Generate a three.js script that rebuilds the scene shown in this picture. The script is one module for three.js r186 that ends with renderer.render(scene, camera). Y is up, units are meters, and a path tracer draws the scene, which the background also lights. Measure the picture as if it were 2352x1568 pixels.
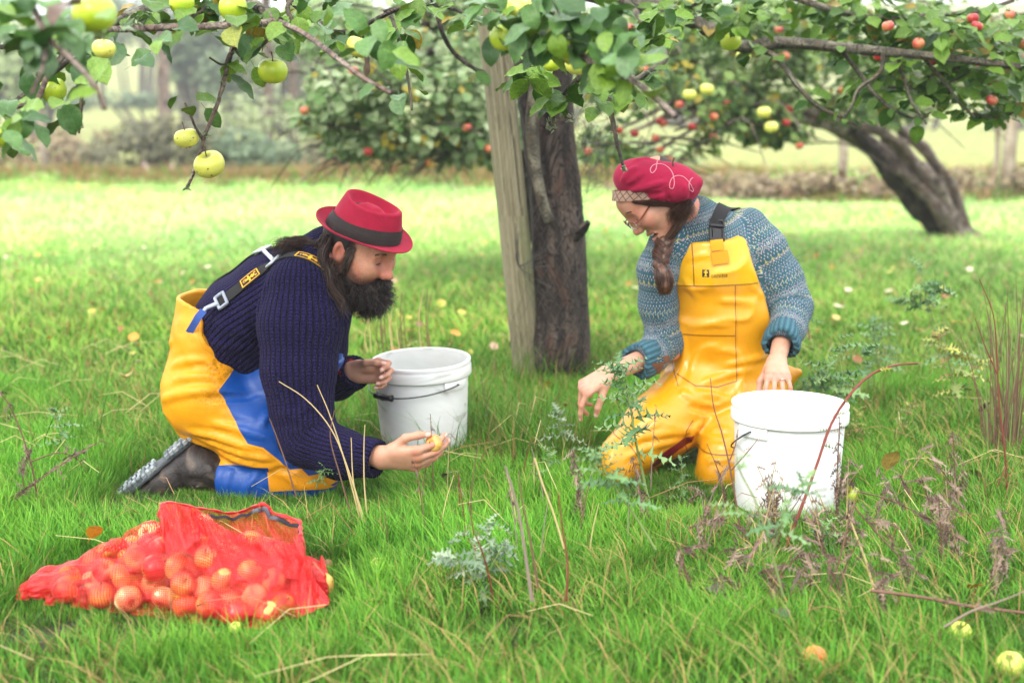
import * as THREE from 'three';
import { mergeGeometries, mergeVertices } from 'three/addons/utils/BufferGeometryUtils.js';

// ---------------------------------------------------------------- camera, sky, sun, exposure
const scene = new THREE.Scene();
const renderer = new THREE.WebGLRenderer({ antialias: true });
renderer.setSize(1024, 682);
renderer.toneMapping = THREE.LinearToneMapping;
renderer.toneMappingExposure = 2.4;
renderer.shadowMap.enabled = true;
const CAM_H = 1.09, PITCH = 9.5 * Math.PI / 180, FPX = 3267;
const camera = new THREE.PerspectiveCamera(2 * Math.atan(784 / FPX) * 180 / Math.PI, 1024 / 682, 0.05, 1500);
camera.position.set(0, CAM_H, 0);
camera.rotation.x = -PITCH;
camera.focus = 3.7;
camera.userData.fStop = 2.3;
scene.add(camera);
{
  const w = 128, h = 64, data = new Float32Array(w * h * 4);
  for (let y = 0; y < h; y++) {
    const el = ((y + 0.5) / h - 0.5) * Math.PI, s = Math.max(0, Math.sin(el));
    const L = y < h / 2 ? 0.35 : 0.98 + 0.45 * s;
    for (let x = 0; x < w; x++) {
      const i = (y * w + x) * 4, drift = 1 + 0.05 * Math.sin(x / w * Math.PI * 4 + s * 5) * s;
      data[i] = L * 0.98 * drift; data[i + 1] = L * 1.0 * drift; data[i + 2] = L * 1.04 * drift; data[i + 3] = 1;
    }
  }
  const sky = new THREE.DataTexture(data, w, h, THREE.RGBAFormat, THREE.FloatType);
  sky.mapping = THREE.EquirectangularReflectionMapping;
  sky.magFilter = THREE.LinearFilter; sky.needsUpdate = true;
  scene.background = sky; scene.environment = sky;
  scene.fog = new THREE.FogExp2(0xf4f6f8, 0.0022);
}
const sun = new THREE.DirectionalLight(0xfff3e2, 1.3);
sun.name = 'sun';
sun.position.set(-6, 11, 5); sun.target.position.set(0, 0, -6);
sun.castShadow = true; sun.shadow.radius = 45;
Object.assign(sun.shadow.camera, { left: -20, right: 20, top: 20, bottom: -20, near: 0.5, far: 60 });
sun.shadow.mapSize.set(2048, 2048);
scene.add(sun, sun.target);
// ---------------------------------------------------------------- helpers
const V = (x, y, z) => new THREE.Vector3(x, y, z);
const { sin, cos, PI, abs, min, max, sqrt, exp, floor, atan2, hypot, pow } = Math;
const clamp = (x, a, b) => x < a ? a : x > b ? b : x, lerp = (a, b, t) => a + (b - a) * t;
const sstep = (a, b, x) => { const t = clamp((x - a) / (b - a), 0, 1); return t * t * (3 - 2 * t); };
function rng(seed) { let s = seed >>> 0; return () => { s = (s + 0x6D2B79F5) >>> 0; let t = s; t = Math.imul(t ^ (t >>> 15), t | 1); t ^= t + Math.imul(t ^ (t >>> 7), t | 61); return ((t ^ (t >>> 14)) >>> 0) / 4294967296; }; }
function hash3(x, y, z) { let h = Math.imul(x, 374761393) + Math.imul(y, 668265263) + Math.imul(z, 2147483647 ^ 0x5bd1e995); h = Math.imul(h ^ (h >>> 13), 1274126177); return ((h ^ (h >>> 16)) >>> 0) / 4294967296; }
function noise3(x, y, z) {
  const X = floor(x), Y = floor(y), Z = floor(z); x -= X; y -= Y; z -= Z;
  const u = x * x * (3 - 2 * x), v = y * y * (3 - 2 * y), w = z * z * (3 - 2 * z);
  const c = (i, j, k) => hash3(X + i, Y + j, Z + k);
  return lerp(lerp(lerp(c(0, 0, 0), c(1, 0, 0), u), lerp(c(0, 1, 0), c(1, 1, 0), u), v), lerp(lerp(c(0, 0, 1), c(1, 0, 1), u), lerp(c(0, 1, 1), c(1, 1, 1), u), v), w) * 2 - 1;
}
const fbm = (x, y, z, o = 3) => { let s = 0, a = 0.5; for (let i = 0; i < o; i++) { s += a * noise3(x, y, z); x = x * 2.03 + 7.1; y = y * 2.03 + 3.7; z = z * 2.03 + 1.3; a *= 0.5; } return s; };

// a direction of the photograph (its pixels at 2352 x 1568) and a distance from the photographer -> a point of the orchard
const CP = cos(PITCH), SP = sin(PITCH);
function W(px, py, d) { const a = (px - 1176) / FPX, b = -(py - 784) / FPX, t = d / (CP + b * SP); return [a * t, CAM_H + t * (-SP + b * CP), -d]; }
function G(px, py, y = 0) { const a = (px - 1176) / FPX, b = -(py - 784) / FPX, t = (CAM_H - y) / (SP - b * CP); return [a * t, y, -t * (CP + b * SP)]; }
const add = (a, b) => [a[0] + b[0], a[1] + b[1], a[2] + b[2]], sub = (a, b) => [a[0] - b[0], a[1] - b[1], a[2] - b[2]], mul = (a, s) => [a[0] * s, a[1] * s, a[2] * s];
const dot = (a, b) => a[0] * b[0] + a[1] * b[1] + a[2] * b[2], len = (a) => hypot(a[0], a[1], a[2]), nrm = (a) => mul(a, 1 / (len(a) || 1)), cross = (a, b) => [a[1] * b[2] - a[2] * b[1], a[2] * b[0] - a[0] * b[2], a[0] * b[1] - a[1] * b[0]];
const mix3 = (a, b, t) => [lerp(a[0], b[0], t), lerp(a[1], b[1], t), lerp(a[2], b[2], t)];
const S = (r, g, b) => { const f = (c) => (c /= 255) <= 0.04045 ? c / 12.92 : pow((c + 0.055) / 1.055, 2.4); return [f(r), f(g), f(b)]; };   // sRGB 0..255 -> linear
const C = (r, g, b) => new THREE.Color().setRGB(...S(r, g, b));

// ---- naming, tagging
const taken = new Map();
function numbered(name) { const n = taken.get(name) ?? 0; taken.set(name, n + 1); return n ? name + '_' + String(n).padStart(3, '0') : name; }
function tag(o, label, category, group, kind) { if (label) o.userData.label = label; if (category) o.userData.category = category; if (group) o.userData.group = group; if (kind) o.userData.kind = kind; return o; }
function thing(name, label, category, pos = [0, 0, 0], group) { const o = new THREE.Group(); o.name = numbered(name); o.position.set(...pos); scene.add(o); return tag(o, label, category, group); }
function part(name, geo, mat, parent, label) { const m = new THREE.Mesh(geo, mat); m.name = name; m.castShadow = m.receiveShadow = true; parent.add(m); if (label) m.userData.label = label; return m; }
function solo(name, geo, mat, label, category, group, kind) { const m = new THREE.Mesh(geo, mat); m.name = numbered(name); m.castShadow = m.receiveShadow = true; scene.add(m); return tag(m, label, category, group, kind); }
function shifted(geo, p) { return geo.translate(-p[0], -p[1], -p[2]); }   // geometry built in the orchard's axes, for a thing whose base is at p

// ---- raw geometry
function geo(pos, idx, { uv, col, nor } = {}) {
  const g = new THREE.BufferGeometry();
  g.setAttribute('position', new THREE.BufferAttribute(pos instanceof Float32Array ? pos : new Float32Array(pos), 3));
  if (idx) g.setIndex(new THREE.BufferAttribute(idx instanceof Uint32Array ? idx : new Uint32Array(idx), 1));
  if (uv) g.setAttribute('uv', new THREE.BufferAttribute(new Float32Array(uv), 2));
  if (col) g.setAttribute('color', new THREE.BufferAttribute(new Float32Array(col), 3));
  if (nor) g.setAttribute('normal', new THREE.BufferAttribute(new Float32Array(nor), 3)); else g.computeVertexNormals();
  return g;
}
class Bag {   // collects plain triangles with uv and colour for one mesh
  constructor() { this.p = []; this.i = []; this.u = []; this.c = []; }
  v(p, u = 0, w = 0, c = [1, 1, 1]) { this.p.push(p[0], p[1], p[2]); this.u.push(u, w); this.c.push(c[0], c[1], c[2]); return this.p.length / 3 - 1; }
  t(a, b, c) { this.i.push(a, b, c); }
  q(a, b, c, d) { this.i.push(a, b, c, a, c, d); }
  build() { return geo(this.p, this.i, { uv: this.u, col: this.c }); }
  tube(pts, rad, n = 6, { col, closed = true, flat = 1, vary = 0, seed = 1, vscale = 1 } = {}) {
    const rings = [], T = pts.map((p, i) => nrm(sub(pts[min(i + 1, pts.length - 1)], pts[max(i - 1, 0)])));
    let N = nrm(cross(T[0], abs(T[0][1]) < 0.9 ? [0, 1, 0] : [1, 0, 0])), L = 0;
    for (let i = 0; i < pts.length; i++) {
      N = nrm(sub(N, mul(T[i], dot(N, T[i])))); const B = cross(T[i], N), r = typeof rad === 'number' ? rad : rad[i];
      if (i) L += len(sub(pts[i], pts[i - 1]));
      const ring = [], cc = typeof col === 'function' ? col(i / (pts.length - 1)) : col ?? [1, 1, 1];
      for (let k = 0; k <= n; k++) {
        const kk = k % n, a = kk / n * 2 * PI, q = vary ? 1 + vary * noise3(cos(a) * 1.7 + seed * 9.1, sin(a) * 1.7, L / max(r, 0.004) * 0.35 + seed) : 1;
        ring.push(this.v(add(pts[i], add(mul(N, cos(a) * r * q), mul(B, sin(a) * r * q * flat))), k / n * max(1, Math.round(2 * PI * r * vscale * 10)) / 10, L * vscale, cc));
      }
      rings.push(ring);
    }
    for (let i = 0; i + 1 < rings.length; i++) for (let k = 0; k < n; k++) this.q(rings[i][k], rings[i][k + 1], rings[i + 1][k + 1], rings[i + 1][k]);
    if (closed) for (const [e, s] of [[0, 1], [rings.length - 1, -1]]) {
      const c = this.v(pts[e], 0.5, 0, typeof col === 'function' ? col(e ? 1 : 0) : col ?? [1, 1, 1]);
      for (let k = 0; k < n; k++) s > 0 ? this.t(c, rings[e][k + 1], rings[e][k]) : this.t(c, rings[e][k], rings[e][k + 1]);
    }
    return this;
  }
}
function spline(pts, n) { const c = new THREE.CatmullRomCurve3(pts.map((p) => V(...p)), false, 'centripetal'), o = []; for (let i = 0; i <= n; i++) o.push(c.getPoint(i / n).toArray()); return o; }
function gridGeo(fn, nu, nv, { closeU = false, color } = {}) {   // fn(u, v) -> point; uv = (u, v)
  const p = [], uv = [], col = [], idx = [];
  for (let j = 0; j <= nv; j++) for (let i = 0; i <= nu; i++) { const u = i / nu, v = j / nv; p.push(...fn(closeU && i === nu ? 0 : u, v)); uv.push(u, v); if (color) col.push(...color(u, v)); }
  for (let j = 0; j < nv; j++) for (let i = 0; i < nu; i++) { const a = j * (nu + 1) + i; idx.push(a, a + 1, a + nu + 2, a, a + nu + 2, a + nu + 1); }
  const g = geo(p, idx, { uv, col: color ? col : undefined });
  if (closeU) { const n = g.attributes.normal; for (let j = 0; j <= nv; j++) { const a = j * (nu + 1), b = a + nu, x = n.getX(a) + n.getX(b), y = n.getY(a) + n.getY(b), z = n.getZ(a) + n.getZ(b), l = hypot(x, y, z) || 1; n.setXYZ(a, x / l, y / l, z / l); n.setXYZ(b, x / l, y / l, z / l); } }
  return g;
}

// ---- distance fields
const smin = (a, b, k) => { const h = max(k - abs(a - b), 0) / k; return min(a, b) - h * h * k * 0.25; };
const smax = (a, b, k) => -smin(-a, -b, k);
function cone(a, b, ra, rb, wide = 1, axis) {   // tapered capsule; wide > 1 stretches it along axis
  const bx = b[0] - a[0], by = b[1] - a[1], bz = b[2] - a[2], L2 = bx * bx + by * by + bz * bz || 1e-9, ax = axis && nrm(axis), s = 1 / wide - 1;
  return (x, y, z) => {
    let px = x - a[0], py = y - a[1], pz = z - a[2]; const t = clamp((px * bx + py * by + pz * bz) / L2, 0, 1);
    px -= bx * t; py -= by * t; pz -= bz * t;
    if (ax) { const k = (px * ax[0] + py * ax[1] + pz * ax[2]) * s; px += ax[0] * k; py += ax[1] * k; pz += ax[2] * k; }
    return sqrt(px * px + py * py + pz * pz) - ra - (rb - ra) * t;
  };
}
const ball = (c, r) => (x, y, z) => hypot(x - c[0], y - c[1], z - c[2]) - r;
function egg(c, r, F, U) {   // ellipsoid with radii r along F, U, F x U
  const R = F ? cross(F, U) : [0, 0, 1]; F = F ?? [1, 0, 0]; U = U ?? [0, 1, 0];
  return (x, y, z) => { x -= c[0]; y -= c[1]; z -= c[2]; const a = (x * F[0] + y * F[1] + z * F[2]) / r[0], b = (x * U[0] + y * U[1] + z * U[2]) / r[1], d = (x * R[0] + y * R[1] + z * R[2]) / r[2], k = hypot(a, b, d), g = hypot(a / r[0], b / r[1], d / r[2]); return g < 1e-9 ? -min(...r) : k * (k - 1) / g; };
}
const join = (fs, k) => (x, y, z) => { let d = fs[0](x, y, z); for (let i = 1; i < fs.length; i++) d = smin(d, fs[i](x, y, z), k); return d; };
const halfspace = (p, n) => { n = nrm(n); const c = dot(p, n); return (x, y, z) => x * n[0] + y * n[1] + z * n[2] - c; };   // negative behind the plane
const chain = (pts, rs, k, wide, axis) => join(pts.slice(1).map((p, i) => cone(pts[i], p, rs[i], rs[i + 1], wide, axis)), k);
function poly2(pts) {   // signed distance to a polygon in two coordinates, negative inside
  return (x, y) => {
    let d = 1e9, s = 1;
    for (let i = 0, j = pts.length - 1; i < pts.length; j = i++) {
      const ex = pts[j][0] - pts[i][0], ey = pts[j][1] - pts[i][1], wx = x - pts[i][0], wy = y - pts[i][1], t = clamp((wx * ex + wy * ey) / (ex * ex + ey * ey || 1e-12), 0, 1), bx = wx - ex * t, by = wy - ey * t;
      d = min(d, bx * bx + by * by);
      const c1 = y >= pts[i][1], c2 = y < pts[j][1], c3 = ex * wy > ey * wx;
      if ((c1 && c2 && c3) || (!c1 && !c2 && !c3)) s = -s;
    }
    return s * sqrt(d);
  };
}
function meshField(f, lo, hi, h) {   // surface nets; returns { pos, idx }
  const n = [0, 1, 2].map((k) => Math.ceil((hi[k] - lo[k]) / h / 4) * 4 + 1), [nx, ny, nz] = n, val = new Float32Array(nx * ny * nz).fill(NaN), at = (i, j, k) => i + nx * (j + ny * k);
  const B = 4, reach = B * h * 0.87 * 2.4 + h;
  for (let k = 0; k < nz - 1; k += B) for (let j = 0; j < ny - 1; j += B) for (let i = 0; i < nx - 1; i += B) {
    const c = f(lo[0] + (i + 2) * h, lo[1] + (j + 2) * h, lo[2] + (k + 2) * h), far = abs(c) > reach;
    for (let c2 = 0; c2 <= B; c2++) for (let b = 0; b <= B; b++) for (let a = 0; a <= B; a++) {
      const q = at(i + a, j + b, k + c2);
      if (!far) { if (!(val[q] === val[q]) || abs(val[q]) > 1e3) val[q] = f(lo[0] + (i + a) * h, lo[1] + (j + b) * h, lo[2] + (k + c2) * h); }
      else if (!(val[q] === val[q])) val[q] = c > 0 ? 1e4 : -1e4;
    }
  }
  const id = new Int32Array(nx * ny * nz).fill(-1), pos = [], idx = [];
  const E = [[0, 1], [2, 3], [4, 5], [6, 7], [0, 2], [1, 3], [4, 6], [5, 7], [0, 4], [1, 5], [2, 6], [3, 7]], v = new Float64Array(8);
  for (let k = 0; k < nz - 1; k++) for (let j = 0; j < ny - 1; j++) for (let i = 0; i < nx - 1; i++) {
    let m = 0; const q = at(i, j, k);
    for (let c = 0; c < 8; c++) { v[c] = val[q + (c & 1) + nx * ((c >> 1) & 1) + nx * ny * (c >> 2)]; if (v[c] < 0) m |= 1 << c; }
    if (m === 0 || m === 255) continue;
    let x = 0, y = 0, z = 0, e = 0;
    for (const [a, b] of E) if ((v[a] < 0) !== (v[b] < 0)) { const t = clamp(v[a] / (v[a] - v[b]), 0.02, 0.98); x += lerp(a & 1, b & 1, t); y += lerp((a >> 1) & 1, (b >> 1) & 1, t); z += lerp(a >> 2, b >> 2, t); e++; }
    id[q] = pos.length / 3; pos.push(lo[0] + (i + x / e) * h, lo[1] + (j + y / e) * h, lo[2] + (k + z / e) * h);
  }
  const quad = (a, b, c, d, flip) => { if (a < 0 || b < 0 || c < 0 || d < 0) return; flip ? idx.push(a, c, b, a, d, c) : idx.push(a, b, c, a, c, d); };
  for (let k = 1; k < nz - 1; k++) for (let j = 1; j < ny - 1; j++) for (let i = 1; i < nx - 1; i++) {
    const q = at(i, j, k), s = val[q] < 0;
    if (s !== (val[q + 1] < 0)) quad(id[q - nx - nx * ny], id[q - nx * ny], id[q], id[q - nx], !s);
    if (s !== (val[q + nx] < 0)) quad(id[q - 1 - nx * ny], id[q - nx * ny], id[q], id[q - 1], s);
    if (s !== (val[q + nx * ny] < 0)) quad(id[q - 1 - nx], id[q - nx], id[q], id[q - 1], !s);
  }
  return { pos: new Float32Array(pos), idx: new Uint32Array(idx) };
}
function fieldGeo(f, lo, hi, h, { color, uv } = {}) {
  const { pos, idx } = meshField(f, lo, hi, h), n = pos.length / 3, col = color ? new Float32Array(n * 3) : undefined, u = uv ? new Float32Array(n * 2) : undefined;
  const g = geo(pos, idx), N = g.attributes.normal.array;
  for (let i = 0; i < n; i++) {
    const p = [pos[i * 3], pos[i * 3 + 1], pos[i * 3 + 2]];
    if (col) col.set(color(p, [N[i * 3], N[i * 3 + 1], N[i * 3 + 2]]), i * 3);
    if (u) u.set(uv(p), i * 2);
  }
  if (col) g.setAttribute('color', new THREE.BufferAttribute(col, 3));
  if (u) g.setAttribute('uv', new THREE.BufferAttribute(u, 2));
  return g;
}
// a knitted garment: each chart is a limb's axis; u runs round it (turns), v along it (metres)
function chartUV(g, charts) {
  const prep = charts.map((c) => {
    const pts = spline(c.axis, 24), T = pts.map((p, i) => nrm(sub(pts[min(i + 1, 24)], pts[max(i - 1, 0)]))), N = [], Lc = [0];
    let n = c.ref ?? [0, 0, 1];
    for (let i = 0; i <= 24; i++) { n = nrm(sub(n, mul(T[i], dot(n, T[i])))); N.push(n); if (i) Lc.push(Lc[i - 1] + len(sub(pts[i], pts[i - 1]))); }
    return { ...c, pts, T, N, Lc };
  });
  const locate = (c, p) => {
    let best = 1e9, bi = 0, bt = 0;
    for (let i = 0; i < 24; i++) { const a = c.pts[i], d = sub(c.pts[i + 1], a), t = clamp(dot(sub(p, a), d) / dot(d, d), i === 0 ? -9 : 0, i === 23 ? 9 : 1), q = sub(p, add(a, mul(d, t))), l = dot(q, q); if (l < best) { best = l; bi = i; bt = t; } }
    const o = sub(p, mix3(c.pts[bi], c.pts[bi + 1], bt)), tn = nrm(mix3(c.T[bi], c.T[bi + 1], clamp(bt, 0, 1))), nn = nrm(mix3(c.N[bi], c.N[bi + 1], clamp(bt, 0, 1))), b = cross(tn, nn);
    return [atan2(dot(o, b), dot(o, nn)) / (2 * PI), lerp(c.Lc[bi], c.Lc[bi + 1], bt)];
  };
  const P = g.attributes.position, I = g.index.array, Nn = g.attributes.normal, key = new Map(), np = [], nn = [], nu = [], ni = [], cache = new Map();
  for (let t = 0; t < I.length; t += 3) {
    const p = [0, 1, 2].map((k) => [P.getX(I[t + k]), P.getY(I[t + k]), P.getZ(I[t + k])]), m = mul(add(add(p[0], p[1]), p[2]), 1 / 3);
    let w = 0, bd = 1e9; prep.forEach((c, i) => { const d = c.field(...m); if (d < bd) { bd = d; w = i; } });
    const c = prep[w], um = locate(c, m)[0];
    for (let k = 0; k < 3; k++) {
      const ck = I[t + k] * 8 + w; let uv = cache.get(ck); if (!uv) cache.set(ck, uv = locate(c, p[k]));
      const turn = Math.round(um - uv[0]), id = ck + ':' + turn; let v = key.get(id);
      if (v === undefined) { v = np.length / 3; key.set(id, v); np.push(...p[k]); nn.push(Nn.getX(I[t + k]), Nn.getY(I[t + k]), Nn.getZ(I[t + k])); nu.push((uv[0] + turn) * c.around + (c.u0 ?? 0), uv[1] * c.along + (c.v0 ?? 0)); }
      ni.push(v);
    }
  }
  return geo(np, ni, { uv: nu, nor: nn });
}
// folds of cloth: ridges along lines laid on the surface of a field; positive height stands out
const fold = (a, b, w, h) => ({ a, b, w, h });
function gradAt(F, q, e = 0.005) { return nrm([F(q[0] + e, q[1], q[2]) - F(q[0] - e, q[1], q[2]), F(q[0], q[1] + e, q[2]) - F(q[0], q[1] - e, q[2]), F(q[0], q[1], q[2] + e) - F(q[0], q[1], q[2] - e)]); }
function onSurface(F, p, off = 0, steps = 10) { let q = p.slice(); for (let i = 0; i < steps; i++) { const d = F(...q) - off; if (abs(d) < 2e-4) break; q = sub(q, mul(gradAt(F, q), 0.85 * d)); } return q; }
function foldSum(folds, field) {
  const F = folds.map((f) => {
    const n = 5, pts = []; for (let i = 0; i <= n; i++) { const p = mix3(f.a, f.b, i / n); p[1] += 0.006 * sin(i / n * PI) * (f.h > 0 ? 1 : -1); pts.push(field ? onSurface(field, p) : p); }
    const c = mul(add(pts[0], pts[n]), 0.5), R = max(...pts.map((p) => len(sub(p, c)))) + f.w * 2.6, seg = pts.slice(1).map((p, i) => { const d = sub(p, pts[i]); return { a: pts[i], d, l2: dot(d, d) || 1e-9 }; });
    return { c, R2: R * R, seg, w2: f.w * f.w, h: f.h, n, reach: (f.w * 2.6) ** 2 };
  });
  return (x, y, z) => {
    let s = 0;
    for (const f of F) {
      const ux = x - f.c[0], uy = y - f.c[1], uz = z - f.c[2]; if (ux * ux + uy * uy + uz * uz > f.R2) continue;
      let q = 1e9, t = 0;
      for (let i = 0; i < f.n; i++) { const g = f.seg[i], px = x - g.a[0], py = y - g.a[1], pz = z - g.a[2], k = clamp((px * g.d[0] + py * g.d[1] + pz * g.d[2]) / g.l2, 0, 1), qx = px - g.d[0] * k, qy = py - g.d[1] * k, qz = pz - g.d[2] * k, d = qx * qx + qy * qy + qz * qz; if (d < q) { q = d; t = (i + k) / f.n; } }
      if (q > f.reach) continue;
      const e = q / f.w2; s += f.h * (1 - 0.8 * e) * exp(-e) * sstep(0, 0.3, t) * (1 - sstep(0.7, 1, t));
    }
    return s;
  };
}

const crease = (x, y, z, f) => { const w = 0.35 * noise3(x * f * 0.6, y * f * 0.6, z * f * 0.6), r = 1 - abs(noise3(x * f + w, y * f * 1.3 + w, z * f)) * 2.2; return r > 0 ? r * r : 0; };   // sharp ridges of stiff cloth
// ---- textures
function canvasTex(w, h, draw, { srgb = true, repeat = true } = {}) {
  const c = document.createElement('canvas'); c.width = w; c.height = h; draw(c.getContext('2d'), w, h);
  const t = new THREE.CanvasTexture(c); if (srgb) t.colorSpace = THREE.SRGBColorSpace;
  t.wrapS = t.wrapT = repeat ? THREE.RepeatWrapping : THREE.ClampToEdgeWrapping; return t;
}
function dataTex(w, h, fn, { srgb = false, repeat = true } = {}) {   // fn(u, v) -> [r, g, b] 0..255
  const d = new Uint8Array(w * h * 4);
  for (let y = 0; y < h; y++) for (let x = 0; x < w; x++) { const c = fn((x + 0.5) / w, (y + 0.5) / h); d.set([clamp(c[0], 0, 255), clamp(c[1], 0, 255), clamp(c[2], 0, 255), 255], (y * w + x) * 4); }
  const t = new THREE.DataTexture(d, w, h); t.magFilter = t.minFilter = THREE.LinearFilter; if (srgb) t.colorSpace = THREE.SRGBColorSpace;
  t.wrapS = t.wrapT = repeat ? THREE.RepeatWrapping : THREE.ClampToEdgeWrapping; t.needsUpdate = true; return t;
}
const tileN = (u, v, f, s = 0) => { const a = u * 2 * PI, b = v * 2 * PI, r = f / (2 * PI); return noise3(cos(a) * r + 50 + s, sin(a) * r + cos(b) * r * 1.3 + 20, sin(b) * r * 1.3 + 70 + s); };   // tiles in u and v
const std = (o) => new THREE.MeshStandardMaterial(o), phys = (o) => new THREE.MeshPhysicalMaterial(o);
// ---------------------------------------------------------------- people: hands and heads
// frame: {o, x, y, z}: x to the fingers, y out of the back of the hand, z to the thumb's side
function handFrame(o, x, y) { x = nrm(x); y = nrm(sub(y, mul(x, dot(x, y)))); return { o, x, y, z: cross(x, y) }; }
function handField(fr, { s = 1, left = false, bend, spread = [7, 1, -5, -12], thumb, r = 0.0082 }) {
  const sg = left ? -1 : 1, P = (x, y, z) => add(fr.o, add(add(mul(fr.x, x * s), mul(fr.y, y * s)), mul(fr.z, z * s * sg)));
  const D = (x, y, z) => add(add(mul(fr.x, x), mul(fr.y, y)), mul(fr.z, z * sg));
  const base = [[0.088, 0.003, 0.030], [0.092, 0.005, 0.010], [0.088, 0.003, -0.011], [0.080, -0.001, -0.030]], L = [[0.044, 0.026, 0.021], [0.048, 0.030, 0.022], [0.044, 0.028, 0.022], [0.035, 0.021, 0.019]], k = [1, 1.02, 0.97, 0.86];
  const palm = [], fingers = [], nails = [], knuckles = [], tips = [];
  const w0 = [[0.0, 0, 0.014], [0.0, 0, 0.005], [0.0, 0, -0.006], [0.0, 0, -0.015]];
  base.forEach((b, i) => palm.push(cone(P(...w0[i]), P(b[0], b[1] - 0.003, b[2]), 0.0155 * s, (0.0118 - (i === 3 ? 0.001 : 0)) * s)));
  palm.push(cone(P(0.028, -0.008, 0.02), P(0.062, -0.012, 0.012), 0.015 * s, 0.011 * s));
  palm.push(cone(P(0.025, -0.01, -0.02), P(0.06, -0.011, -0.024), 0.013 * s, 0.011 * s));
  base.forEach((b, i) => {
    let a = 0, p = P(...b); const sp = spread[i] * PI / 180, segs = []; knuckles.push(add(p, mul(fr.y, 0.008 * s)));
    for (let q = 0; q < 3; q++) {
      a += bend[i][q] * PI / 180;
      const d = D(cos(a) * cos(sp), -sin(a), cos(a) * sin(sp)), e = add(p, mul(d, L[i][q] * s)), r0 = r * k[i] * s * [1.12, 1.0, 0.9][q], r1 = r * k[i] * s * [1.0, 0.9, 0.78][q];
      segs.push(cone(p, e, r0, r1)); if (q === 0) knuckles.push(add(e, mul(D(sin(a), cos(a), 0), 0.006 * s)));
      if (q === 2) { nails.push({ c: add(e, add(mul(D(sin(a) * 1, cos(a), 0), 0.0052 * s * k[i]), mul(d, -0.001 * s))), d, n: nrm(D(sin(a), cos(a), 0)) }); tips.push(e); }
      p = e;
    }
    fingers.push(join(segs, 0.004 * s));
  });
  const tb = P(0.024, -0.006, 0.024); let p = tb; const ts = [], tl = [0.046, 0.034, 0.026], tr = [0.0135, 0.0105, 0.0095, 0.0078];
  thumb.slice(0, 3).forEach((d0, q) => { const d = nrm(D(...d0)), e = add(p, mul(d, tl[q] * s)); ts.push(cone(p, e, tr[q] * s, tr[q + 1] * s)); if (q === 2) { const nn = nrm(D(...(thumb[3] ?? [0, 1, 0.3]))); nails.push({ c: add(e, mul(nn, 0.006 * s)), d, n: nn }); tips.push(e); } p = e; });
  const palmF = join(palm, 0.016 * s), th = join(ts, 0.006 * s), f1 = (x, y, z) => { let d = fingers[0](x, y, z); for (let i = 1; i < 4; i++) d = smin(d, fingers[i](x, y, z), 0.0022 * s); return d; };
  const field = (x, y, z) => smin(smin(palmF(x, y, z), f1(x, y, z), 0.008 * s), th(x, y, z), 0.009 * s);
  return { field, nails, knuckles, tips, P, D };
}
function headFrame(o, fwd, up, s = 1) { const x = nrm(fwd), y = nrm(sub(up, mul(x, dot(x, up)))); return { o, x, y, z: cross(x, y), s }; }
const inHead = (h, p) => add(h.o, add(add(mul(h.x, p[0] * h.s), mul(h.y, p[1] * h.s)), mul(h.z, p[2] * h.s)));
const toHead = (h, p) => { const q = sub(p, h.o); return [dot(q, h.x) / h.s, dot(q, h.y) / h.s, dot(q, h.z) / h.s]; };
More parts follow.
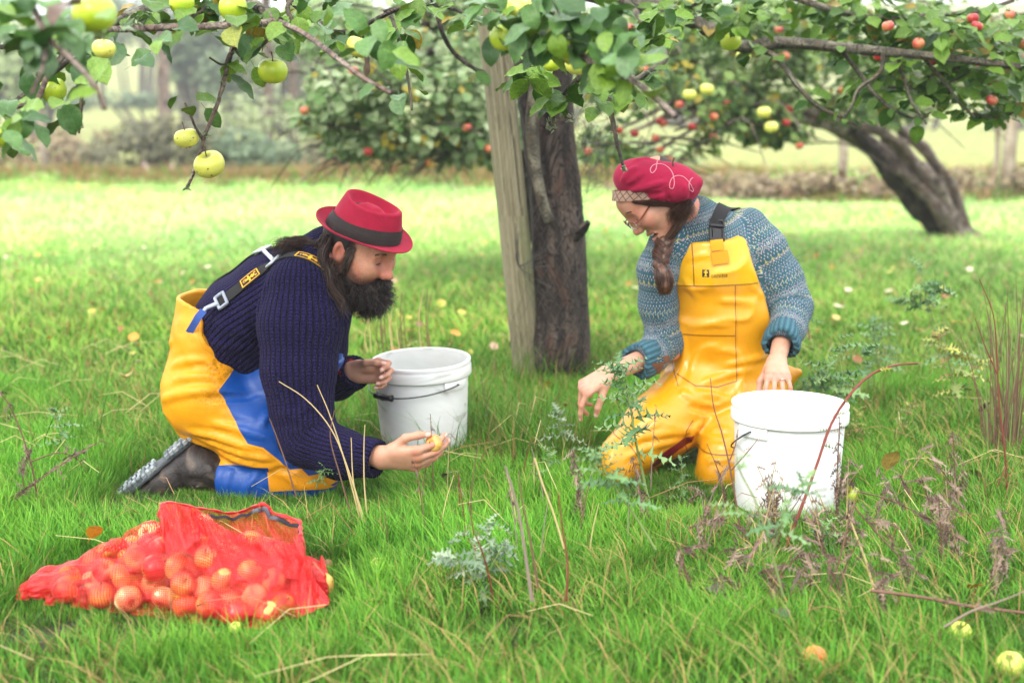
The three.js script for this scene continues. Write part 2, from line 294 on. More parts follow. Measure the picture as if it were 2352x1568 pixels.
function headField({ nose = 1, jaw = 1, smile = 0, brow = 1, cheek = 0, lipOpen = 0, earless = false, grin = 0 } = {}) {   // in head axes: x forward, y up, z to the person's right
  const both = (p) => [p, [p[0], p[1], -p[2]]];
  const base = join([egg([-0.006, 0.032, 0], [0.099, 0.086, 0.077]), egg([0.028, -0.035, 0], [0.062, 0.082, 0.061]), egg([0.05, 0.03, 0], [0.046, 0.05, 0.058]),
    ...both([0.004, -0.058, 0.047]).map((p) => cone(p, [0.066, -0.102 * jaw, p[2] * 0.28], 0.021, 0.019)), ball([0.076, -0.104 * jaw, 0], 0.0165),
    ...both([0.068, -0.027 + 0.004 * smile, 0.042]).map((p) => ball(p, 0.0235 + cheek))], 0.035);
  const browF = cone([0.084, 0.019, -0.036], [0.084, 0.019, 0.036], 0.0125 * brow, 0.0125 * brow);
  const noseF = join([cone([0.0955, 0.014, 0], [0.1135, -0.033, 0], 0.0085, 0.0092 * nose), ball([0.1145, -0.036, 0], 0.0102 * nose), ...both([0.1035, -0.0405, 0.0115]).map((p) => ball(p, 0.0078)), ...both([0.0875, 0.004, 0.008]).map((p) => cone(p, [0.099, -0.034, p[2] * 1.35], 0.0075, 0.0095))], 0.011);
  const sock = both([0.101, 0.005, 0.033]).map((p) => ball(p, 0.0165)), ball1 = both([0.077, 0.001, 0.0325]).map((p) => ball(p, 0.0142));
  const mz = 0.022 + 0.009 * smile + grin, my = -0.069, corner = 0.009 * smile;
  const lipU = join([cone([0.097, my, 0], [0.083, my + corner, mz], 0.0068, 0.004), cone([0.097, my, 0], [0.083, my + corner, -mz], 0.0068, 0.004)], 0.004);
  const lo = 0.0125 + lipOpen, lipL = join([cone([0.094, my - lo, 0], [0.083, my - lo * 0.5 + corner, mz * 0.9], 0.0075, 0.004), cone([0.094, my - lo, 0], [0.083, my - lo * 0.5 + corner, -mz * 0.9], 0.0075, 0.004)], 0.004);
  const slit = lipOpen ? egg([0.093, my - lo * 0.5 + 0.001, 0], [0.02, 0.0035 + lipOpen * 0.5, mz * 0.95]) : cone([0.103, my - lo * 0.52, -mz], [0.103, my - lo * 0.52, mz], 0.0025, 0.0025);
  const creases = both([0.098, -0.044, 0.02]).map((p) => cone(p, [0.072, my - 0.012, Math.sign(p[2]) * (mz + 0.014)], 0, 0));
  const ears = both([-0.008, -0.008, 0.077]).map((p) => { const sgn = Math.sign(p[2]), e = egg(p, [0.019, 0.033, 0.009], nrm([1, 0.12, -0.35 * sgn]), nrm([-0.12, 1, 0.1 * sgn])), c = egg(add(p, [0.004, 0.002, 0.009 * sgn]), [0.0105, 0.02, 0.008]); return (x, y, z) => smax(e(x, y, z), -c(x, y, z), 0.004); });
  return (x, y, z) => {
    let d = smin(base(x, y, z), browF(x, y, z), 0.018); d = smin(d, noseF(x, y, z), 0.011);
    for (const s of sock) d = smax(d, -s(x, y, z), 0.016);
    for (const b of ball1) d = smin(d, b(x, y, z), 0.004);
    d = smin(d, lipU(x, y, z), 0.007); d = smin(d, lipL(x, y, z), 0.007); d = smax(d, -slit(x, y, z), 0.004);
    if (grin) for (const c of creases) d += 0.0035 * exp(-((c(x, y, z) / 0.0045) ** 2));
    if (!earless) for (const e of ears) d = smin(d, e(x, y, z), 0.006);
    return d;
  };
}
function headIn(h, f) { return (x, y, z) => { x -= h.o[0]; y -= h.o[1]; z -= h.o[2]; return f((x * h.x[0] + y * h.x[1] + z * h.x[2]) / h.s, (x * h.y[0] + y * h.y[1] + z * h.y[2]) / h.s, (x * h.z[0] + y * h.z[1] + z * h.z[2]) / h.s) * h.s; }; }
function around(pts, r) { const lo = [1e9, 1e9, 1e9], hi = [-1e9, -1e9, -1e9]; for (const p of pts) for (let k = 0; k < 3; k++) { lo[k] = min(lo[k], p[k] - r); hi[k] = max(hi[k], p[k] + r); } return [lo, hi]; }
function strand(bag, pts, w0, w1, col) {   // a lock of hair: a thin three-sided tapering tube
  const n = pts.length; bag.tube(pts, pts.map((_, i) => lerp(w0, w1, i / (n - 1))), 3, { col, closed: false });
}
// ---------------------------------------------------------------- ground, sward, litter
const groundY = (x, z) => { const d = hypot(x, z), far = sstep(9, 26, -z); return 0.022 * noise3(x * 0.8, 3, z * 0.8) * sstep(2, 3.5, d) * (1 - sstep(3, 3.4, -z) * (1 - sstep(4.4, 5.2, -z)) * (abs(x) < 1.6 ? 0.6 : 0)) + 0.12 * noise3(x * 0.12, 9, z * 0.12) * far; };
const bankY = (x, z) => { const w = -z - 17.2 - 0.5 * noise3(x * 0.25, 1, 0) + (x > 3 ? 1.6 : 0) * sstep(2, 5, x); return 0.24 * exp(-w * w / 0.9) * (0.8 + 0.3 * noise3(x * 0.7, 5, z * 0.7)) - 0.05 * sstep(0.6, 2.2, w); };
const landY = (x, z) => { const t = sstep(60, 260, -z); return groundY(x, z) + (z < -12 ? bankY(x, z) : 0) + t * 16 * (0.8 + 0.4 * noise3(x * 0.008, 2, z * 0.008)); };
{
  const xs = [], zs = []; const n = 150; for (let i = 0; i <= n; i++) { const t = i / n * 2 - 1; xs.push(Math.sign(t) * (abs(t) * 14 + pow(abs(t), 5) * 500)); } for (let i = 0; i <= 200; i++) { const t = i / 200; zs.push(12 - 40 * t - 700 * pow(t, 6)); }
  const p = [], idx = [], uv = [], col = [];
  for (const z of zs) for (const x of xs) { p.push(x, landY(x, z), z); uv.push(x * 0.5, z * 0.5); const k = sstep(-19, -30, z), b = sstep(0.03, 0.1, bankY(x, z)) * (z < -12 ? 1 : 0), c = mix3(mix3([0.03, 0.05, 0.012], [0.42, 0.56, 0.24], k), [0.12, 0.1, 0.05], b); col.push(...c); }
  const w = n + 1; for (let j = 0; j < 200; j++) for (let i = 0; i < n; i++) { const a = j * w + i; idx.push(a, a + 1, a + w + 1, a, a + w + 1, a + w); }
  const soil = dataTex(512, 512, (u, v) => { const g = tileN(u, v, 16) * 45 + tileN(u, v, 60, 2) * 40 + tileN(u, v, 130, 5) * 25; return [196 + g, 180 + g * 0.9, 140 + g * 0.7]; }, { srgb: true });
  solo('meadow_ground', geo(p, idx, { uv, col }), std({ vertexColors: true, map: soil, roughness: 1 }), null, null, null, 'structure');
}
// tufts of grass: several kinds, thousands of copies, denser and finer near the photographer
function tuftGeo(seed, { n = 16, h = 0.11, spread = 0.035, w = 0.0028, lean = 0.5, dry = 0.12, segs = 3, pale = 0 }) {
  const R = rng(seed), b = new Bag();
  for (let i = 0; i < n; i++) {
    const a = R() * 6.283, r = spread * sqrt(R()), o = [cos(a) * r, -0.01, sin(a) * r], d = a + (R() - 0.5) * 2.4, H = h * (0.45 + 0.75 * R()), ln = lean * (0.3 + R()) * H, ww = w * (0.7 + 0.6 * R()), t0 = R(), fa = R() * PI;
    const isDry = R() < dry, base = isDry ? S(120, 104, 58) : mix3(S(36, 92, 14), S(78, 142, 28), t0), tip = isDry ? S(186, 164, 108) : mix3(S(78, 152, 44), mix3(S(138, 196, 72), S(196, 216, 112), pale), t0);  // blades darker at the foot: shade between them put into the colour
    let prev; const sx = cos(d + fa * 0.3), sz = sin(d + fa * 0.3);
    for (let k = 0; k <= segs; k++) {
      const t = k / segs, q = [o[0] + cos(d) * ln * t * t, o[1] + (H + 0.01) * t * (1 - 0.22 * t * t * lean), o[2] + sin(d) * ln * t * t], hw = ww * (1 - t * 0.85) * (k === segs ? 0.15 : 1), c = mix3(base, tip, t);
      const L = b.v([q[0] - sz * hw, q[1], q[2] + sx * hw], 0, t, c), M = b.v([q[0] + sz * hw, q[1], q[2] - sx * hw], 1, t, c);
      if (prev) b.q(prev[0], prev[1], M, L); prev = [L, M];
    }
  }
  return b.build();
}
const leafy = (o) => phys({ vertexColors: true, roughness: 0.62, transmission: 0.32, thickness: 0, side: THREE.DoubleSide, ...o });
const grassMat = leafy({ roughness: 0.6, specularIntensity: 0.35 });
const trodden = (x, z) => 1 - 0.62 * (z > -4.25 && z < -3.55 && x > -1.2 && x < -0.25 ? sstep(-4.25, -4.1, z) * sstep(-3.55, -3.68, z) * sstep(-1.2, -1.1, x) * sstep(-0.25, -0.4, x) : 0) - 0.6 * (z < -3.55 && z > -4.5 && x > 0.2 && x < 1.0 ? sstep(0.2, 0.3, x) * sstep(1.0, 0.95, x) * sstep(-3.55, -3.66, z) : 0) - 0.5 * (z < -2.72 && z > -3.3 && x > -1.1 && x < -0.33 ? 1 : 0);   // shorter where people kneel and things stand
const keepOut = [];   // discs where no grass grows: [x, z, r]
function scatterGrass(name, geos, count, place, label) {
  const R = rng(name.length * 977 + count), m4 = new THREE.Matrix4(), q = new THREE.Quaternion(), e = new THREE.Euler(), per = geos.map(() => []);
  for (let i = 0; i < count; i++) { const p = place(R); if (!p) continue; per[floor(R() * geos.length)].push(p); }
  per.forEach((list, k) => {
    const im = new THREE.InstancedMesh(geos[k], grassMat, list.length), c = new THREE.Color();
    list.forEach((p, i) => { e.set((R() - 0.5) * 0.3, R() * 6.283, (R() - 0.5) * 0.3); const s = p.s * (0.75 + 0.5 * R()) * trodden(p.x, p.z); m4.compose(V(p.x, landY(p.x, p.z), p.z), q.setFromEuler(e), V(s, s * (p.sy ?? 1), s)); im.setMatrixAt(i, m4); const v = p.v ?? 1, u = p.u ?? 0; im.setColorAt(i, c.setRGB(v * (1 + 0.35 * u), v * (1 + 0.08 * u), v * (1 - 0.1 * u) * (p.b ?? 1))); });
    im.name = numbered(name); im.castShadow = im.receiveShadow = true; scene.add(im); tag(im, label, 'grass', null, 'stuff');
  });
}
{
  const lush = [1, 2, 3, 4].map((s) => tuftGeo(s, { n: 20, h: 0.092, w: 0.0022, spread: 0.04, lean: 0.55, dry: 0.02 })), mixed = [11, 12, 13].map((s) => tuftGeo(s, { n: 18, h: 0.1, w: 0.0021, spread: 0.045, lean: 0.85, dry: 0.1 })), far = [21, 22, 23].map((s) => tuftGeo(s, { n: 12, h: 0.08, w: 0.0055, spread: 0.08, lean: 0.8, dry: 0.1, segs: 2, pale: 0.5 })), tall = [31, 32].map((s) => tuftGeo(s, { n: 14, h: 0.24, w: 0.002, spread: 0.05, lean: 0.6, dry: 0.3 }));
  const half = (z) => -z * 0.36 + 0.7;
  const clear = (x, z) => keepOut.every(([a, b, r]) => hypot(x - a, z - b) > r);
  const at = (z0, z1) => (R) => { const z = -sqrt(lerp(z0 * z0, z1 * z1, R())), x = (R() * 2 - 1) * half(z); return [x, z, R]; };
  const patch = (x, z) => noise3(x * 2.1, 4, z * 2.1) + 0.5 * noise3(x * 6, 8, z * 6);
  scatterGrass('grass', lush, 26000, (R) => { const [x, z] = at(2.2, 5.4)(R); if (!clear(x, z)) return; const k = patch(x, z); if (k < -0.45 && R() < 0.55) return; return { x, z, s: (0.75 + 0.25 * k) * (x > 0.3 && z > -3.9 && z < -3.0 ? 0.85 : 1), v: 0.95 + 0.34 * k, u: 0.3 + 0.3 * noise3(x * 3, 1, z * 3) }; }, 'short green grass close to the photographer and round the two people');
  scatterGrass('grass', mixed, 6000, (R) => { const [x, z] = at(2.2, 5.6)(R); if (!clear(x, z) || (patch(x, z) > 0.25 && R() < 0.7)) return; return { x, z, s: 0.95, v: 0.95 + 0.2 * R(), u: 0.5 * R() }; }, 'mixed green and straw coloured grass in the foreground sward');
  scatterGrass('grass', far, 60000, (R) => { const [x, z] = at(5.0, 16.8)(R); if (!clear(x, z)) return; const k = patch(x * 0.5, z * 0.5), f = sstep(6, 13, -z); return { x, z, s: 0.9 + 0.3 * f, v: lerp(1.0, 1.95, f) + 0.2 * k, u: lerp(0.35, 1.2, f) + 0.3 * k, b: 1 + 2.0 * f }; }, 'grass of the orchard meadow behind, painted paler with distance for open sky light');  // tint brightens with distance: open-sky light put into the colour
  scatterGrass('tall_grass', tall, 420, (R) => { const x = -2.4 + 5.2 * R(), z = -lerp(3.0, 5.8, R()); if (trodden(x, z) < 0.95 || (x > -1.3 && x < 0.15 && z > -4.2) || patch(x * 0.7, z * 0.7) < -0.05) return; return { x, z, s: 0.62 + 0.3 * R(), v: 0.85, u: 0.5 * R() }; }, 'seeding grass stems standing here and there above the sward');
  scatterGrass('tall_grass', tall, 520, (R) => { const c = [[1.02, -5.0, 0.35], [-0.15, -4.75, 0.32], [-0.62, -4.75, 0.4], [2.2, -4.3, 0.5], [1.55, -3.4, 0.5], [-2.2, -4.6, 0.5], [0.15, -5.55, 0.35], [0.0, -4.35, 0.25]][floor(R() * 8)], a = R() * 6.28, r = c[2] * sqrt(R()), x = c[0] + cos(a) * r, z = c[1] + sin(a) * r; if (!clear(x, z)) return; return { x, z, s: 0.8, v: 0.8, u: 0.3 * R() }; }, 'longer unmown grass round the trunk and the buckets');
}
// fallen leaves lying all over the meadow
{
  const R = rng(404), lf = new Bag(); for (const [x, z, y, u] of [[0, -1, 0.2, 0]]) void x; { const N = 6; const mid = [], l = [], r = []; for (let i = 0; i <= N; i++) { const t = i / N, w = 0.42 * pow(sin(PI * pow(t, 0.85)), 0.8) + 0.001; mid.push(lf.v([0, -0.06 * sin(t * PI), t - 0.5])); l.push(lf.v([-w, 0.1 * sin(t * 4) + 0.05, t - 0.5])); r.push(lf.v([w, 0.08 * cos(t * 5), t - 0.5])); } for (let i = 0; i < N; i++) { lf.q(l[i], mid[i], mid[i + 1], l[i + 1]); lf.q(mid[i], r[i], r[i + 1], mid[i + 1]); } }
  const g = lf.build(), im = new THREE.InstancedMesh(g, leafy({ transmission: 0.2, roughness: 0.7 }), 760), cols = [S(226, 150, 60), S(216, 120, 70), S(232, 196, 120), S(222, 176, 160), S(168, 100, 70), S(206, 190, 90), S(236, 216, 190)], c = new THREE.Color(), m = new THREE.Matrix4(), q = new THREE.Quaternion(), e = new THREE.Euler();
  for (let i = 0; i < 760; i++) { const z = -lerp(5.2, 17, pow(R(), 0.7)), x = (R() * 2 - 1) * (-z * 0.37 + 0.3), s = 0.03 + 0.03 * R(); e.set((R() - 0.5) * 1.4, R() * 6.3, (R() - 0.5) * 0.9); m.compose(V(x, landY(x, z) + 0.035 + 0.03 * R(), z), q.setFromEuler(e), V(s, s, s)); im.setMatrixAt(i, m); im.setColorAt(i, c.setRGB(...cols[floor(R() * cols.length)])); }
  im.name = 'leaf_litter'; scene.add(im); tag(im, 'orange, pink and yellow fallen leaves scattered over the meadow', 'leaves', null, 'stuff');
}
// ---------------------------------------------------------------- leaves, apples, trees
function leafGeo(seed, { wide = 0.34, curl = 0.15, foldUp = 0.2, n = 7 } = {}) {   // unit length along +z from the stalk, facing +y
  const R = rng(seed), b = new Bag(), mid = [], l = [], r = [], tw = (R() - 0.5) * 0.5;
  for (let i = 0; i <= n; i++) {
    const t = i / n, w = wide * pow(sin(PI * pow(t, 0.96)), 0.62) * (1 + 0.08 * (R() - 0.5)) + 0.004, y = -curl * t * t * 1.6 + 0.05 * sin(t * 5 + seed), up = foldUp * w / wide * 0.5, a = tw * t;
    const P = (x, h) => [x * cos(a) - h * sin(a), y + x * sin(a) + h * cos(a), t];
    mid.push(b.v(P(0, 0), 0.5, t)); l.push(b.v(P(-w, up + 0.03 * sin(t * 16 + seed)), 0.5 - w, t)); r.push(b.v(P(w, up + 0.03 * cos(t * 14 + seed)), 0.5 + w, t));
  }
  for (let i = 0; i < n; i++) { b.q(l[i], l[i + 1], mid[i + 1], mid[i]); b.q(mid[i], mid[i + 1], r[i + 1], r[i]); }
  const s = 0.012; const q = [b.v([-s, 0, 0], 0.5, 0), b.v([s, 0, 0], 0.5, 0), b.v([s, 0.05, -0.3], 0.5, 0), b.v([-s, 0.05, -0.3], 0.5, 0)]; b.q(...q);
  return b.build();
}
const leafTex = dataTex(128, 128, (u, v) => { const x = abs(u - 0.5), vein = exp(-((x / 0.012) ** 2)) * 40 + 26 * max(0, sin((v - x * 0.9) * 60)) ** 8, n = tileN(u, v, 14) * 20 + tileN(u, v, 50, 3) * 14, sp = tileN(u, v, 20, 9) > 0.62 ? -50 : 0; return [206 + vein + n + sp * 0.4, 214 + vein * 0.8 + n + sp, 200 + vein + n + sp]; }, { srgb: true });
const leafBump = dataTex(64, 64, (u, v) => { const x = abs(u - 0.5), h = 150 - 90 * exp(-((x / 0.02) ** 2)) - 60 * max(0, sin((v - x * 0.9) * 60)) ** 6; return [h, h, h]; });
const leafMat = (r, g, b, o) => phys({ color: C(r, g, b), map: leafTex, bumpMap: leafBump, bumpScale: 0.0015, roughness: 0.5, transmission: 0.3, thickness: 0, side: THREE.DoubleSide, specularIntensity: 0.9, ...o });
const appleLeaves = [leafMat(88, 136, 58), leafMat(110, 158, 78), leafMat(66, 112, 48), leafMat(138, 178, 52), leafMat(118, 156, 104)], oldLeaf = [leafMat(196, 160, 60), leafMat(120, 84, 66), leafMat(170, 176, 60)];
const leafShapes = [1, 2, 3, 4, 5, 6].map((s) => leafGeo(s, { wide: 0.33 + 0.03 * (s % 3), curl: 0.08 + 0.06 * (s % 4), foldUp: 0.12 + 0.1 * (s % 3) }));
const cheapLeaf = [7, 8, 9].map((s) => leafGeo(s, { wide: 0.36, curl: 0.15, foldUp: 0.25, n: 3 }));
function orient(R, dir, hang = 0.6) {   // quaternion: leaf axis roughly along dir, drooping
  const z = V(dir[0] + (R() - 0.5) * 1.3, dir[1] + (R() - 0.5) * 0.9 - hang * R(), dir[2] + (R() - 0.5) * 1.3).normalize(), y = V((R() - 0.5) * 1.2, 1, (R() - 0.5) * 1.2 + 0.35).normalize(), x = V(0, 0, 0).crossVectors(y, z).normalize(); y.crossVectors(z, x);
  return new THREE.Quaternion().setFromRotationMatrix(new THREE.Matrix4().makeBasis(x, y, z));
}
function foliage(parent, blobs, { count, size = 0.065, tint, shapes = cheapLeaf, hang = 0.5, seed = 1, name = 'foliage', spread = 0.5, mat }) {
  const R = rng(seed), m = new THREE.Matrix4(), c = new THREE.Color(), material = mat ?? phys({ color: 0xffffff, map: leafTex, roughness: 0.5, specularIntensity: 0.55, transmission: 0.42, thickness: 0, side: THREE.DoubleSide }), per = shapes.map(() => []), vol = blobs.map((b) => b.w ?? b.r[0] * b.r[1] * b.r[2]), tot = vol.reduce((a, b) => a + b, 0), off = parent.position;
  for (let i = 0; i < count; i++) {
    let k = R() * tot, j = 0; while (k > vol[j] && j < blobs.length - 1) k -= vol[j++];
    const b = blobs[j], a = R() * 6.283, u = R() * 2 - 1, r = pow(R(), spread), s = sqrt(1 - u * u), p = [b.c[0] + cos(a) * s * r * b.r[0], b.c[1] + u * r * b.r[1], b.c[2] + sin(a) * s * r * b.r[2]];
    if (noise3(p[0] * 3.1, p[1] * 3.1, p[2] * 3.1 + seed) < (b.gap ?? -0.12)) continue;
    per[floor(R() * shapes.length)].push([p, orient(R, nrm([cos(a), 0, sin(a)]), hang), size * (0.65 + 0.7 * R()), tint(R, b)]);
  }
  per.forEach((list, k) => { const im = new THREE.InstancedMesh(shapes[k], material, list.length); list.forEach(([p, q, s, t], i) => { m.compose(V(p[0] - off.x, p[1] - off.y, p[2] - off.z), q, V(s, s, s)); im.setMatrixAt(i, m); im.setColorAt(i, c.setRGB(...t)); }); im.name = name; im.castShadow = im.receiveShadow = true; im.userData.kind = 'stuff'; parent.add(im); });
}
// apples
function appleSkin(kind, seed) {
  const R = rng(seed), sp = [...Array(kind.spots ?? 14)].map(() => [R(), 0.15 + 0.75 * R(), 0.006 + 0.022 * R() * R()]);
  return phys({ map: dataTex(192, 128, (u, v) => {
    const n = tileN(u, v, 7, seed) * 0.5 + 0.5, streak = noise3(u * 60, v * 2.2, seed) * 0.5 + 0.5; let c = mix3(kind.a, kind.b, clamp(n * 1.1 - 0.1, 0, 1)); if (kind.blush) c = mix3(c, kind.blush, clamp((0.5 + 0.5 * cos((u - 0.3) * 2 * PI)) * 1.2 * (0.6 + 0.6 * streak) * sin(v * PI), 0, 1) * kind.amount);
    c = mix3(c, [108, 112, 40], 0.6 * sstep(0.13, 0.02, min(v, 1 - v)));
    for (const [a, b, r] of sp) { const du = min(abs(u - a), 1 - abs(u - a)) * 2 * sin(v * PI), d = hypot(du, v - b) / r; if (d < 1.4) c = mix3(c, [84, 56, 24], sstep(1.3, 0.5, d + 0.4 * noise3(u * 90, v * 90, seed))); }
    const dot2 = noise3(u * 120, v * 70, seed + 3) > 0.72 ? 12 : 0; return [c[0] + dot2, c[1] + dot2, c[2] + dot2];
  }, { srgb: true, repeat: true }), roughness: 0.36, clearcoat: 0.2, clearcoatRoughness: 0.3 });
}
function appleGeo(seed, squat = 0.9) {
  const R = rng(seed), prof = []; for (let i = 0; i <= 18; i++) { const a = i / 18 * PI, s = sin(a), c = -cos(a); const r = 0.5 * pow(s, 0.9) * (1 + 0.05 * c), y = 0.5 * squat * c * (1 - 0.34 * exp(-((s / 0.34) ** 2))); prof.push(new THREE.Vector2(max(r, 0.0001), y)); }
  const g = new THREE.LatheGeometry(prof, 26), p = g.attributes.position, k1 = 1 + 0.08 * (R() - 0.5), ph = R() * 6; for (let i = 0; i < p.count; i++) { const x = p.getX(i), y = p.getY(i), z = p.getZ(i), a = atan2(z, x), w = 1 + 0.025 * cos(5 * a + ph) * (y < 0 ? 0.8 : 1) + 0.03 * cos(a + ph * 2); p.setXYZ(i, x * w * k1, y + 0.03 * cos(a - ph) * (x * x + z * z) * 2, z * w); } g.computeVertexNormals(); return g;
}
const appleShapes = [appleGeo(1, 0.88), appleGeo(2, 0.95), appleGeo(3, 0.82)];
const GREEN = { a: [168, 196, 40], b: [204, 216, 70] }, LEMON = { a: [206, 210, 84], b: [222, 218, 110] }, REDAP = { a: [216, 168, 84], b: [226, 196, 96], blush: [190, 34, 36], amount: 1 }, ORANGE = { a: [226, 176, 80], b: [232, 196, 104], blush: [222, 92, 50], amount: 0.75 };
const CRIM = { a: [198, 112, 76], b: [208, 136, 84], blush: [170, 36, 42], amount: 1, spots: 6 };
const skins = { crimson: [appleSkin(CRIM, 31), appleSkin(CRIM, 32)], green: [appleSkin(GREEN, 1), appleSkin(GREEN, 2), appleSkin(LEMON, 3)], red: [appleSkin(REDAP, 4), appleSkin(REDAP, 5)], orange: [appleSkin({ ...ORANGE, spots: 9 }, 6), appleSkin(ORANGE, 7)], pale: [appleSkin({ a: [238, 206, 128], b: [242, 222, 160], blush: [236, 130, 92], amount: 0.55, spots: 5 }, 21), appleSkin({ a: [236, 214, 140], b: [244, 226, 170], spots: 7 }, 22)], spotty: [appleSkin({ ...ORANGE, spots: 26, blush: [226, 110, 80], amount: 0.6 }, 8)], rotten: [appleSkin({ a: [120, 78, 50], b: [150, 104, 66], spots: 20 }, 9)] };
const stalkMat = std({ color: C(92, 70, 44), roughness: 0.9 });
const stalkG = (() => { const b = new Bag(); b.tube([[0, 0.32, 0], [0.02, 0.5, 0], [0.06, 0.66, 0.02]], [0.022, 0.02, 0.03], 5, {}); return b.build(); })(), calyxG = (() => { const b = new Bag(); for (let i = 0; i < 5; i++) { const a = i / 5 * 6.283; const o = b.v([0, -0.33, 0]), p = b.v([0.1 * cos(a - 0.25), -0.37, 0.1 * sin(a - 0.25)]), q = b.v([0.13 * cos(a), -0.43, 0.13 * sin(a)]), r = b.v([0.1 * cos(a + 0.25), -0.37, 0.1 * sin(a + 0.25)]); b.t(o, p, q); b.t(o, q, r); } return b.build(); })();
function makeApple(name, label, at, dia, kind, k, { rot = [0, 0, 0], group, small } = {}) {
  const o = thing(name, label, 'apple', at, group); o.rotation.set(...rot); o.scale.setScalar(dia);
  part('skin', appleShapes[k % 3], skins[kind][k % skins[kind].length], o); if (!small) { part('stalk', stalkG, stalkMat, o); part('calyx', calyxG, stalkMat, o); } return o;
}
// bark
const barkTex = (lo, hi, red, seed) => dataTex(256, 512, (u, v) => { const f = noise3(cos(u * 6.283) * 2.2 + seed, sin(u * 6.283) * 2.2, v * 7), pl = abs(tileN(u, v, 22, seed)), n = tileN(u, v, 60, seed + 2), k = clamp(0.5 + 0.5 * f + n * 0.35 - (pl < 0.08 ? 0.5 : 0), 0, 1), r = sstep(0.25, 0.6, tileN(u, v, 9, seed + 4)); const c = mix3(mix3(lo, hi, k), red, r * 0.5); return c; }, { srgb: true });
const barkBump = (seed) => dataTex(256, 512, (u, v) => { const pl = abs(tileN(u, v, 22, seed)), n = tileN(u, v, 60, seed + 2), h = 150 + 60 * n - (pl < 0.1 ? 110 * (1 - pl / 0.1) : 0); return [h, h, h]; });
const barkDark = std({ map: barkTex([26, 20, 18], [94, 82, 74], [76, 52, 42], 3), bumpMap: barkBump(3), bumpScale: 0.012, roughness: 0.95 }), barkGrey = std({ map: barkTex([46, 42, 36], [122, 118, 102], [98, 82, 64], 5), bumpMap: barkBump(5), bumpScale: 0.004, roughness: 0.95 }), barkPale = std({ map: barkTex([64, 54, 49], [164, 148, 137], [122, 96, 84], 8), bumpMap: barkBump(8), bumpScale: 0.006, roughness: 0.95 });
const lichen = std({ color: C(132, 142, 112), roughness: 1 });
const L0 = (b, o) => b.build().translate(-o.position.x, -o.position.y, -o.position.z);

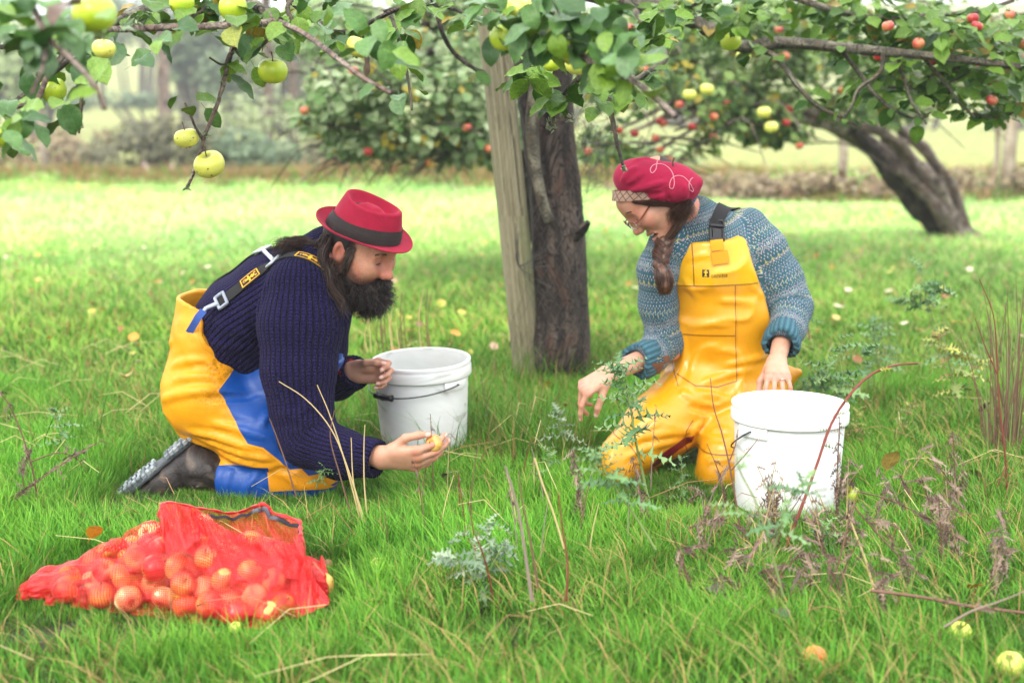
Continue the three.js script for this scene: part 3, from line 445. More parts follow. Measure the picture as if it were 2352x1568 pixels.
// ---- the near apple tree
{
  const basePt = G(1292, 866), tree = thing('apple_tree', 'near apple tree with flaky brown trunk beside the leaning stake, branches overhead', 'tree', basePt);
  // trunk, flared at the foot
  { const pts = spline([add(basePt, [0, -0.1, 0]), W(1288, 830, 5.46), W(1284, 700, 5.47), W(1281, 560, 5.48), W(1272, 420, 5.5), W(1258, 280, 5.52), W(1250, 150, 5.54), W(1262, 40, 5.56), W(1280, -60, 5.6)], 150), n = 60, p = [], idx = [], uv = [];
    pts.forEach((c, j) => { const t = j / 150, r = lerp(0.1, 0.112, t) + 0.028 * exp(-t * 30) + 0.01 * sin(t * 9); for (let i = 0; i <= n; i++) { const a = (i % n) / n * 2 * PI, f = 1 + 0.09 * noise3(cos(a) * 1.3, sin(a) * 1.3, t * 4) + 0.05 * noise3(cos(a) * 4.5, sin(a) * 4.5, t * 12) + 0.035 * abs(noise3(cos(a) * 9, sin(a) * 9, t * 40)); p.push(c[0] + cos(a) * r * f, c[1], c[2] + sin(a) * r * f); uv.push(i / n * 2, t * 2.2); } });
    for (let j = 0; j < 150; j++) for (let i = 0; i < n; i++) { const a = j * (n + 1) + i; idx.push(a, a + n + 1, a + n + 2, a, a + n + 2, a + 1); }
    part('trunk', shifted(geo(p, idx, { uv }), basePt), barkDark, tree); }
  const knot = new Bag(); knot.tube([W(1318, 540, 5.4), W(1340, 524, 5.38), W(1352, 510, 5.37)], [0.028, 0.018, 0.012], 8, { vary: 0.4 }); part('broken_stub', L0(knot, tree), barkDark, tree);
  const limb = (pts, r0, r1, { mat = barkGrey, sides = 9, name = 'branch', n = 24, vary = 0.22, seed = 1 } = {}) => { const sp = spline(pts, n), b = new Bag(); b.tube(sp, sp.map((_, i) => lerp(r0, r1, i / n)), sides, { vary, seed, vscale: 3 }); part(name, L0(b, tree), mat, tree); return sp; };
  const R = rng(2024), twigs = [];
  const B = (pts, r0, r1, o = {}) => { const sp = limb(pts.map((p) => W(...p)), r0, r1, o); twigs.push({ sp, r: r1, leaf: o.leaf ?? 1, o }); return sp; };
  // grey side stem grown against the trunk
  B([[1262, 508, 5.36], [1240, 440, 5.34], [1226, 360, 5.34], [1224, 290, 5.33], [1234, 200, 5.3], [1250, 120, 5.3]], 0.02, 0.03, { leaf: 0, vary: 0.25 });
  // right-hand limb and its branches
  B([[1290, -20, 5.55], [1400, -10, 5.4], [1500, 18, 5.3], [1580, 44, 5.25], [1660, 84, 5.2], [1705, 106, 5.2], [1790, 97, 5.15], [1900, 106, 5.1], [2050, 120, 5.05], [2200, 135, 5.0], [2380, 158, 4.95]], 0.036, 0.012, { n: 50, leaf: 0.5, seed: 3 });
  B([[1705, 106, 5.2], [1760, 118, 5.16], [1790, 138, 5.12], [1832, 196, 5.1], [1880, 244, 5.1], [1930, 268, 5.1], [1970, 290, 5.1]], 0.012, 0.006, { leaf: 0.8, n: 30, seed: 4 });
  B([[1800, -14, 5.3], [1880, 12, 5.3], [1960, 34, 5.3], [2050, 42, 5.3], [2150, 34, 5.3], [2250, 26, 5.3], [2330, 0, 5.3]], 0.014, 0.007, { leaf: 1, seed: 5 });
  B([[2030, 120, 5.05], [2022, 165, 5.05], [1972, 205, 5.05], [1958, 240, 5.05], [1940, 268, 5.05]], 0.008, 0.005, { leaf: 0.7, seed: 6 });
  B([[1930, 112, 5.1], [1980, 175, 5.15], [2010, 215, 5.15], [2050, 250, 5.15], [2110, 272, 5.15], [2140, 258, 5.15]], 0.009, 0.004, { leaf: 0.8, seed: 7 });
  B([[2060, 122, 5.05], [2080, 190, 5.1], [2095, 235, 5.1], [2130, 285, 5.1]], 0.007, 0.004, { leaf: 1.2, seed: 8 }); B([[2352, 100, 5.3], [2260, 130, 5.25], [2200, 155, 5.2], [2120, 180, 5.2], [2080, 205, 5.2]], 0.01, 0.004, { leaf: 1.2, seed: 9 });
  B([[2120, 130, 5.1], [2180, 200, 5.15], [2200, 230, 5.15], [2240, 268, 5.15]], 0.007, 0.004, { leaf: 1.2, seed: 10 }); B([[2040, 200, 5.2], [2120, 200, 5.2], [2180, 190, 5.2], [2230, 165, 5.2]], 0.006, 0.003, { leaf: 1, seed: 11 }); B([[2360, 240, 5.3], [2300, 268, 5.25], [2220, 258, 5.2]], 0.007, 0.003, { leaf: 1.4, seed: 12 });
  B([[1500, 20, 5.3], [1540, 30, 5.1], [1600, 8, 5.0], [1640, -20, 5.0]], 0.008, 0.005, { leaf: 1.3, seed: 13 }); B([[1440, 5, 5.2], [1470, 40, 5.0], [1530, 130, 4.6], [1490, 165, 4.4], [1440, 190, 4.2], [1400, 185, 4.0]], 0.012, 0.007, { leaf: 0.6, seed: 14 });
  // lichened twigs over the trunk and above the beret
  B([[1400, 178, 4.0], [1395, 215, 3.98], [1404, 262, 3.97], [1412, 300, 3.96], [1420, 338, 3.95], [1433, 388, 3.94]], 0.0085, 0.004, { leaf: 0.25, seed: 15, vary: 0.5 });
  B([[1320, 60, 3.6], [1290, 140, 3.7], [1262, 172, 3.8], [1250, 200, 3.85], [1270, 245, 3.88], [1310, 272, 3.9]], 0.009, 0.0045, { leaf: 0.5, seed: 16, vary: 0.5 }); B([[1385, 110, 3.5], [1350, 160, 3.6], [1300, 210, 3.75], [1280, 240, 3.8], [1268, 290, 3.82]], 0.009, 0.004, { leaf: 0.5, seed: 17, vary: 0.5 }); B([[1250, 165, 3.8], [1230, 180, 3.82], [1214, 186, 3.82]], 0.004, 0.002, { leaf: 1, seed: 18 });
  B([[1420, 165, 2.75], [1470, 195, 2.7], [1520, 238, 2.62], [1552, 268, 2.58]], 0.0062, 0.005, { leaf: 0.2, seed: 19, mat: barkPale }); B([[1250, -20, 3.2], [1300, 60, 3.05], [1340, 130, 2.9], [1400, 160, 2.8], [1440, 178, 2.72]], 0.009, 0.006, { leaf: 1.2, seed: 20, mat: barkPale });
  // smooth dark branch to the left of the stake
  B([[985, -20, 5.0], [1004, 30, 5.0], [1014, 70, 5.0], [1040, 118, 5.05], [1080, 152, 5.1], [1112, 166, 5.2]], 0.0085, 0.0075, { leaf: 0.1, seed: 21, mat: barkDark }); B([[880, 26, 5.0], [940, 10, 5.0], [1020, 15, 5.0], [1060, 28, 5.0], [1090, 46, 5.05]], 0.006, 0.006, { leaf: 0.4, seed: 22, mat: barkDark });
  // limb over the left half
  B([[760, -60, 3.9], [640, -24, 3.75], [545, -16, 3.6], [590, 16, 3.5], [640, 50, 3.45]], 0.02, 0.013, { leaf: 0.5, seed: 23 }); B([[640, 50, 3.45], [560, 56, 3.4], [470, 60, 3.36], [380, 63, 3.32], [290, 66, 3.28], [215, 72, 3.22], [170, 96, 3.2], [140, 132, 3.18], [110, 170, 3.16], [92, 215, 3.15], [78, 246, 3.15]], 0.0092, 0.0056, { leaf: 0.8, n: 50, seed: 24, mat: barkPale });
  B([[400, -30, 3.7], [356, 10, 3.6], [310, 34, 3.5], [282, 42, 3.45]], 0.018, 0.013, { leaf: 1, seed: 25 }); B([[282, 42, 3.45], [200, 90, 3.35], [150, 140, 3.3], [40, 230, 3.25], [-20, 262, 3.2]], 0.01, 0.006, { leaf: 1, seed: 26, n: 30 });
  B([[550, 58, 3.44], [540, 92, 3.44], [524, 140, 3.46], [514, 184, 3.47], [498, 240, 3.48], [474, 300, 3.5], [458, 348, 3.5], [444, 396, 3.5], [430, 430, 3.5]], 0.0068, 0.0034, { leaf: 0.05, n: 40, seed: 27, mat: barkPale, vary: 0.4 });
  B([[466, 322, 3.5], [448, 292, 3.49], [436, 262, 3.48], [424, 236, 3.48]], 0.004, 0.0025, { leaf: 0.7, seed: 28 }); B([[536, 104, 3.45], [562, 140, 3.44], [586, 118, 3.42], [632, 76, 3.4]], 0.0035, 0.004, { leaf: 0.6, seed: 29 }); B([[536, 120, 3.45], [512, 148, 3.45], [480, 132, 3.44]], 0.003, 0.0025, { leaf: 0.9, seed: 43 });
  B([[200, 150, 3.2], [192, 190, 3.2], [186, 235, 3.2], [184, 280, 3.2], [180, 306, 3.2]], 0.0044, 0.003, { leaf: 0.45, seed: 30, vary: 0.5 }); B([[183, 262, 3.2], [160, 270, 3.2], [140, 268, 3.2]], 0.003, 0.002, { leaf: 1, seed: 31 });
  B([[0, 108, 3.5], [60, 108, 3.5], [110, 96, 3.45], [200, 74, 3.4]], 0.006, 0.005, { leaf: 0.5, seed: 32 }); B([[42, 280, 3.2], [40, 310, 3.15], [34, 336, 3.1]], 0.005, 0.003, { leaf: 0.9, seed: 33, vary: 0.6 }); B([[-30, 240, 3.2], [20, 250, 3.2], [60, 240, 3.2], [78, 246, 3.2]], 0.005, 0.004, { leaf: 1, seed: 42 });
  B([[52, -20, 2.35], [86, 40, 2.34], [112, 90, 2.32], [165, 138, 2.3], [222, 205, 2.28], [240, 250, 2.27]], 0.0062, 0.004, { leaf: 0.6, seed: 34, mat: barkPale }); B([[108, 84, 2.33], [98, 150, 2.3], [72, 216, 2.28]], 0.004, 0.003, { leaf: 0.8, seed: 35, mat: barkPale });
  B([[640, 50, 3.45], [700, 78, 3.2], [770, 130, 3.05], [840, 182, 2.95], [900, 214, 2.9]], 0.0072, 0.0045, { leaf: 0.3, seed: 36, mat: barkPale }); B([[660, 0, 4.2], [720, 40, 4.15], [770, 74, 4.1], [830, 60, 4.1], [900, 26, 4.1], [970, 0, 4.1]], 0.008, 0.006, { leaf: 0.9, seed: 37, mat: barkDark }); B([[770, 74, 4.1], [790, 96, 4.05], [830, 90, 4.0]], 0.006, 0.004, { leaf: 1, seed: 38 });
  B([[935, 170, 3.6], [942, 214, 3.58], [946, 252, 3.55]], 0.004, 0.003, { leaf: 0.4, seed: 39 }); B([[900, 40, 3.7], [920, 100, 3.65], [935, 170, 3.6]], 0.005, 0.004, { leaf: 0.9, seed: 40 }); B([[1200, -30, 3.3], [1160, 10, 3.2], [1130, 40, 3.1]], 0.006, 0.004, { leaf: 1.4, seed: 41 });
  B([[700, -40, 3.7], [660, 20, 3.6], [690, 60, 3.55], [740, 30, 3.5]], 0.007, 0.004, { leaf: 1.2, seed: 44 }); B([[460, -30, 3.5], [470, 15, 3.45], [440, 40, 3.4]], 0.005, 0.004, { leaf: 1.6, seed: 45 });
  // lichen tufts on the old twigs
  { const b = new Bag(), Q = rng(8); for (const [px, py, d, n, s] of [[1268, 288, 3.82, 26, 12], [1310, 272, 3.9, 16, 8], [1290, 262, 3.85, 14, 10], [1398, 205, 3.98, 16, 8], [1433, 388, 3.94, 12, 6], [1412, 300, 3.96, 8, 6], [510, 190, 3.47, 8, 7], [470, 310, 3.5, 8, 8], [184, 285, 3.2, 12, 7], [560, 128, 3.44, 8, 7], [300, 63, 3.28, 10, 20], [430, 430, 3.5, 8, 5], [1440, 190, 4.2, 12, 20]]) for (let i = 0; i < n; i++) { const c = W(px + s * (Q() - 0.5) * 2, py + s * (Q() - 0.5) * 2, d), dr = nrm([Q() - 0.5, Q() - 0.3, Q() - 0.5]); b.tube([c, add(c, mul(dr, 0.007)), add(c, mul(dr, 0.012))], [0.0024, 0.002, 0.0008], 4, {}); } const m = part('lichen', L0(b, tree), lichen, tree); m.userData.kind = 'stuff'; }
  // leaves: the nearest as single leaves, the rest as one part
  const singles = []; for (const { sp, leaf, o } of twigs) {
    const N = sp.length; if (!leaf) continue;
    let Ls = 0; for (let i = 1; i < N; i++) Ls += len(sub(sp[i], sp[i - 1]));
    const n = Math.round(Ls * 19 * leaf); void o;
    for (let i = 0; i < n; i++) { const k = pow(R(), 0.8) * (N - 1.01), p = mix3(sp[floor(k)], sp[floor(k) + 1], k % 1); singles.push({ p, d: -p[2], dir: nrm([R() - 0.5, R() - 0.4, R() - 0.5]) }); }
  }
  // clusters where the photograph shows thick leaf
  for (const [px, py, d, n, s] of [[1150, 40, 3.0, 9, 40], [1230, 60, 2.95, 9, 50], [1290, 30, 2.9, 10, 55], [1350, 70, 2.95, 10, 50], [1410, 60, 2.85, 9, 45], [1440, 130, 2.8, 7, 40], [1400, 145, 2.75, 4, 30], [1240, 90, 3.1, 6, 35], [1200, 170, 3.75, 5, 25], [1360, 215, 3.8, 3, 15], [1450, 210, 4.0, 2, 10], [1500, 60, 4.2, 7, 45], [1580, 60, 4.6, 6, 40], [1690, 50, 4.9, 5, 30], [1750, 30, 4.9, 6, 35],
    [930, 105, 3.2, 2, 14], [880, 110, 2.9, 3, 20], [840, 60, 3.0, 5, 40], [780, 40, 3.3, 7, 50], [700, 30, 3.4, 9, 55], [640, 100, 3.4, 5, 30], [915, 220, 3.2, 2, 10], [600, 70, 3.4, 5, 35], [520, 60, 3.4, 5, 40], [470, 30, 3.5, 6, 45], [420, 40, 3.5, 5, 40], [300, 145, 3.2, 3, 20], [340, 35, 3.4, 6, 30], [230, 150, 3.2, 4, 25], [205, 140, 3.2, 4, 22], [140, 100, 2.5, 6, 45], [180, 30, 2.4, 8, 60], [100, 40, 2.4, 7, 50], [60, 80, 2.5, 6, 40], [75, 150, 3.2, 4, 24], [30, 20, 2.6, 7, 40], [20, 230, 3.0, 5, 30], [50, 270, 2.9, 5, 30], [10, 290, 2.8, 5, 28], [205, 205, 3.0, 3, 20], [250, 60, 2.6, 5, 40], [370, 85, 3.3, 3, 16], [440, 240, 3.48, 3, 18], [140, 240, 3.2, 3, 14], [1060, 10, 3.6, 5, 40], [960, 20, 3.9, 5, 40]])
    for (let i = 0; i < n * (py < 170 && px > 1080 && px < 1520 ? 1.9 : px < 1000 ? 0.9 : 1.3); i++) singles.push({ p: W(px + s * (R() * 2 - 1), py + s * (R() * 2 - 1), d + 0.22 * (R() - 0.5)), d, dir: nrm([R() - 0.5, R() - 0.5, R() - 0.3]), big: true });
  const rank = singles.filter((l) => { const a = -l.p[0] / l.p[2]; return abs(a) < 0.37; }).sort((a, b) => a.d - b.d), own = new Set(rank.slice(0, 295));
  for (const l of own) { const m = part('leaf', leafShapes[floor(R() * 6)], R() < 0.045 ? oldLeaf[floor(R() * 3)] : appleLeaves[floor(R() * 5)], tree); m.position.set(l.p[0] - basePt[0], l.p[1] - basePt[1], l.p[2] - basePt[2]); m.quaternion.copy(orient(R, l.dir, 0.7)); m.scale.setScalar(0.044 + 0.028 * R()); }
  { const rest = singles.filter((l) => !own.has(l)), blobs = rest.map((l) => ({ c: l.p, r: [0.03, 0.03, 0.03], w: 1, gap: -2 })); const tint = (Q) => { const t = Q(); return t < 0.05 ? S(196, 164, 70) : mix3(S(54, 104, 26), S(150, 192, 70), Q()); };
    foliage(tree, blobs, { count: rest.length * 2, size: 0.058, tint, shapes: leafShapes.slice(0, 3), seed: 5 });
    // sprays along the right limb, and the crown above the picture that shades the people
    const bl = []; for (const [px, py, d, rx, ry, rz] of [[1560, 20, 5.0, 70, 40, 0.3], [1700, 20, 5.1, 80, 45, 0.3], [1850, 30, 5.2, 90, 55, 0.4], [1980, 80, 5.3, 90, 60, 0.4], [2120, 90, 5.3, 100, 70, 0.4], [2260, 90, 5.3, 100, 80, 0.4], [2200, 200, 5.5, 110, 60, 0.4], [2060, 200, 5.5, 80, 55, 0.4], [2330, 180, 5.3, 60, 80, 0.4], [1960, 20, 5.4, 80, 40, 0.4], [2250, 250, 5.4, 60, 30, 0.2]]) bl.push({ c: W(px, py, d), r: [rx * d / 3222, ry * d / 3222, rz], gap: -0.02 });
    foliage(tree, bl, { count: 1500, size: 0.06, tint, seed: 6 });
    const up = []; for (const [x, y, z, r] of [[-1.6, 2.55, -4.2, 0.9], [-0.4, 2.9, -4.6, 1.0], [1.0, 2.8, -4.6, 1.0], [2.0, 2.5, -5.4, 0.9], [0.2, 3.2, -6, 1.3], [-2.2, 2.7, -5.8, 1.0], [1.2, 3.0, -3.4, 0.9], [-0.8, 2.9, -3.2, 0.8]]) up.push({ c: [x, y, z], r: [r, r * 0.45, r] });
    foliage(tree, up, { count: 3600, size: 0.07, tint, seed: 7 });
    const rr = rng(31); for (const u of up) limb([W(1280, -60, 5.6), add(mul(add(W(1280, -60, 5.6), u.c), 0.5), [0, 0.25, 0]), u.c, add(u.c, [0.5 * (rr() - 0.5), -0.1, 0.5 * (rr() - 0.5)])], 0.035, 0.008, { n: 14, seed: 50 }); }
  // apples still hanging
  const hang = (px, py, dia, d, kind, k, label, rot) => makeApple('apple', label, W(px, py, d), dia, kind, k, { rot: rot ?? [0.15, k * 1.3, 0.12] });
  hang(1165, 86, 0.072, 2.98, 'green', 0, 'bright green apple with dark scar hanging in front of top of stake', [0.2, 2.1, -0.25]); hang(1196, 22, 0.066, 3.1, 'green', 2, 'yellow green apple half hidden by leaves above the scarred green apple'); hang(1316, 103, 0.07, 3.0, 'green', 1, 'green apple behind leaves over top of brown trunk', [0.1, 0.4, 0.3]); hang(1325, 150, 0.055, 3.4, 'green', 2, 'yellowish apple low among leaves in front of trunk'); hang(1268, 146, 0.045, 3.5, 'green', 0, 'small shaded apple under leaves at left of yellowish one'); hang(1378, 184, 0.04, 3.7, 'green', 1, 'small green apple beside lichened twig right of trunk');
  hang(626, 163, 0.071, 3.46, 'green', 0, 'lone green apple with brown spots hanging left of felt hat', [0.3, 4.0, 0.1]); hang(480, 378, 0.076, 3.5, 'green', 2, 'larger pale apple at lower end of the hanging twig', [0.25, 1.0, 0.3]); hang(428, 317, 0.06, 3.5, 'green', 2, 'smaller pale apple just above another on the hanging twig', [0.2, 2.6, -0.2]); hang(534, 18, 0.066, 3.4, 'green', 1, 'apple cut by top edge beside where the limb forks'); hang(416, 8, 0.058, 3.4, 'green', 0, 'spotted apple at top edge above pale horizontal branch'); hang(120, 207, 0.06, 3.2, 'green', 1, 'olive green apple behind slanting twig at far left'); hang(214, 34, 0.072, 2.42, 'green', 0, 'large blurred yellow green apple among leaves in top left corner'); hang(238, 112, 0.048, 3.0, 'green', 2, 'pale apple mostly covered by a leaf below horizontal branch'); hang(2, 312, 0.056, 3.0, 'green', 0, 'apple cut by left edge of the picture'); hang(822, 108, 0.062, 3.3, 'green', 2, 'half eaten apple with brown leaf hanging above felt hat', [0.1, 0.2, -0.3]); hang(1678, 95, 0.071, 5.0, 'green', 1, 'single green apple on right limb beside round dark leaf', [0.1, 2.4, 0.1]);
  const brown = part('leaf', leafShapes[2], oldLeaf[1], tree, 'withered brown leaf'); brown.position.set(...sub(W(838, 118, 3.25), basePt)); brown.quaternion.copy(orient(rng(3), [0.1, -1, 0.2], 0.4)); brown.scale.setScalar(0.07);
  // the stake
  { const o = G(1226, 880), st = thing('stake', 'weathered round wooden stake with long crack leaning against the near trunk', 'stake', o), pts = [...Array(141)].map((_, i) => mix3(add(o, [0, -0.15, 0]), W(1124, -30, 5.22), i / 140)), n = 56, p = [], idx = [], uv = [], col = [];
    pts.forEach((c, j) => { const t = j / 140; for (let i = 0; i <= n; i++) { const a = (i % n) / n * 2 * PI, sq = 1 / pow(pow(abs(cos(a)), 3.2) + pow(abs(sin(a)), 3.2), 1 / 3.2), ca = 0.95 + 0.1 * sin(t * 9) + 0.05 * noise3(t * 20, 1, 1), cr = exp(-(((a - ca + 0.0) / 0.05) ** 2)) * sstep(0.46, 0.56, t) * 0.016 + exp(-(((a - 1.5 - 0.1 * sin(t * 14)) / 0.03) ** 2)) * sstep(0.3, 0.4, t) * sstep(0.62, 0.5, t) * 0.005, r = (0.0585 - 0.003 * t) * (0.86 + 0.14 * sq) * (1 + 0.018 * noise3(cos(a) * 2, sin(a) * 2, t * 3) + 0.008 * noise3(cos(a) * 14, sin(a) * 14, t * 4)) - cr; p.push(c[0] + cos(a) * r, c[1], c[2] + sin(a) * r); uv.push(i / n * 2, t * 2); const mo = sstep(0.1, 0.6, noise3(cos(a) * 2 + 3, sin(a) * 2, t * 5)) * 0.7; col.push(...mix3(mix3([0.95, 0.9, 0.82], [0.62, 0.74, 0.46], mo * sstep(0.1, 0.5, t)), [0.3, 0.24, 0.18], clamp(cr * 60, 0, 0.9))); } });
    for (let j = 0; j < 140; j++) for (let i = 0; i < n; i++) { const a = j * (n + 1) + i; idx.push(a, a + n + 1, a + n + 2, a, a + n + 2, a + 1); }
    const tex = dataTex(256, 1024, (u, v) => { const g = noise3(u * 70, v * 2.5, 2) * 14 + noise3(u * 30, v * 1.2, 7) * 12 + tileN(u, v, 40) * 7 + (noise3(u * 26, v * 7, 4) > 0.66 ? -30 : 0); return [136 + g, 132 + g, 112 + g]; }, { srgb: true }), bump = dataTex(256, 1024, (u, v) => { const g = 128 + noise3(u * 70, v * 2.5, 2) * 70 + noise3(u * 130, v * 6, 7) * 40; return [g, g, g]; });
    part('post', shifted(geo(p, idx, { uv, col }), o), std({ map: tex, bumpMap: bump, bumpScale: 0.003, vertexColors: true, roughness: 0.95 }), st); const staple = new Bag(); staple.tube([W(1186, 606, 5.27), W(1190, 610, 5.26), W(1194, 614, 5.27)], 0.002, 5, {}); part('staple', staple.build().translate(-o[0], -o[1], -o[2]), std({ color: C(90, 90, 88), metalness: 0.8, roughness: 0.5 }), st); }
  // wire netting round trunk and stake
  { const o = add(basePt, [0, 0, 0]), b = new Bag(), c0 = (y) => mix3(W(1262, 860, 5.46), W(1250, 330, 5.5), clamp(y / 1.0, 0, 1)), cell = 0.05, rows = 15, cols = 22, Q = rng(6), pt = (i, j) => { const a = (i + (j % 2 ? 0.5 : 0)) / cols * 2 * PI, y = 0.12 + j * cell * 0.8, c = c0(y), r = 0.155 + 0.02 * noise3(cos(a) * 2, sin(a) * 2, j * 0.3) ; return [c[0] + cos(a) * r * 0.98 + 0.006 * (Q() - 0.5), y + 0.008 * (Q() - 0.5), c[2] + sin(a) * r * 0.95]; }, P = [...Array(rows)].map((_, j) => [...Array(cols)].map((_, i) => pt(i, j)));
    for (let j = 0; j + 1 < rows; j++) for (let i = 0; i < cols; i++) { if (noise3(i * 0.3, j * 0.3, 3) < -0.25) continue; const A = P[j][i], Bq = P[j + 1][j % 2 ? (i + 1) % cols : i], D = P[j + 1][j % 2 ? i : (i + cols - 1) % cols]; for (const E of [Bq, D]) b.tube([A, E], 0.0007, 3, { closed: false }); }
    for (let k = 0; k < 90; k++) { const a = Q() * 6.28, c = W(1352 + 40 * (Q() - 0.35), 250 + 200 * Q(), 5.45), s = 0.03 + 0.05 * Q(); b.tube(spline([c, add(c, [s * cos(a), s * sin(a), 0.04 * (Q() - 0.5)]), add(c, [s * cos(a + 1), s * sin(a + 1.5), 0.04 * (Q() - 0.5)])], 5), 0.0008, 3, { closed: false }); }
    for (let k = 0; k < 14; k++) b.tube(spline([W(1180 + 14 * Q(), 480 + 120 * Q(), 5.25), W(1192, 610, 5.24), W(1250 + 20 * Q(), 560 + 160 * Q(), 5.3)], 6), 0.0008, 3, { closed: false });
    const w = thing('wire_netting', 'torn rusty wire netting wrapped round near trunk and stake', 'netting', o); part('mesh_wire', b.build().translate(-o[0], -o[1], -o[2]), std({ color: C(84, 82, 80), metalness: 0.5, roughness: 0.7 }), w).userData.kind = 'stuff'; }
}
// ---- trees behind
function backTree(name, label, at, trunk, { blobs, count, size, tint, seed, r0, r1, mat = barkDark, limbs = 8, twigs = 0, gap }) {
  const t = thing(name, label, 'tree', at), sp = spline(trunk, 30), b = new Bag(), R = rng(seed * 31 + 7); b.tube(sp, sp.map((_, i) => lerp(r0, r1, i / 30) * (1 + 0.5 * exp(-i * 0.5))), 14, { vary: 0.3, seed, vscale: 2 }); part('trunk', L0(b, t), mat, t);
  const top = sp[30]; for (let k = 0; k < limbs; k++) { const q = blobs[floor(R() * blobs.length)], e = add(q.c, [q.r[0] * (R() - 0.5), q.r[1] * (R() - 0.5), q.r[2] * (R() - 0.5)]), l = new Bag(), s2 = spline([sp[floor(30 - R() * 9)], add(mix3(top, e, 0.5), [0, 0.15 * R(), 0.2 * (R() - 0.5)]), e], 14); l.tube(s2, s2.map((_, i) => lerp(r1 * 0.5, r1 * 0.1, i / 14)), 7, { vary: 0.25, seed: k }); part('limb', L0(l, t), mat, t); }
  if (twigs) { const l = new Bag(); for (let k = 0; k < twigs; k++) { const q = blobs[floor(R() * blobs.length)], c = add(q.c, [q.r[0] * (R() * 2 - 1), q.r[1] * (R() * 2 - 1), q.r[2] * (R() * 2 - 1)]), s = 0.25 + 0.4 * R(), a = R() * 6.28; l.tube(spline([c, add(c, [s * 0.5 * cos(a), 0.12 * (R() - 0.5), s * 0.5 * sin(a)]), add(c, [s * cos(a), -0.25 * R(), s * sin(a)])], 5), [0.007, 0.0062, 0.0055, 0.0045, 0.004, 0.003], 4, { closed: false }); } part('twigs', L0(l, t), mat, t).userData.kind = 'stuff'; }
  if (gap !== undefined) blobs.forEach((q) => q.gap = gap); foliage(t, blobs, { count, size, tint, seed }); return t;
}
const blob = (px, py, d, rx, ry, rz) => ({ c: W(px, py, d), r: [rx * d / 3222, ry * d / 3222, rz], w: rx * ry * (py < 0 ? 0.25 : 1), gap: -0.16 });
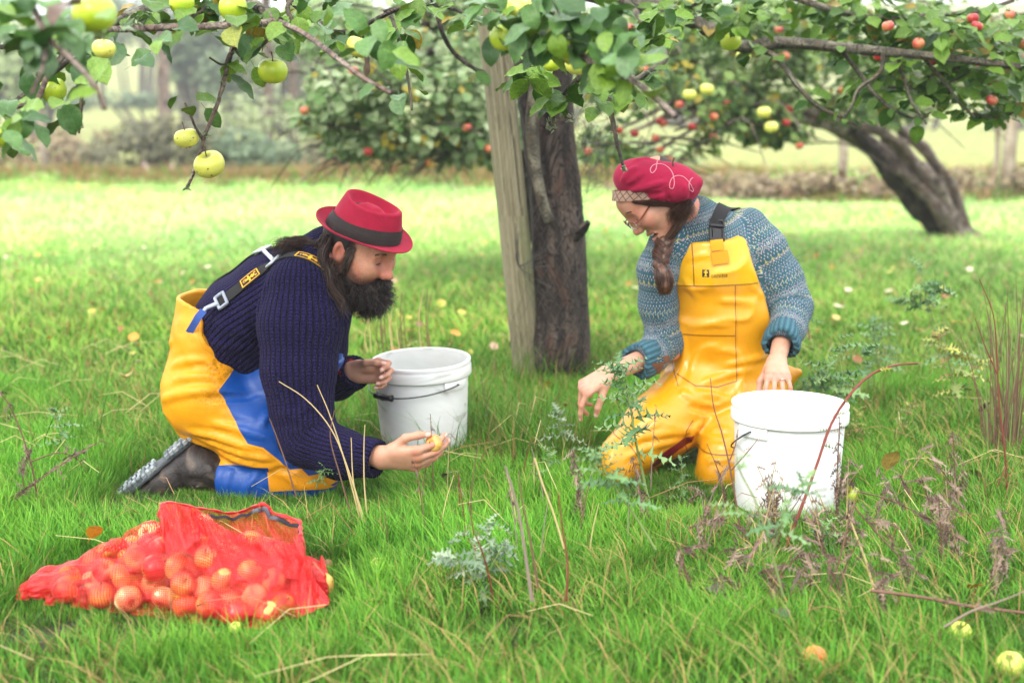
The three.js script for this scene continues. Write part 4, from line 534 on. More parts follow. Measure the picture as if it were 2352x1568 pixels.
{
  const t1 = (Q) => { const t = Q(); return t < 0.06 ? S(214, 190, 70) : mix3(S(112, 158, 78), S(232, 244, 204), Q()); };
  const lt = G(1215, 545), ltb = [blob(760, 60, 8.4, 110, 70, 0.8), blob(900, 40, 8.6, 130, 90, 0.9), blob(1040, 60, 8.8, 130, 100, 0.9), blob(1080, 200, 8.6, 110, 100, 0.8), blob(940, 200, 8.4, 130, 90, 0.8), blob(820, 200, 8.2, 100, 80, 0.7), blob(1130, 290, 8.6, 110, 50, 0.7), blob(960, 300, 8.4, 140, 40, 0.6), blob(740, 260, 8.3, 60, 45, 0.5), blob(860, 330, 8.4, 110, 36, 0.5), blob(1060, 350, 8.6, 110, 34, 0.5), blob(1000, -60, 8.8, 260, 90, 1.2)];
  backTree('apple_tree', 'pale leaved apple tree with red fruit behind the felt hat', lt, [lt, W(1212, 430, 9.4), W(1190, 300, 9.2), W(1130, 180, 9.0)], { blobs: ltb, count: 10500, size: 0.068, tint: t1, seed: 11, r0: 0.11, r1: 0.08, limbs: 10, twigs: 90 });
  // its bare drooping twigs
  { const R = rng(61), b = new Bag(), o = G(1000, 590); for (let i = 0; i < 90; i++) { const x = 740 + 400 * R(), y = 310 + 60 * R(), d = 8.2 + 0.8 * R(), dx = -190 + 280 * R(), dy = -10 + 120 * R(); b.tube(spline([W(x, y, d), W(x + dx * 0.5, y + dy * 0.35, d - 0.1), W(x + dx, y + dy, d - 0.2)], 6), [0.006, 0.005, 0.0045, 0.004, 0.003, 0.0022, 0.0015], 4, { closed: false, vary: 0.2 }); } const t = thing('fallen_branch', 'tangle of bare drooping grey twigs under the pale leaved tree', 'branch', o); part('twigs', b.build().translate(-o[0], -o[1], -o[2]), barkPale, t).userData.kind = 'stuff'; }
  const rt = G(2215, 550), rtb = [blob(1420, 180, 8.6, 110, 110, 0.8), blob(1560, 200, 9.0, 130, 100, 0.9), blob(1720, 190, 9.4, 130, 100, 0.9), blob(1450, 300, 8.8, 90, 60, 0.6), blob(1600, 280, 9.0, 110, 50, 0.6), blob(1780, 290, 9.4, 90, 44, 0.6), blob(1400, 330, 8.8, 70, 50, 0.5), blob(1560, 330, 9.0, 90, 36, 0.5), blob(1840, 80, 9.6, 200, 100, 1.2), blob(2050, 120, 9.8, 200, 120, 1.2), blob(2250, 140, 9.8, 180, 110, 1.2), blob(1600, 60, 9.2, 200, 80, 1.0), blob(2000, 230, 9.6, 140, 60, 0.8), blob(1900, -70, 10, 500, 100, 1.6)];
  backTree('apple_tree', 'leaning old apple tree with split hollow trunk and red fruit at right', rt, [add(rt, [0.1, -0.1, 0]), W(2180, 505, 11.5), W(2110, 430, 11.4), W(2040, 365, 11.2), W(1975, 318, 11.0), W(1900, 280, 10.6), W(1820, 230, 10.2)], { blobs: rtb, count: 21000, size: 0.062, tint: (Q) => { const t = Q(); return t < 0.05 ? S(206, 186, 66) : mix3(S(58, 106, 30), S(190, 218, 128), pow(Q(), 1.2)); }, seed: 12, r0: 0.1, r1: 0.065, mat: barkPale, limbs: 14, twigs: 150 });
  { // strands of the split trunk
    const tree = scene.children[scene.children.length - 1], b = [[[2200, 548, 11.4], [2150, 440, 11.15], [2080, 350, 11], [2020, 300, 10.9], [1870, 285, 10.6]], [[2226, 545, 11.5], [2190, 440, 11.4], [2120, 340, 11.2], [2060, 290, 11]], [[2160, 545, 11.4], [2080, 440, 11.1], [2020, 370, 10.9], [1960, 300, 10.7]], [[2200, 550, 11.3], [2130, 450, 11.05], [2060, 385, 10.9]]]; b.forEach((w, i) => { const g = new Bag(), s2 = spline(w.map((p) => W(...p)), 24); g.tube(s2, s2.map((_, k) => lerp([0.08, 0.05, 0.07, 0.055][i], 0.035, k / 24)), 14, { vary: 0.65, seed: i + 5, vscale: 2 }); part('trunk_strand', L0(g, tree), i === 2 ? barkDark : barkPale, tree); }); }
  const R = rng(515), red = (list, label, group) => list.forEach(([px, py, d], i) => makeApple('apple', label, W(px, py, d), 0.05, i % 4 === 3 ? 'red' : 'crimson', i, { group, rot: [0.2, i * 2.1, 0.2], small: true }));
  const inBlobs = (bs, n) => [...Array(n)].map(() => { const q = bs[floor(R() * (bs.length - 1))], a = R() * 6.28, u = R() * 2 - 1; const p = add(q.c, [q.r[0] * 0.9 * cos(a) * sqrt(1 - u * u), q.r[1] * 0.9 * u, q.r[2] * (0.75 + 0.25 * R())]); return p; });
  for (const [bs, n, label, group] of [[ltb, 10, 'small red apple among leaves of the pale leaved tree behind the felt hat', 'apples on the pale leaved tree'], [rtb, 26, 'small red apple among leaves of the leaning tree at right', 'apples on the leaning tree']]) inBlobs(bs, n).forEach((p, i) => makeApple('apple', label, p, 0.052, i % 5 === 4 ? 'red' : 'crimson', i, { group, rot: [0.2, i * 2.1 + 2, 0.2], small: true }));
  red([[1560, 240, 8.1], [1640, 268, 8.2], [1590, 290, 8.2], [1480, 160, 7.9]], 'small red apple among leaves of the leaning tree at right', 'apples on the leaning tree');
  [[2040, 60, 5.0], [2110, 100, 5.0], [2245, 60, 5.0], [2235, 42, 5.05], [2320, 35, 5.1], [2280, 230, 5.1], [2020, 130, 5.2], [2140, 140, 5.2], [2348, 100, 5.1]].forEach(([px, py, d], i) => makeApple('apple', 'red apple among the dark leaves above the right limb', W(px, py, d), 0.042, 'crimson', i, { group: 'red apples above the right limb', rot: [0.2, i * 1.7, 0.3] }));
  [[1755, 258], [1772, 292], [1708, 130], [1625, 205], [1585, 218]].forEach(([px, py], i) => makeApple('apple', 'yellow apple hanging among the leaves behind the beret', W(px, py, 7.6), 0.075, 'green', 2, { group: 'yellow apples behind the beret', rot: [0.2, i, 0.1], small: true }));
}
// ---- hedge, scrub and far trees
function bush(label, bs, count, size, tint, seed, name = 'bush') { const c = bs[0].c, o = thing(name, label, name === 'bush' ? 'bush' : 'tree', [c[0], landY(c[0], c[2]), c[2]]); const R = rng(seed), b = new Bag(); for (let i = 0; i < 26; i++) { const q = bs[floor(R() * bs.length)], e = add(q.c, [q.r[0] * (R() * 2 - 1) * 0.8, q.r[1] * (R() - 0.2) * 0.8, q.r[2] * (R() - 0.5)]), f = [lerp(e[0], q.c[0], 0.5), landY(q.c[0], q.c[2]) - 0.05, q.c[2]]; b.tube(spline([f, mix3(f, e, 0.5), e], 5), [0.03, 0.026, 0.02, 0.016, 0.012, 0.008].map((x) => x * (name === 'bush' ? 1 : 4)), 5, { closed: false, vary: 0.3 }); } part('stems', L0(b, o), barkGrey, o).userData.kind = 'stuff'; foliage(o, bs, { count, size, tint, seed, hang: 0.3 }); return o; }
{
  const grey = (Q) => mix3(S(84, 86, 60), S(168, 162, 122), Q()), green = (Q) => mix3(S(150, 182, 110), S(232, 242, 190), Q()), rust = (Q) => mix3(S(150, 112, 92), S(206, 188, 150), Q()), dark = (Q) => mix3(S(92, 120, 92), S(170, 192, 150), Q()), pale = (Q) => mix3(S(164, 180, 124), S(222, 230, 186), Q());
  bush('grey green bramble bush below the twig with two hanging apples', [blob(300, 350, 21, 110, 60, 0.8), blob(420, 335, 21, 120, 70, 0.8), blob(360, 300, 21.5, 90, 40, 0.7)], 2600, 0.1, grey, 71); bush('dark green bush in the hedge behind the larger hanging apple', [blob(540, 350, 21, 100, 60, 0.8), blob(640, 365, 21, 90, 45, 0.7)], 1900, 0.1, dark, 72); bush('pale scrub behind the bushes at far left', [blob(80, 360, 22, 130, 60, 0.8), blob(180, 330, 23, 90, 50, 0.7)], 1700, 0.1, rust, 73); bush('pale green thicket between bush and pale leaved apple tree', [blob(700, 330, 23, 130, 80, 1), blob(600, 260, 24, 120, 50, 1)], 1800, 0.1, pale, 74);
  bush('grey green hedge bush seen between pale leaved tree and meadow', [blob(800, 355, 20, 110, 46, 0.7), blob(960, 350, 20, 120, 50, 0.7), blob(1100, 360, 20, 90, 46, 0.7)], 3000, 0.1, grey, 77); bush('green shrub in the hedge right of the brown trunk', [blob(1400, 350, 19, 90, 60, 0.7), blob(1520, 360, 19.5, 100, 44, 0.7)], 1900, 0.1, green, 78);
  bush('brown dead scrub on the bank left of leaning trunk', [blob(1760, 425, 15.5, 190, 34, 0.5), blob(1930, 430, 15.2, 160, 42, 0.5), blob(1560, 430, 15.8, 160, 30, 0.5)], 2300, 0.08, rust, 75); bush('brown dead scrub on the bank right of leaning trunk', [blob(2290, 430, 15.2, 110, 60, 0.5), blob(2180, 430, 15.6, 110, 46, 0.5)], 1900, 0.08, rust, 76);
  const hill = (px, py, d, rx, ry) => ({ c: W(px, py, d), r: [rx * d / 3222, ry * d / 3222, ry * d / 3222 * 0.8], gap: -0.3 });
  bush('dark wood tree on the hillside above the bramble bush', [hill(450, 110, 62, 80, 90), hill(520, 170, 60, 60, 60)], 2600, 0.34, dark, 81, 'tree'); bush('bluish dark tree on the hillside behind horizontal branch', [hill(300, 40, 90, 110, 60), hill(200, 70, 90, 80, 60)], 2400, 0.42, dark, 82, 'tree'); bush('hazy green tree on the hillside at far left', [hill(60, 150, 55, 100, 110), hill(-60, 120, 55, 90, 120)], 2600, 0.3, green, 83, 'tree'); bush('hazy green tree behind pale leaved apple tree', [hill(640, 110, 60, 100, 90), hill(760, 60, 60, 100, 90)], 2600, 0.3, green, 84, 'tree'); bush('long low hedge tree across the far field', [hill(360, 228, 70, 160, 22), hill(620, 225, 70, 160, 26), hill(120, 232, 70, 120, 24)], 2400, 0.3, dark, 85, 'tree');
  bush('hazy tree beyond the field at right', [hill(2100, 170, 60, 140, 60), hill(2330, 180, 60, 120, 60)], 2000, 0.3, green, 86, 'tree'); bush('hazy tree beyond the field behind the stake', [hill(1250, 100, 70, 260, 140), hill(1600, 120, 70, 200, 120)], 2600, 0.34, green, 87, 'tree');
  // tall bare trunks in the hedge
  for (const [px, y0, y1, d, w, label] of [[372, 290, -60, 27, 26, 'tall pale trunk standing in the far hedge above the bramble bush'], [612, 270, -60, 30, 24, 'brown trunk in far hedge left of pale leaved tree'], [668, 260, -60, 30, 20, 'slim lilac trunk in far hedge nearest pale leaved tree']]) { const o = W(px, y0, d); o[1] = landY(o[0], o[2]); const t = thing('tree', label, 'tree', o), b = new Bag(), sp = spline([add(o, [0, -0.1, 0]), W(px + 3, lerp(y0, y1, 0.5), d), W(px - 6, y1, d)], 16); b.tube(sp, sp.map((_, i) => w / 2 * d / 3222 * (1.15 - 0.3 * i / 16)), 10, { vary: 0.2, vscale: 1 }); part('trunk', L0(b, t), barkPale, t); const c = W(px, y1 - 150, d); foliage(t, [{ c, r: [2.2, 1.8, 2.0] }], { count: 1200, size: 0.16, tint: green, seed: px }); }
  // fence posts
  const postMat = std({ map: barkTex([110, 98, 84], [176, 164, 146], [150, 130, 108], 12), roughness: 0.95 });
  for (const [px, py, h, r, d, label] of [[100, 405, 1.0, 0.055, 19, 'grey fence post at far left beyond the meadow'], [1932, 455, 0.95, 0.05, 15.5, 'grey fence post left of the leaning trunk'], [2312, 440, 1.0, 0.075, 15, 'thick fence post at far right'], [2284, 440, 0.92, 0.03, 15.2, 'thin fence stake beside the thick post at far right']]) { const o = W(px, py, d); o[1] = landY(o[0], o[2]); const t = thing('fence_post', label, 'post', o), b = new Bag(); b.tube([[0, -0.1, 0], [0.01, h * 0.5, 0], [0.03 * (px % 3 - 1), h, 0]], [r, r * 0.96, r * 0.9], 10, { vary: 0.15 }); part('post', b.build(), postMat, t); const cap = new Bag(); cap.tube([[0.03 * (px % 3 - 1), h, 0], [0.03 * (px % 3 - 1), h + r * 0.5, 0]], [r * 0.88, r * 0.3], 10, {}); part('bevelled_top', cap.build(), postMat, t); }
  // pale fallen bough at the edge of the meadow
  { const o = G(400, 470), t = thing('fallen_branch', 'pale dead bough leaning on the bank below the bushes', 'branch', o); for (const [w, r] of [[[[330, 375, 18.5], [350, 410, 18], [380, 445, 17], [435, 470, 16]], 0.05], [[[372, 440, 17.2], [384, 410, 17.6], [396, 380, 18]], 0.03]]) { const b = new Bag(), s = spline(w.map((p) => W(...p)), 14); b.tube(s, s.map((_, i) => r * (0.6 + 0.4 * i / 14)), 8, { vary: 0.3 }); part('bough', L0(b, t), barkPale, t); } }
  // rough growth on the bank
  const R = rng(88), rough = [51, 52, 53].map((s) => tuftGeo(s, { n: 14, h: 0.24, w: 0.009, spread: 0.16, lean: 0.8, dry: 0.55, segs: 2 })), m = new THREE.Matrix4(), c = new THREE.Color(); rough.forEach((g, k) => { const im = new THREE.InstancedMesh(g, grassMat, 1500); for (let i = 0; i < 1500; i++) { const x = (R() * 2 - 1) * 8.5, z = -lerp(x > 3 ? 14.6 : 16.4, 21, pow(R(), 1.2)), s = 0.5 + 0.6 * R(); m.compose(V(x, landY(x, z), z), new THREE.Quaternion().setFromEuler(new THREE.Euler(0, R() * 6.3, 0)), V(s, s, s)); im.setMatrixAt(i, m); const w = R(); im.setColorAt(i, c.setRGB(...(w < 0.4 ? [1.15, 0.85, 1.1] : w < 0.7 ? [1.2, 0.7, 0.9] : [0.9, 0.85, 0.8]))); } im.name = numbered('rough_grass'); scene.add(im); tag(im, 'rough brown and green growth on the low bank beyond the meadow', 'grass', null, 'stuff'); });
}
// ---------------------------------------------------------------- the man kneeling at the left
let handApple;
{
  const pal = { skin: S(186, 132, 106), red: S(186, 96, 80), pale: S(202, 152, 128), dirt: S(74, 58, 54) };
  const baseP = G(560, 1150), man = thing('person', 'bearded person in red felt hat, navy sweater and yellow and blue overalls, kneeling', 'person', baseP);
  const L = (g) => shifted(g, baseP), Z = [0, 0, 1];
  // joints
  const shR = W(690, 682, 3.885), elR = W(694, 1003, 3.815), wrR = W(872, 1050, 3.70), shL = W(752, 668, 4.24), elL = W(715, 905, 4.36), wrL = W(812, 853, 4.17);
  const pelvis = W(478, 862, 4.08), waist = W(520, 775, 4.08), chest = W(640, 690, 4.06), nape = W(722, 612, 4.02);
  const hipR = W(490, 925, 3.98), hipL = W(490, 925, 4.18), knR = W(716, 1082, 3.93), knL = W(768, 1080, 4.24), anR = W(480, 1085, 3.94), anL = W(455, 1065, 4.2);
  const head = headFrame(W(824, 566, 3.94), [0.84, -0.38, 0.42], [0.27, 0.92, 0.22], 1.04);
  // skin
  const hf = headField({ nose: 0.86, brow: 1.1 }), headF = headIn(head, hf);
  const neckF = cone(nape, inHead(head, [-0.03, -0.05, 0]), 0.062, 0.058);
  const bfield = join([egg([0.062, -0.1, 0], [0.05, 0.044, 0.056]), egg([0.076, -0.118, 0], [0.042, 0.036, 0.046]), ...[1, -1].map((s) => cone([0.012, -0.05, s * 0.06], [0.05, -0.1, s * 0.045], 0.018, 0.03)), ...[1, -1].map((s) => cone([0.014, -0.012, s * 0.064], [0.014, -0.06, s * 0.06], 0.004, 0.014)), ...[1, -1].map((s) => cone([0.1, -0.058, s * 0.008], [0.088, -0.075, s * 0.034], 0.008, 0.012))], 0.022);
  const skinTone = (p, n) => {
    const q = toHead(head, p); let c = mix3(pal.skin, pal.pale, 0.3 + 0.3 * fbm(p[0] * 60, p[1] * 60, p[2] * 60)); c = mix3(c, pal.red, clamp(0.25 + 0.7 * fbm(p[0] * 28 + 5, p[1] * 28, p[2] * 28), 0, 0.5)); c = mul(c, 1 + 0.14 * noise3(p[0] * 260, p[1] * 260, p[2] * 260));
    c = mix3(c, pal.red, 0.55 * exp(-((q[0] - 0.115) ** 2 + (q[1] + 0.037) ** 2 + q[2] ** 2) / 0.0004) + 0.25 * exp(-((q[0] - 0.07) ** 2 + (q[1] + 0.03) ** 2 + (abs(q[2]) - 0.045) ** 2) / 0.0006) + 0.4 * exp(-((q[0] + 0.008) ** 2 + (q[1] + 0.005) ** 2 + (abs(q[2]) - 0.08) ** 2) / 0.0008));
    { const bd = min(bfield(q[0], q[1], q[2]), 0.05); c = mix3(c, S(58, 42, 38), 0.75 * sstep(0.02, 0.0, bd + 0.006 * noise3(p[0] * 400, p[1] * 400, p[2] * 400))); }
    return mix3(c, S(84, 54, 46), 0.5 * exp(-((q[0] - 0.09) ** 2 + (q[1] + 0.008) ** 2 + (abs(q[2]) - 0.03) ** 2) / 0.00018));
  };
  const bodyGeos = [];
  const torsoSkin = join([cone(pelvis, waist, 0.09, 0.09, 1.3, Z), cone(waist, chest, 0.09, 0.1, 1.3, Z), cone(chest, nape, 0.1, 0.06, 1.2, Z), cone(shR, shL, 0.055, 0.055), cone(nape, inHead(head, [-0.03, -0.06, 0]), 0.055, 0.052),
    cone(shR, elR, 0.05, 0.042), cone(elR, wrR, 0.042, 0.029), cone(shL, elL, 0.05, 0.04), cone(elL, wrL, 0.04, 0.027), cone(hipR, knR, 0.08, 0.055), cone(hipL, knL, 0.08, 0.055), cone(knR, anR, 0.05, 0.035), cone(knL, anL, 0.05, 0.035), egg(inHead(head, [0, 0, 0]), [0.07, 0.08, 0.06])], 0.03);
  { const [lo, hi] = around([pelvis, chest, shR, elR, shL, elL, knR, knL, anR, anL, wrR, wrL, inHead(head, [0, 0, 0])], 0.16); bodyGeos.push(fieldGeo(torsoSkin, lo, hi, 0.014, { color: () => pal.skin })); }
  { const [lo, hi] = around([inHead(head, [0, 0, 0])], 0.17); const top = halfspace(inHead(head, [0, 0.086, 0]), head.y), f = (x, y, z) => smin(smax(headF(x, y, z), top(x, y, z), 0.03), neckF(x, y, z), 0.03); bodyGeos.push(fieldGeo(f, lo, hi, 0.0032, { color: skinTone })); }
  const nailDots = [];
  const addHand = (fr, opt, arm, tone) => {
    const h = handField(fr, opt), F = (x, y, z) => smin(h.field(x, y, z), arm(x, y, z), 0.02), [lo, hi] = around([fr.o, h.P(0.1, -0.02, 0), ...h.tips], 0.045);
    bodyGeos.push(fieldGeo(F, lo, hi, 0.0028, { color: (p, n) => {
      let c = mix3(pal.skin, pal.pale, clamp(0.5 + 0.5 * fbm(p[0] * 70, p[1] * 70, p[2] * 70), 0, 1)); let kd = 1e9; for (const k of h.knuckles) kd = min(kd, len(sub(p, k))); c = mix3(c, pal.red, 0.5 * exp(-kd * kd / 0.00016));
      for (const t of h.tips) c = mix3(c, pal.red, 0.35 * exp(-(len(sub(p, t)) ** 2) / 0.0003));
      for (const nl of h.nails) { const d = sub(p, nl.c); if (len(d) < 0.0075 && dot(n, nl.n) > 0.45) c = S(226, 184, 170); }
      return tone ? tone(c, p) : c;
    } }));
    return h;
  };
  // near hand: palm up, holding a small apple
  const frR = handFrame(W(880, 1050, 3.695), [1, -0.02, 0.16], [-0.05, -0.45, 0.9]);
  const armR = cone(elR, wrR, 0.04, 0.0285);
  const hR = addHand(frR, { s: 1.06, left: true, bend: [[30, 22, 14], [32, 26, 16], [36, 28, 18], [40, 30, 18]], spread: [5, 1, -3, -7], thumb: [[0.75, -0.25, 0.62], [0.97, -0.2, 0.18], [0.96, -0.3, -0.05], [0, 1, 0.4]], r: 0.0088 }, armR);
  // far hand: hanging in the air, fingers loosely curled, thumb uppermost
  const frL = handFrame(W(806, 853, 4.165), [0.985, 0.06, 0.1], [-0.05, 0.28, -0.95]);
  const armL = cone(elL, wrL, 0.04, 0.027);
  addHand(frL, { s: 0.98, bend: [[34, 62, 40], [40, 66, 42], [44, 68, 42], [48, 66, 38]], thumb: [[0.72, -0.55, 0.42], [0.95, -0.28, 0.05], [0.98, -0.1, -0.05], [0, -0.3, 1]], r: 0.0086 }, armL, (c, p) => mix3(c, pal.dirt, clamp(0.45 * exp(-(len(sub(p, add(frL.o, mul(frL.x, 0.02)))) ** 2) / 0.0008) * 0.6, 0, 1)));
  part('body', L(mergeGeometries(bodyGeos)), std({ vertexColors: true, roughness: 0.52 }), man);

  // eyelids' lash lines and brows
  { const b = new Bag(); for (const s of [1, -1]) { const pts = []; for (let i = 0; i <= 8; i++) { const a = lerp(-0.9, 0.95, i / 8); pts.push(inHead(head, [0.077 + 0.0146 * cos(a) * 0.96, -0.0055 + 0.002 * cos(a * 1.6), s * (0.0325 + 0.0146 * sin(a))])); } b.tube(pts, 0.0015, 4, { col: S(26, 18, 16) }); }
    part('eyelashes', L(b.build()), std({ vertexColors: true, roughness: 0.8 }), man);
    const b2 = new Bag(), R = rng(5); for (const s of [1, -1]) for (let i = 0; i < 170; i++) { const t = R(), z = lerp(0.012, 0.052, t), y = 0.024 + 0.004 * sin(t * 3) + (R() - 0.5) * 0.006, x = 0.0985 - (z - 0.012) ** 2 * 9; const p = inHead(head, [x, y, s * z]); strand(b2, [p, add(p, inHead({ ...head, o: [0, 0, 0] }, [0.003, 0.001, s * 0.007]))], 0.0011, 0.0005, S(34, 25, 22)); }
    part('eyebrows', L(b2.build()), std({ vertexColors: true, roughness: 0.8 }), man); }

  // beard: a full mass with curling strands
  {
    const bf = join([egg([0.064, -0.098, 0], [0.043, 0.038, 0.05]), egg([0.078, -0.116, 0], [0.036, 0.032, 0.038]), ...[1, -1].map((s) => cone([0.014, -0.062, s * 0.06], [0.05, -0.1, s * 0.045], 0.01, 0.025)), ...[1, -1].map((s) => cone([0.1, -0.058, s * 0.008], [0.088, -0.075, s * 0.034], 0.008, 0.011))], 0.022);
    const mouth = egg([0.112, -0.074, 0], [0.02, 0.005, 0.016]);
    const f = headIn(head, (x, y, z) => smax(bf(x, y, z), -mouth(x, y, z), 0.006) + 0.007 * fbm(x * 75, y * 75, z * 75, 3));
    const [lo, hi] = around([inHead(head, [0.06, -0.1, 0])], 0.15), bag = new Bag(), R = rng(41);
    const g = fieldGeo(f, lo, hi, 0.004); g.deleteAttribute('uv');
    const P = g.attributes.position, N = g.attributes.normal, n = P.count;
    for (let i = 0; i < 6500; i++) {
      const k = floor(R() * n), p = [P.getX(k), P.getY(k), P.getZ(k)], q = toHead(head, p); if (q[1] > -0.045 && R() < 0.55) continue;
      const down = inHead({ ...head, o: [0, 0, 0] }, [0.25, -1, 0]); let d = nrm(add(mul([N.getX(k), N.getY(k), N.getZ(k)], 0.75), add(mul(down, 0.7), [0.5 * (R() - 0.5), 0.5 * (R() - 0.5), 0.5 * (R() - 0.5)]))), c = p; const pts = [add(p, mul(d, -0.004))], Lh = (q[1] < -0.08 ? 0.03 : 0.013) * (0.4 + 0.9 * R()), ax = nrm([R() - 0.5, R() - 0.5, R() - 0.5]), w = 60 + 120 * R();
      for (let s = 0; s < 5; s++) { c = add(c, mul(d, Lh / 5)); d = nrm(add(d, mul(cross(ax, d), w * Lh / 5 * 0.5 * (s % 2 ? 1 : 0.6)))); pts.push(c); }
      const t = R(); strand(bag, pts, 0.0007, 0.0004, t < 0.1 ? S(88, 74, 68) : t < 0.4 ? S(44, 33, 30) : S(24, 19, 19));
    }
    for (let i = 0; i < 700; i++) { const k = floor(R() * n), p = [P.getX(k), P.getY(k), P.getZ(k)], q = toHead(head, p); if (q[1] > -0.075) continue; let c = p, d = nrm([N.getX(k) + R() - 0.5, N.getY(k) - 0.4 + 0.8 * (R() - 0.5), N.getZ(k) + R() - 0.5]); const pts = [p], ax = nrm([R() - 0.5, R() - 0.5, R() - 0.5]); for (let s = 0; s < 7; s++) { c = add(c, mul(d, 0.0045 + 0.003 * R())); d = nrm(add(d, mul(cross(ax, d), 0.5 * (s % 3 ? 1 : -0.8)))); pts.push(c); } strand(bag, pts, 0.0005, 0.0003, S(34, 27, 26)); }
    const core = new Bag(); core.p = Array.from(P.array); core.i = Array.from(g.index.array); core.u = new Array(n * 2).fill(0); core.c = []; for (let i = 0; i < n; i++) core.c.push(...S(30, 24, 23));
    const beard = part('beard', L(core.build()), std({ vertexColors: true, roughness: 0.75 }), man);
    part('strands', L(bag.build()), std({ vertexColors: true, roughness: 0.55 }), beard).userData.kind = 'stuff';
  }
  // hair: cropped at the temple, drawn back into a long loose tail over the collar
  {
    const bag = new Bag(), R = rng(77), cols = [S(38, 27, 25), S(58, 40, 34), S(84, 58, 46), S(26, 20, 20)];
    const scalp = headIn(head, (x, y, z) => { const e = egg([-0.012, 0.024, 0], [0.099, 0.09, 0.0815])(x, y, z); return smax(smax(e, (x - 0.012 - y * 0.3), 0.01), -(y + 0.055 + x * 0.6), 0.01); });
    const [lo, hi] = around([inHead(head, [0, 0, 0])], 0.15); const core = fieldGeo(scalp, lo, hi, 0.005, { color: () => S(26, 19, 18) });
    const knot = inHead(head, [-0.098, -0.03, 0.03]);
    const hair = part('hair', L(core), std({ vertexColors: true, roughness: 0.7 }), man);
    for (let i = 0; i < 1500; i++) {   // strands over the sides of the head to the knot
      const s = R() < 0.8 ? 1 : -1, a = R(), p0 = inHead(head, [lerp(0.035, -0.06, a), lerp(0.0, 0.07, R()) - 0.03 * a, s * (0.079 - 0.01 * a)]), m = inHead(head, [lerp(-0.03, -0.08, a), -0.0 + 0.02 * R() - 0.02, s * (0.075 - 0.02 * R())]);
      strand(bag, spline([p0, m, add(knot, [0.01 * (R() - 0.5), 0.012 * (R() - 0.5), 0.012 * (R() - 0.5)])], 6), 0.0003, 0.0006, cols[floor(R() * 4)]);
    }
    for (let i = 0; i < 420; i++) { const s = i % 2 ? 1 : -1, p0 = inHead(head, [0.01 + 0.028 * R(), 0.03 - 0.035 * R(), s * 0.0765]), e = inHead(head, [0.006 + 0.024 * R(), -0.02 - 0.045 * R(), s * (0.0745 - 0.006 * R())]); strand(bag, spline([p0, add(mix3(p0, e, 0.5), mul(head.z, s * 0.003)), e], 4), 0.0005, 0.0003, R() < 0.3 ? S(120, 108, 100) : cols[floor(R() * 4)]); }
    const tail = (way, n, spreadR, seed) => { const Q = rng(seed); for (let i = 0; i < n; i++) { const o = [spreadR * (Q() - 0.5), spreadR * (Q() - 0.5), spreadR * (Q() - 0.5)], cut = 0.6 + 0.4 * Q(), pts = spline(way.map((p, j) => add(p, mul(o, 0.35 + 0.9 * j / way.length + 0.3 * Q()))), 12).slice(0, Math.ceil(13 * cut)); const wob = Q() * 6; pts.forEach((p, j) => { p[1] += 0.006 * sin(j * 1.4 + wob); p[0] += 0.007 * cos(j * 1.5 + wob); }); strand(bag, pts, 0.0009, 0.0004, cols[floor(Q() * 4)]); } };
    tail([W(752, 545, 3.9), W(735, 565, 3.93), W(700, 560, 3.95), W(668, 562, 3.93), W(636, 574, 3.9)], 620, 0.034, 3);
    tail([W(752, 545, 3.88), W(742, 590, 3.86), W(752, 640, 3.845), W(778, 690, 3.84), W(792, 728, 3.83)], 130, 0.03, 4);
    tail([W(760, 600, 3.86), W(770, 640, 3.85), W(790, 680, 3.86)], 110, 0.028, 6);
    part('strands', L(bag.build()), std({ vertexColors: true, roughness: 0.5 }), hair).userData.kind = 'stuff';
    const tie = new Bag(); tie.tube([0, 1, 2, 3, 4, 5, 6].map((i) => add(knot, [0.016 * cos(i / 6 * 2 * PI), 0.016 * sin(i / 6 * 2 * PI) + 0.004, 0.01])), 0.006, 6, { col: S(24, 24, 26) });
    part('hair_tie', L(tie.build()), std({ vertexColors: true, roughness: 0.8 }), hair);
  }
  // hat
  {
    const fe = dataTex(256, 256, (u, v) => { const n = tileN(u, v, 70) * 7 + tileN(u, v, 9, 4) * 7; return [160 + n, 5 + n * 0.3, 50 + n * 0.5]; }, { srgb: true }); fe.repeat.set(4, 1);
    const felt = phys({ map: fe, roughness: 0.9, sheen: 0.6, sheenColor: new THREE.Color(0.9, 0.25, 0.35), sheenRoughness: 0.6, bumpMap: dataTex(128, 128, (u, v) => { const n = 128 + 90 * tileN(u, v, 50); return [n, n, n]; }), bumpScale: 0.0003 });
    felt.bumpMap.repeat.set(8, 2);
    const hh = headFrame(inHead(head, [0.002, 0.043, 0]), add(mul(head.x, 1), mul(head.y, 0.07)), head.y, 0.97), at = (x, y, z) => inHead(hh, [x, y, z]);
    const crown = (th, k) => {   // k 0..1 up the wall
      const a = lerp(0.111, 0.088, k), b = lerp(0.091, 0.07, k), bul = 1 + 0.03 * sin(k * PI);
      return [cos(th) * a * bul + 0.013 * k, 0, sin(th) * b * bul * (1 - 0.06 * k * max(0, cos(th)) ** 2)];
    };
    const topH = (th) => 0.092 - 0.012 * cos(th) * 0.6 + 0.004 * cos(2 * th);
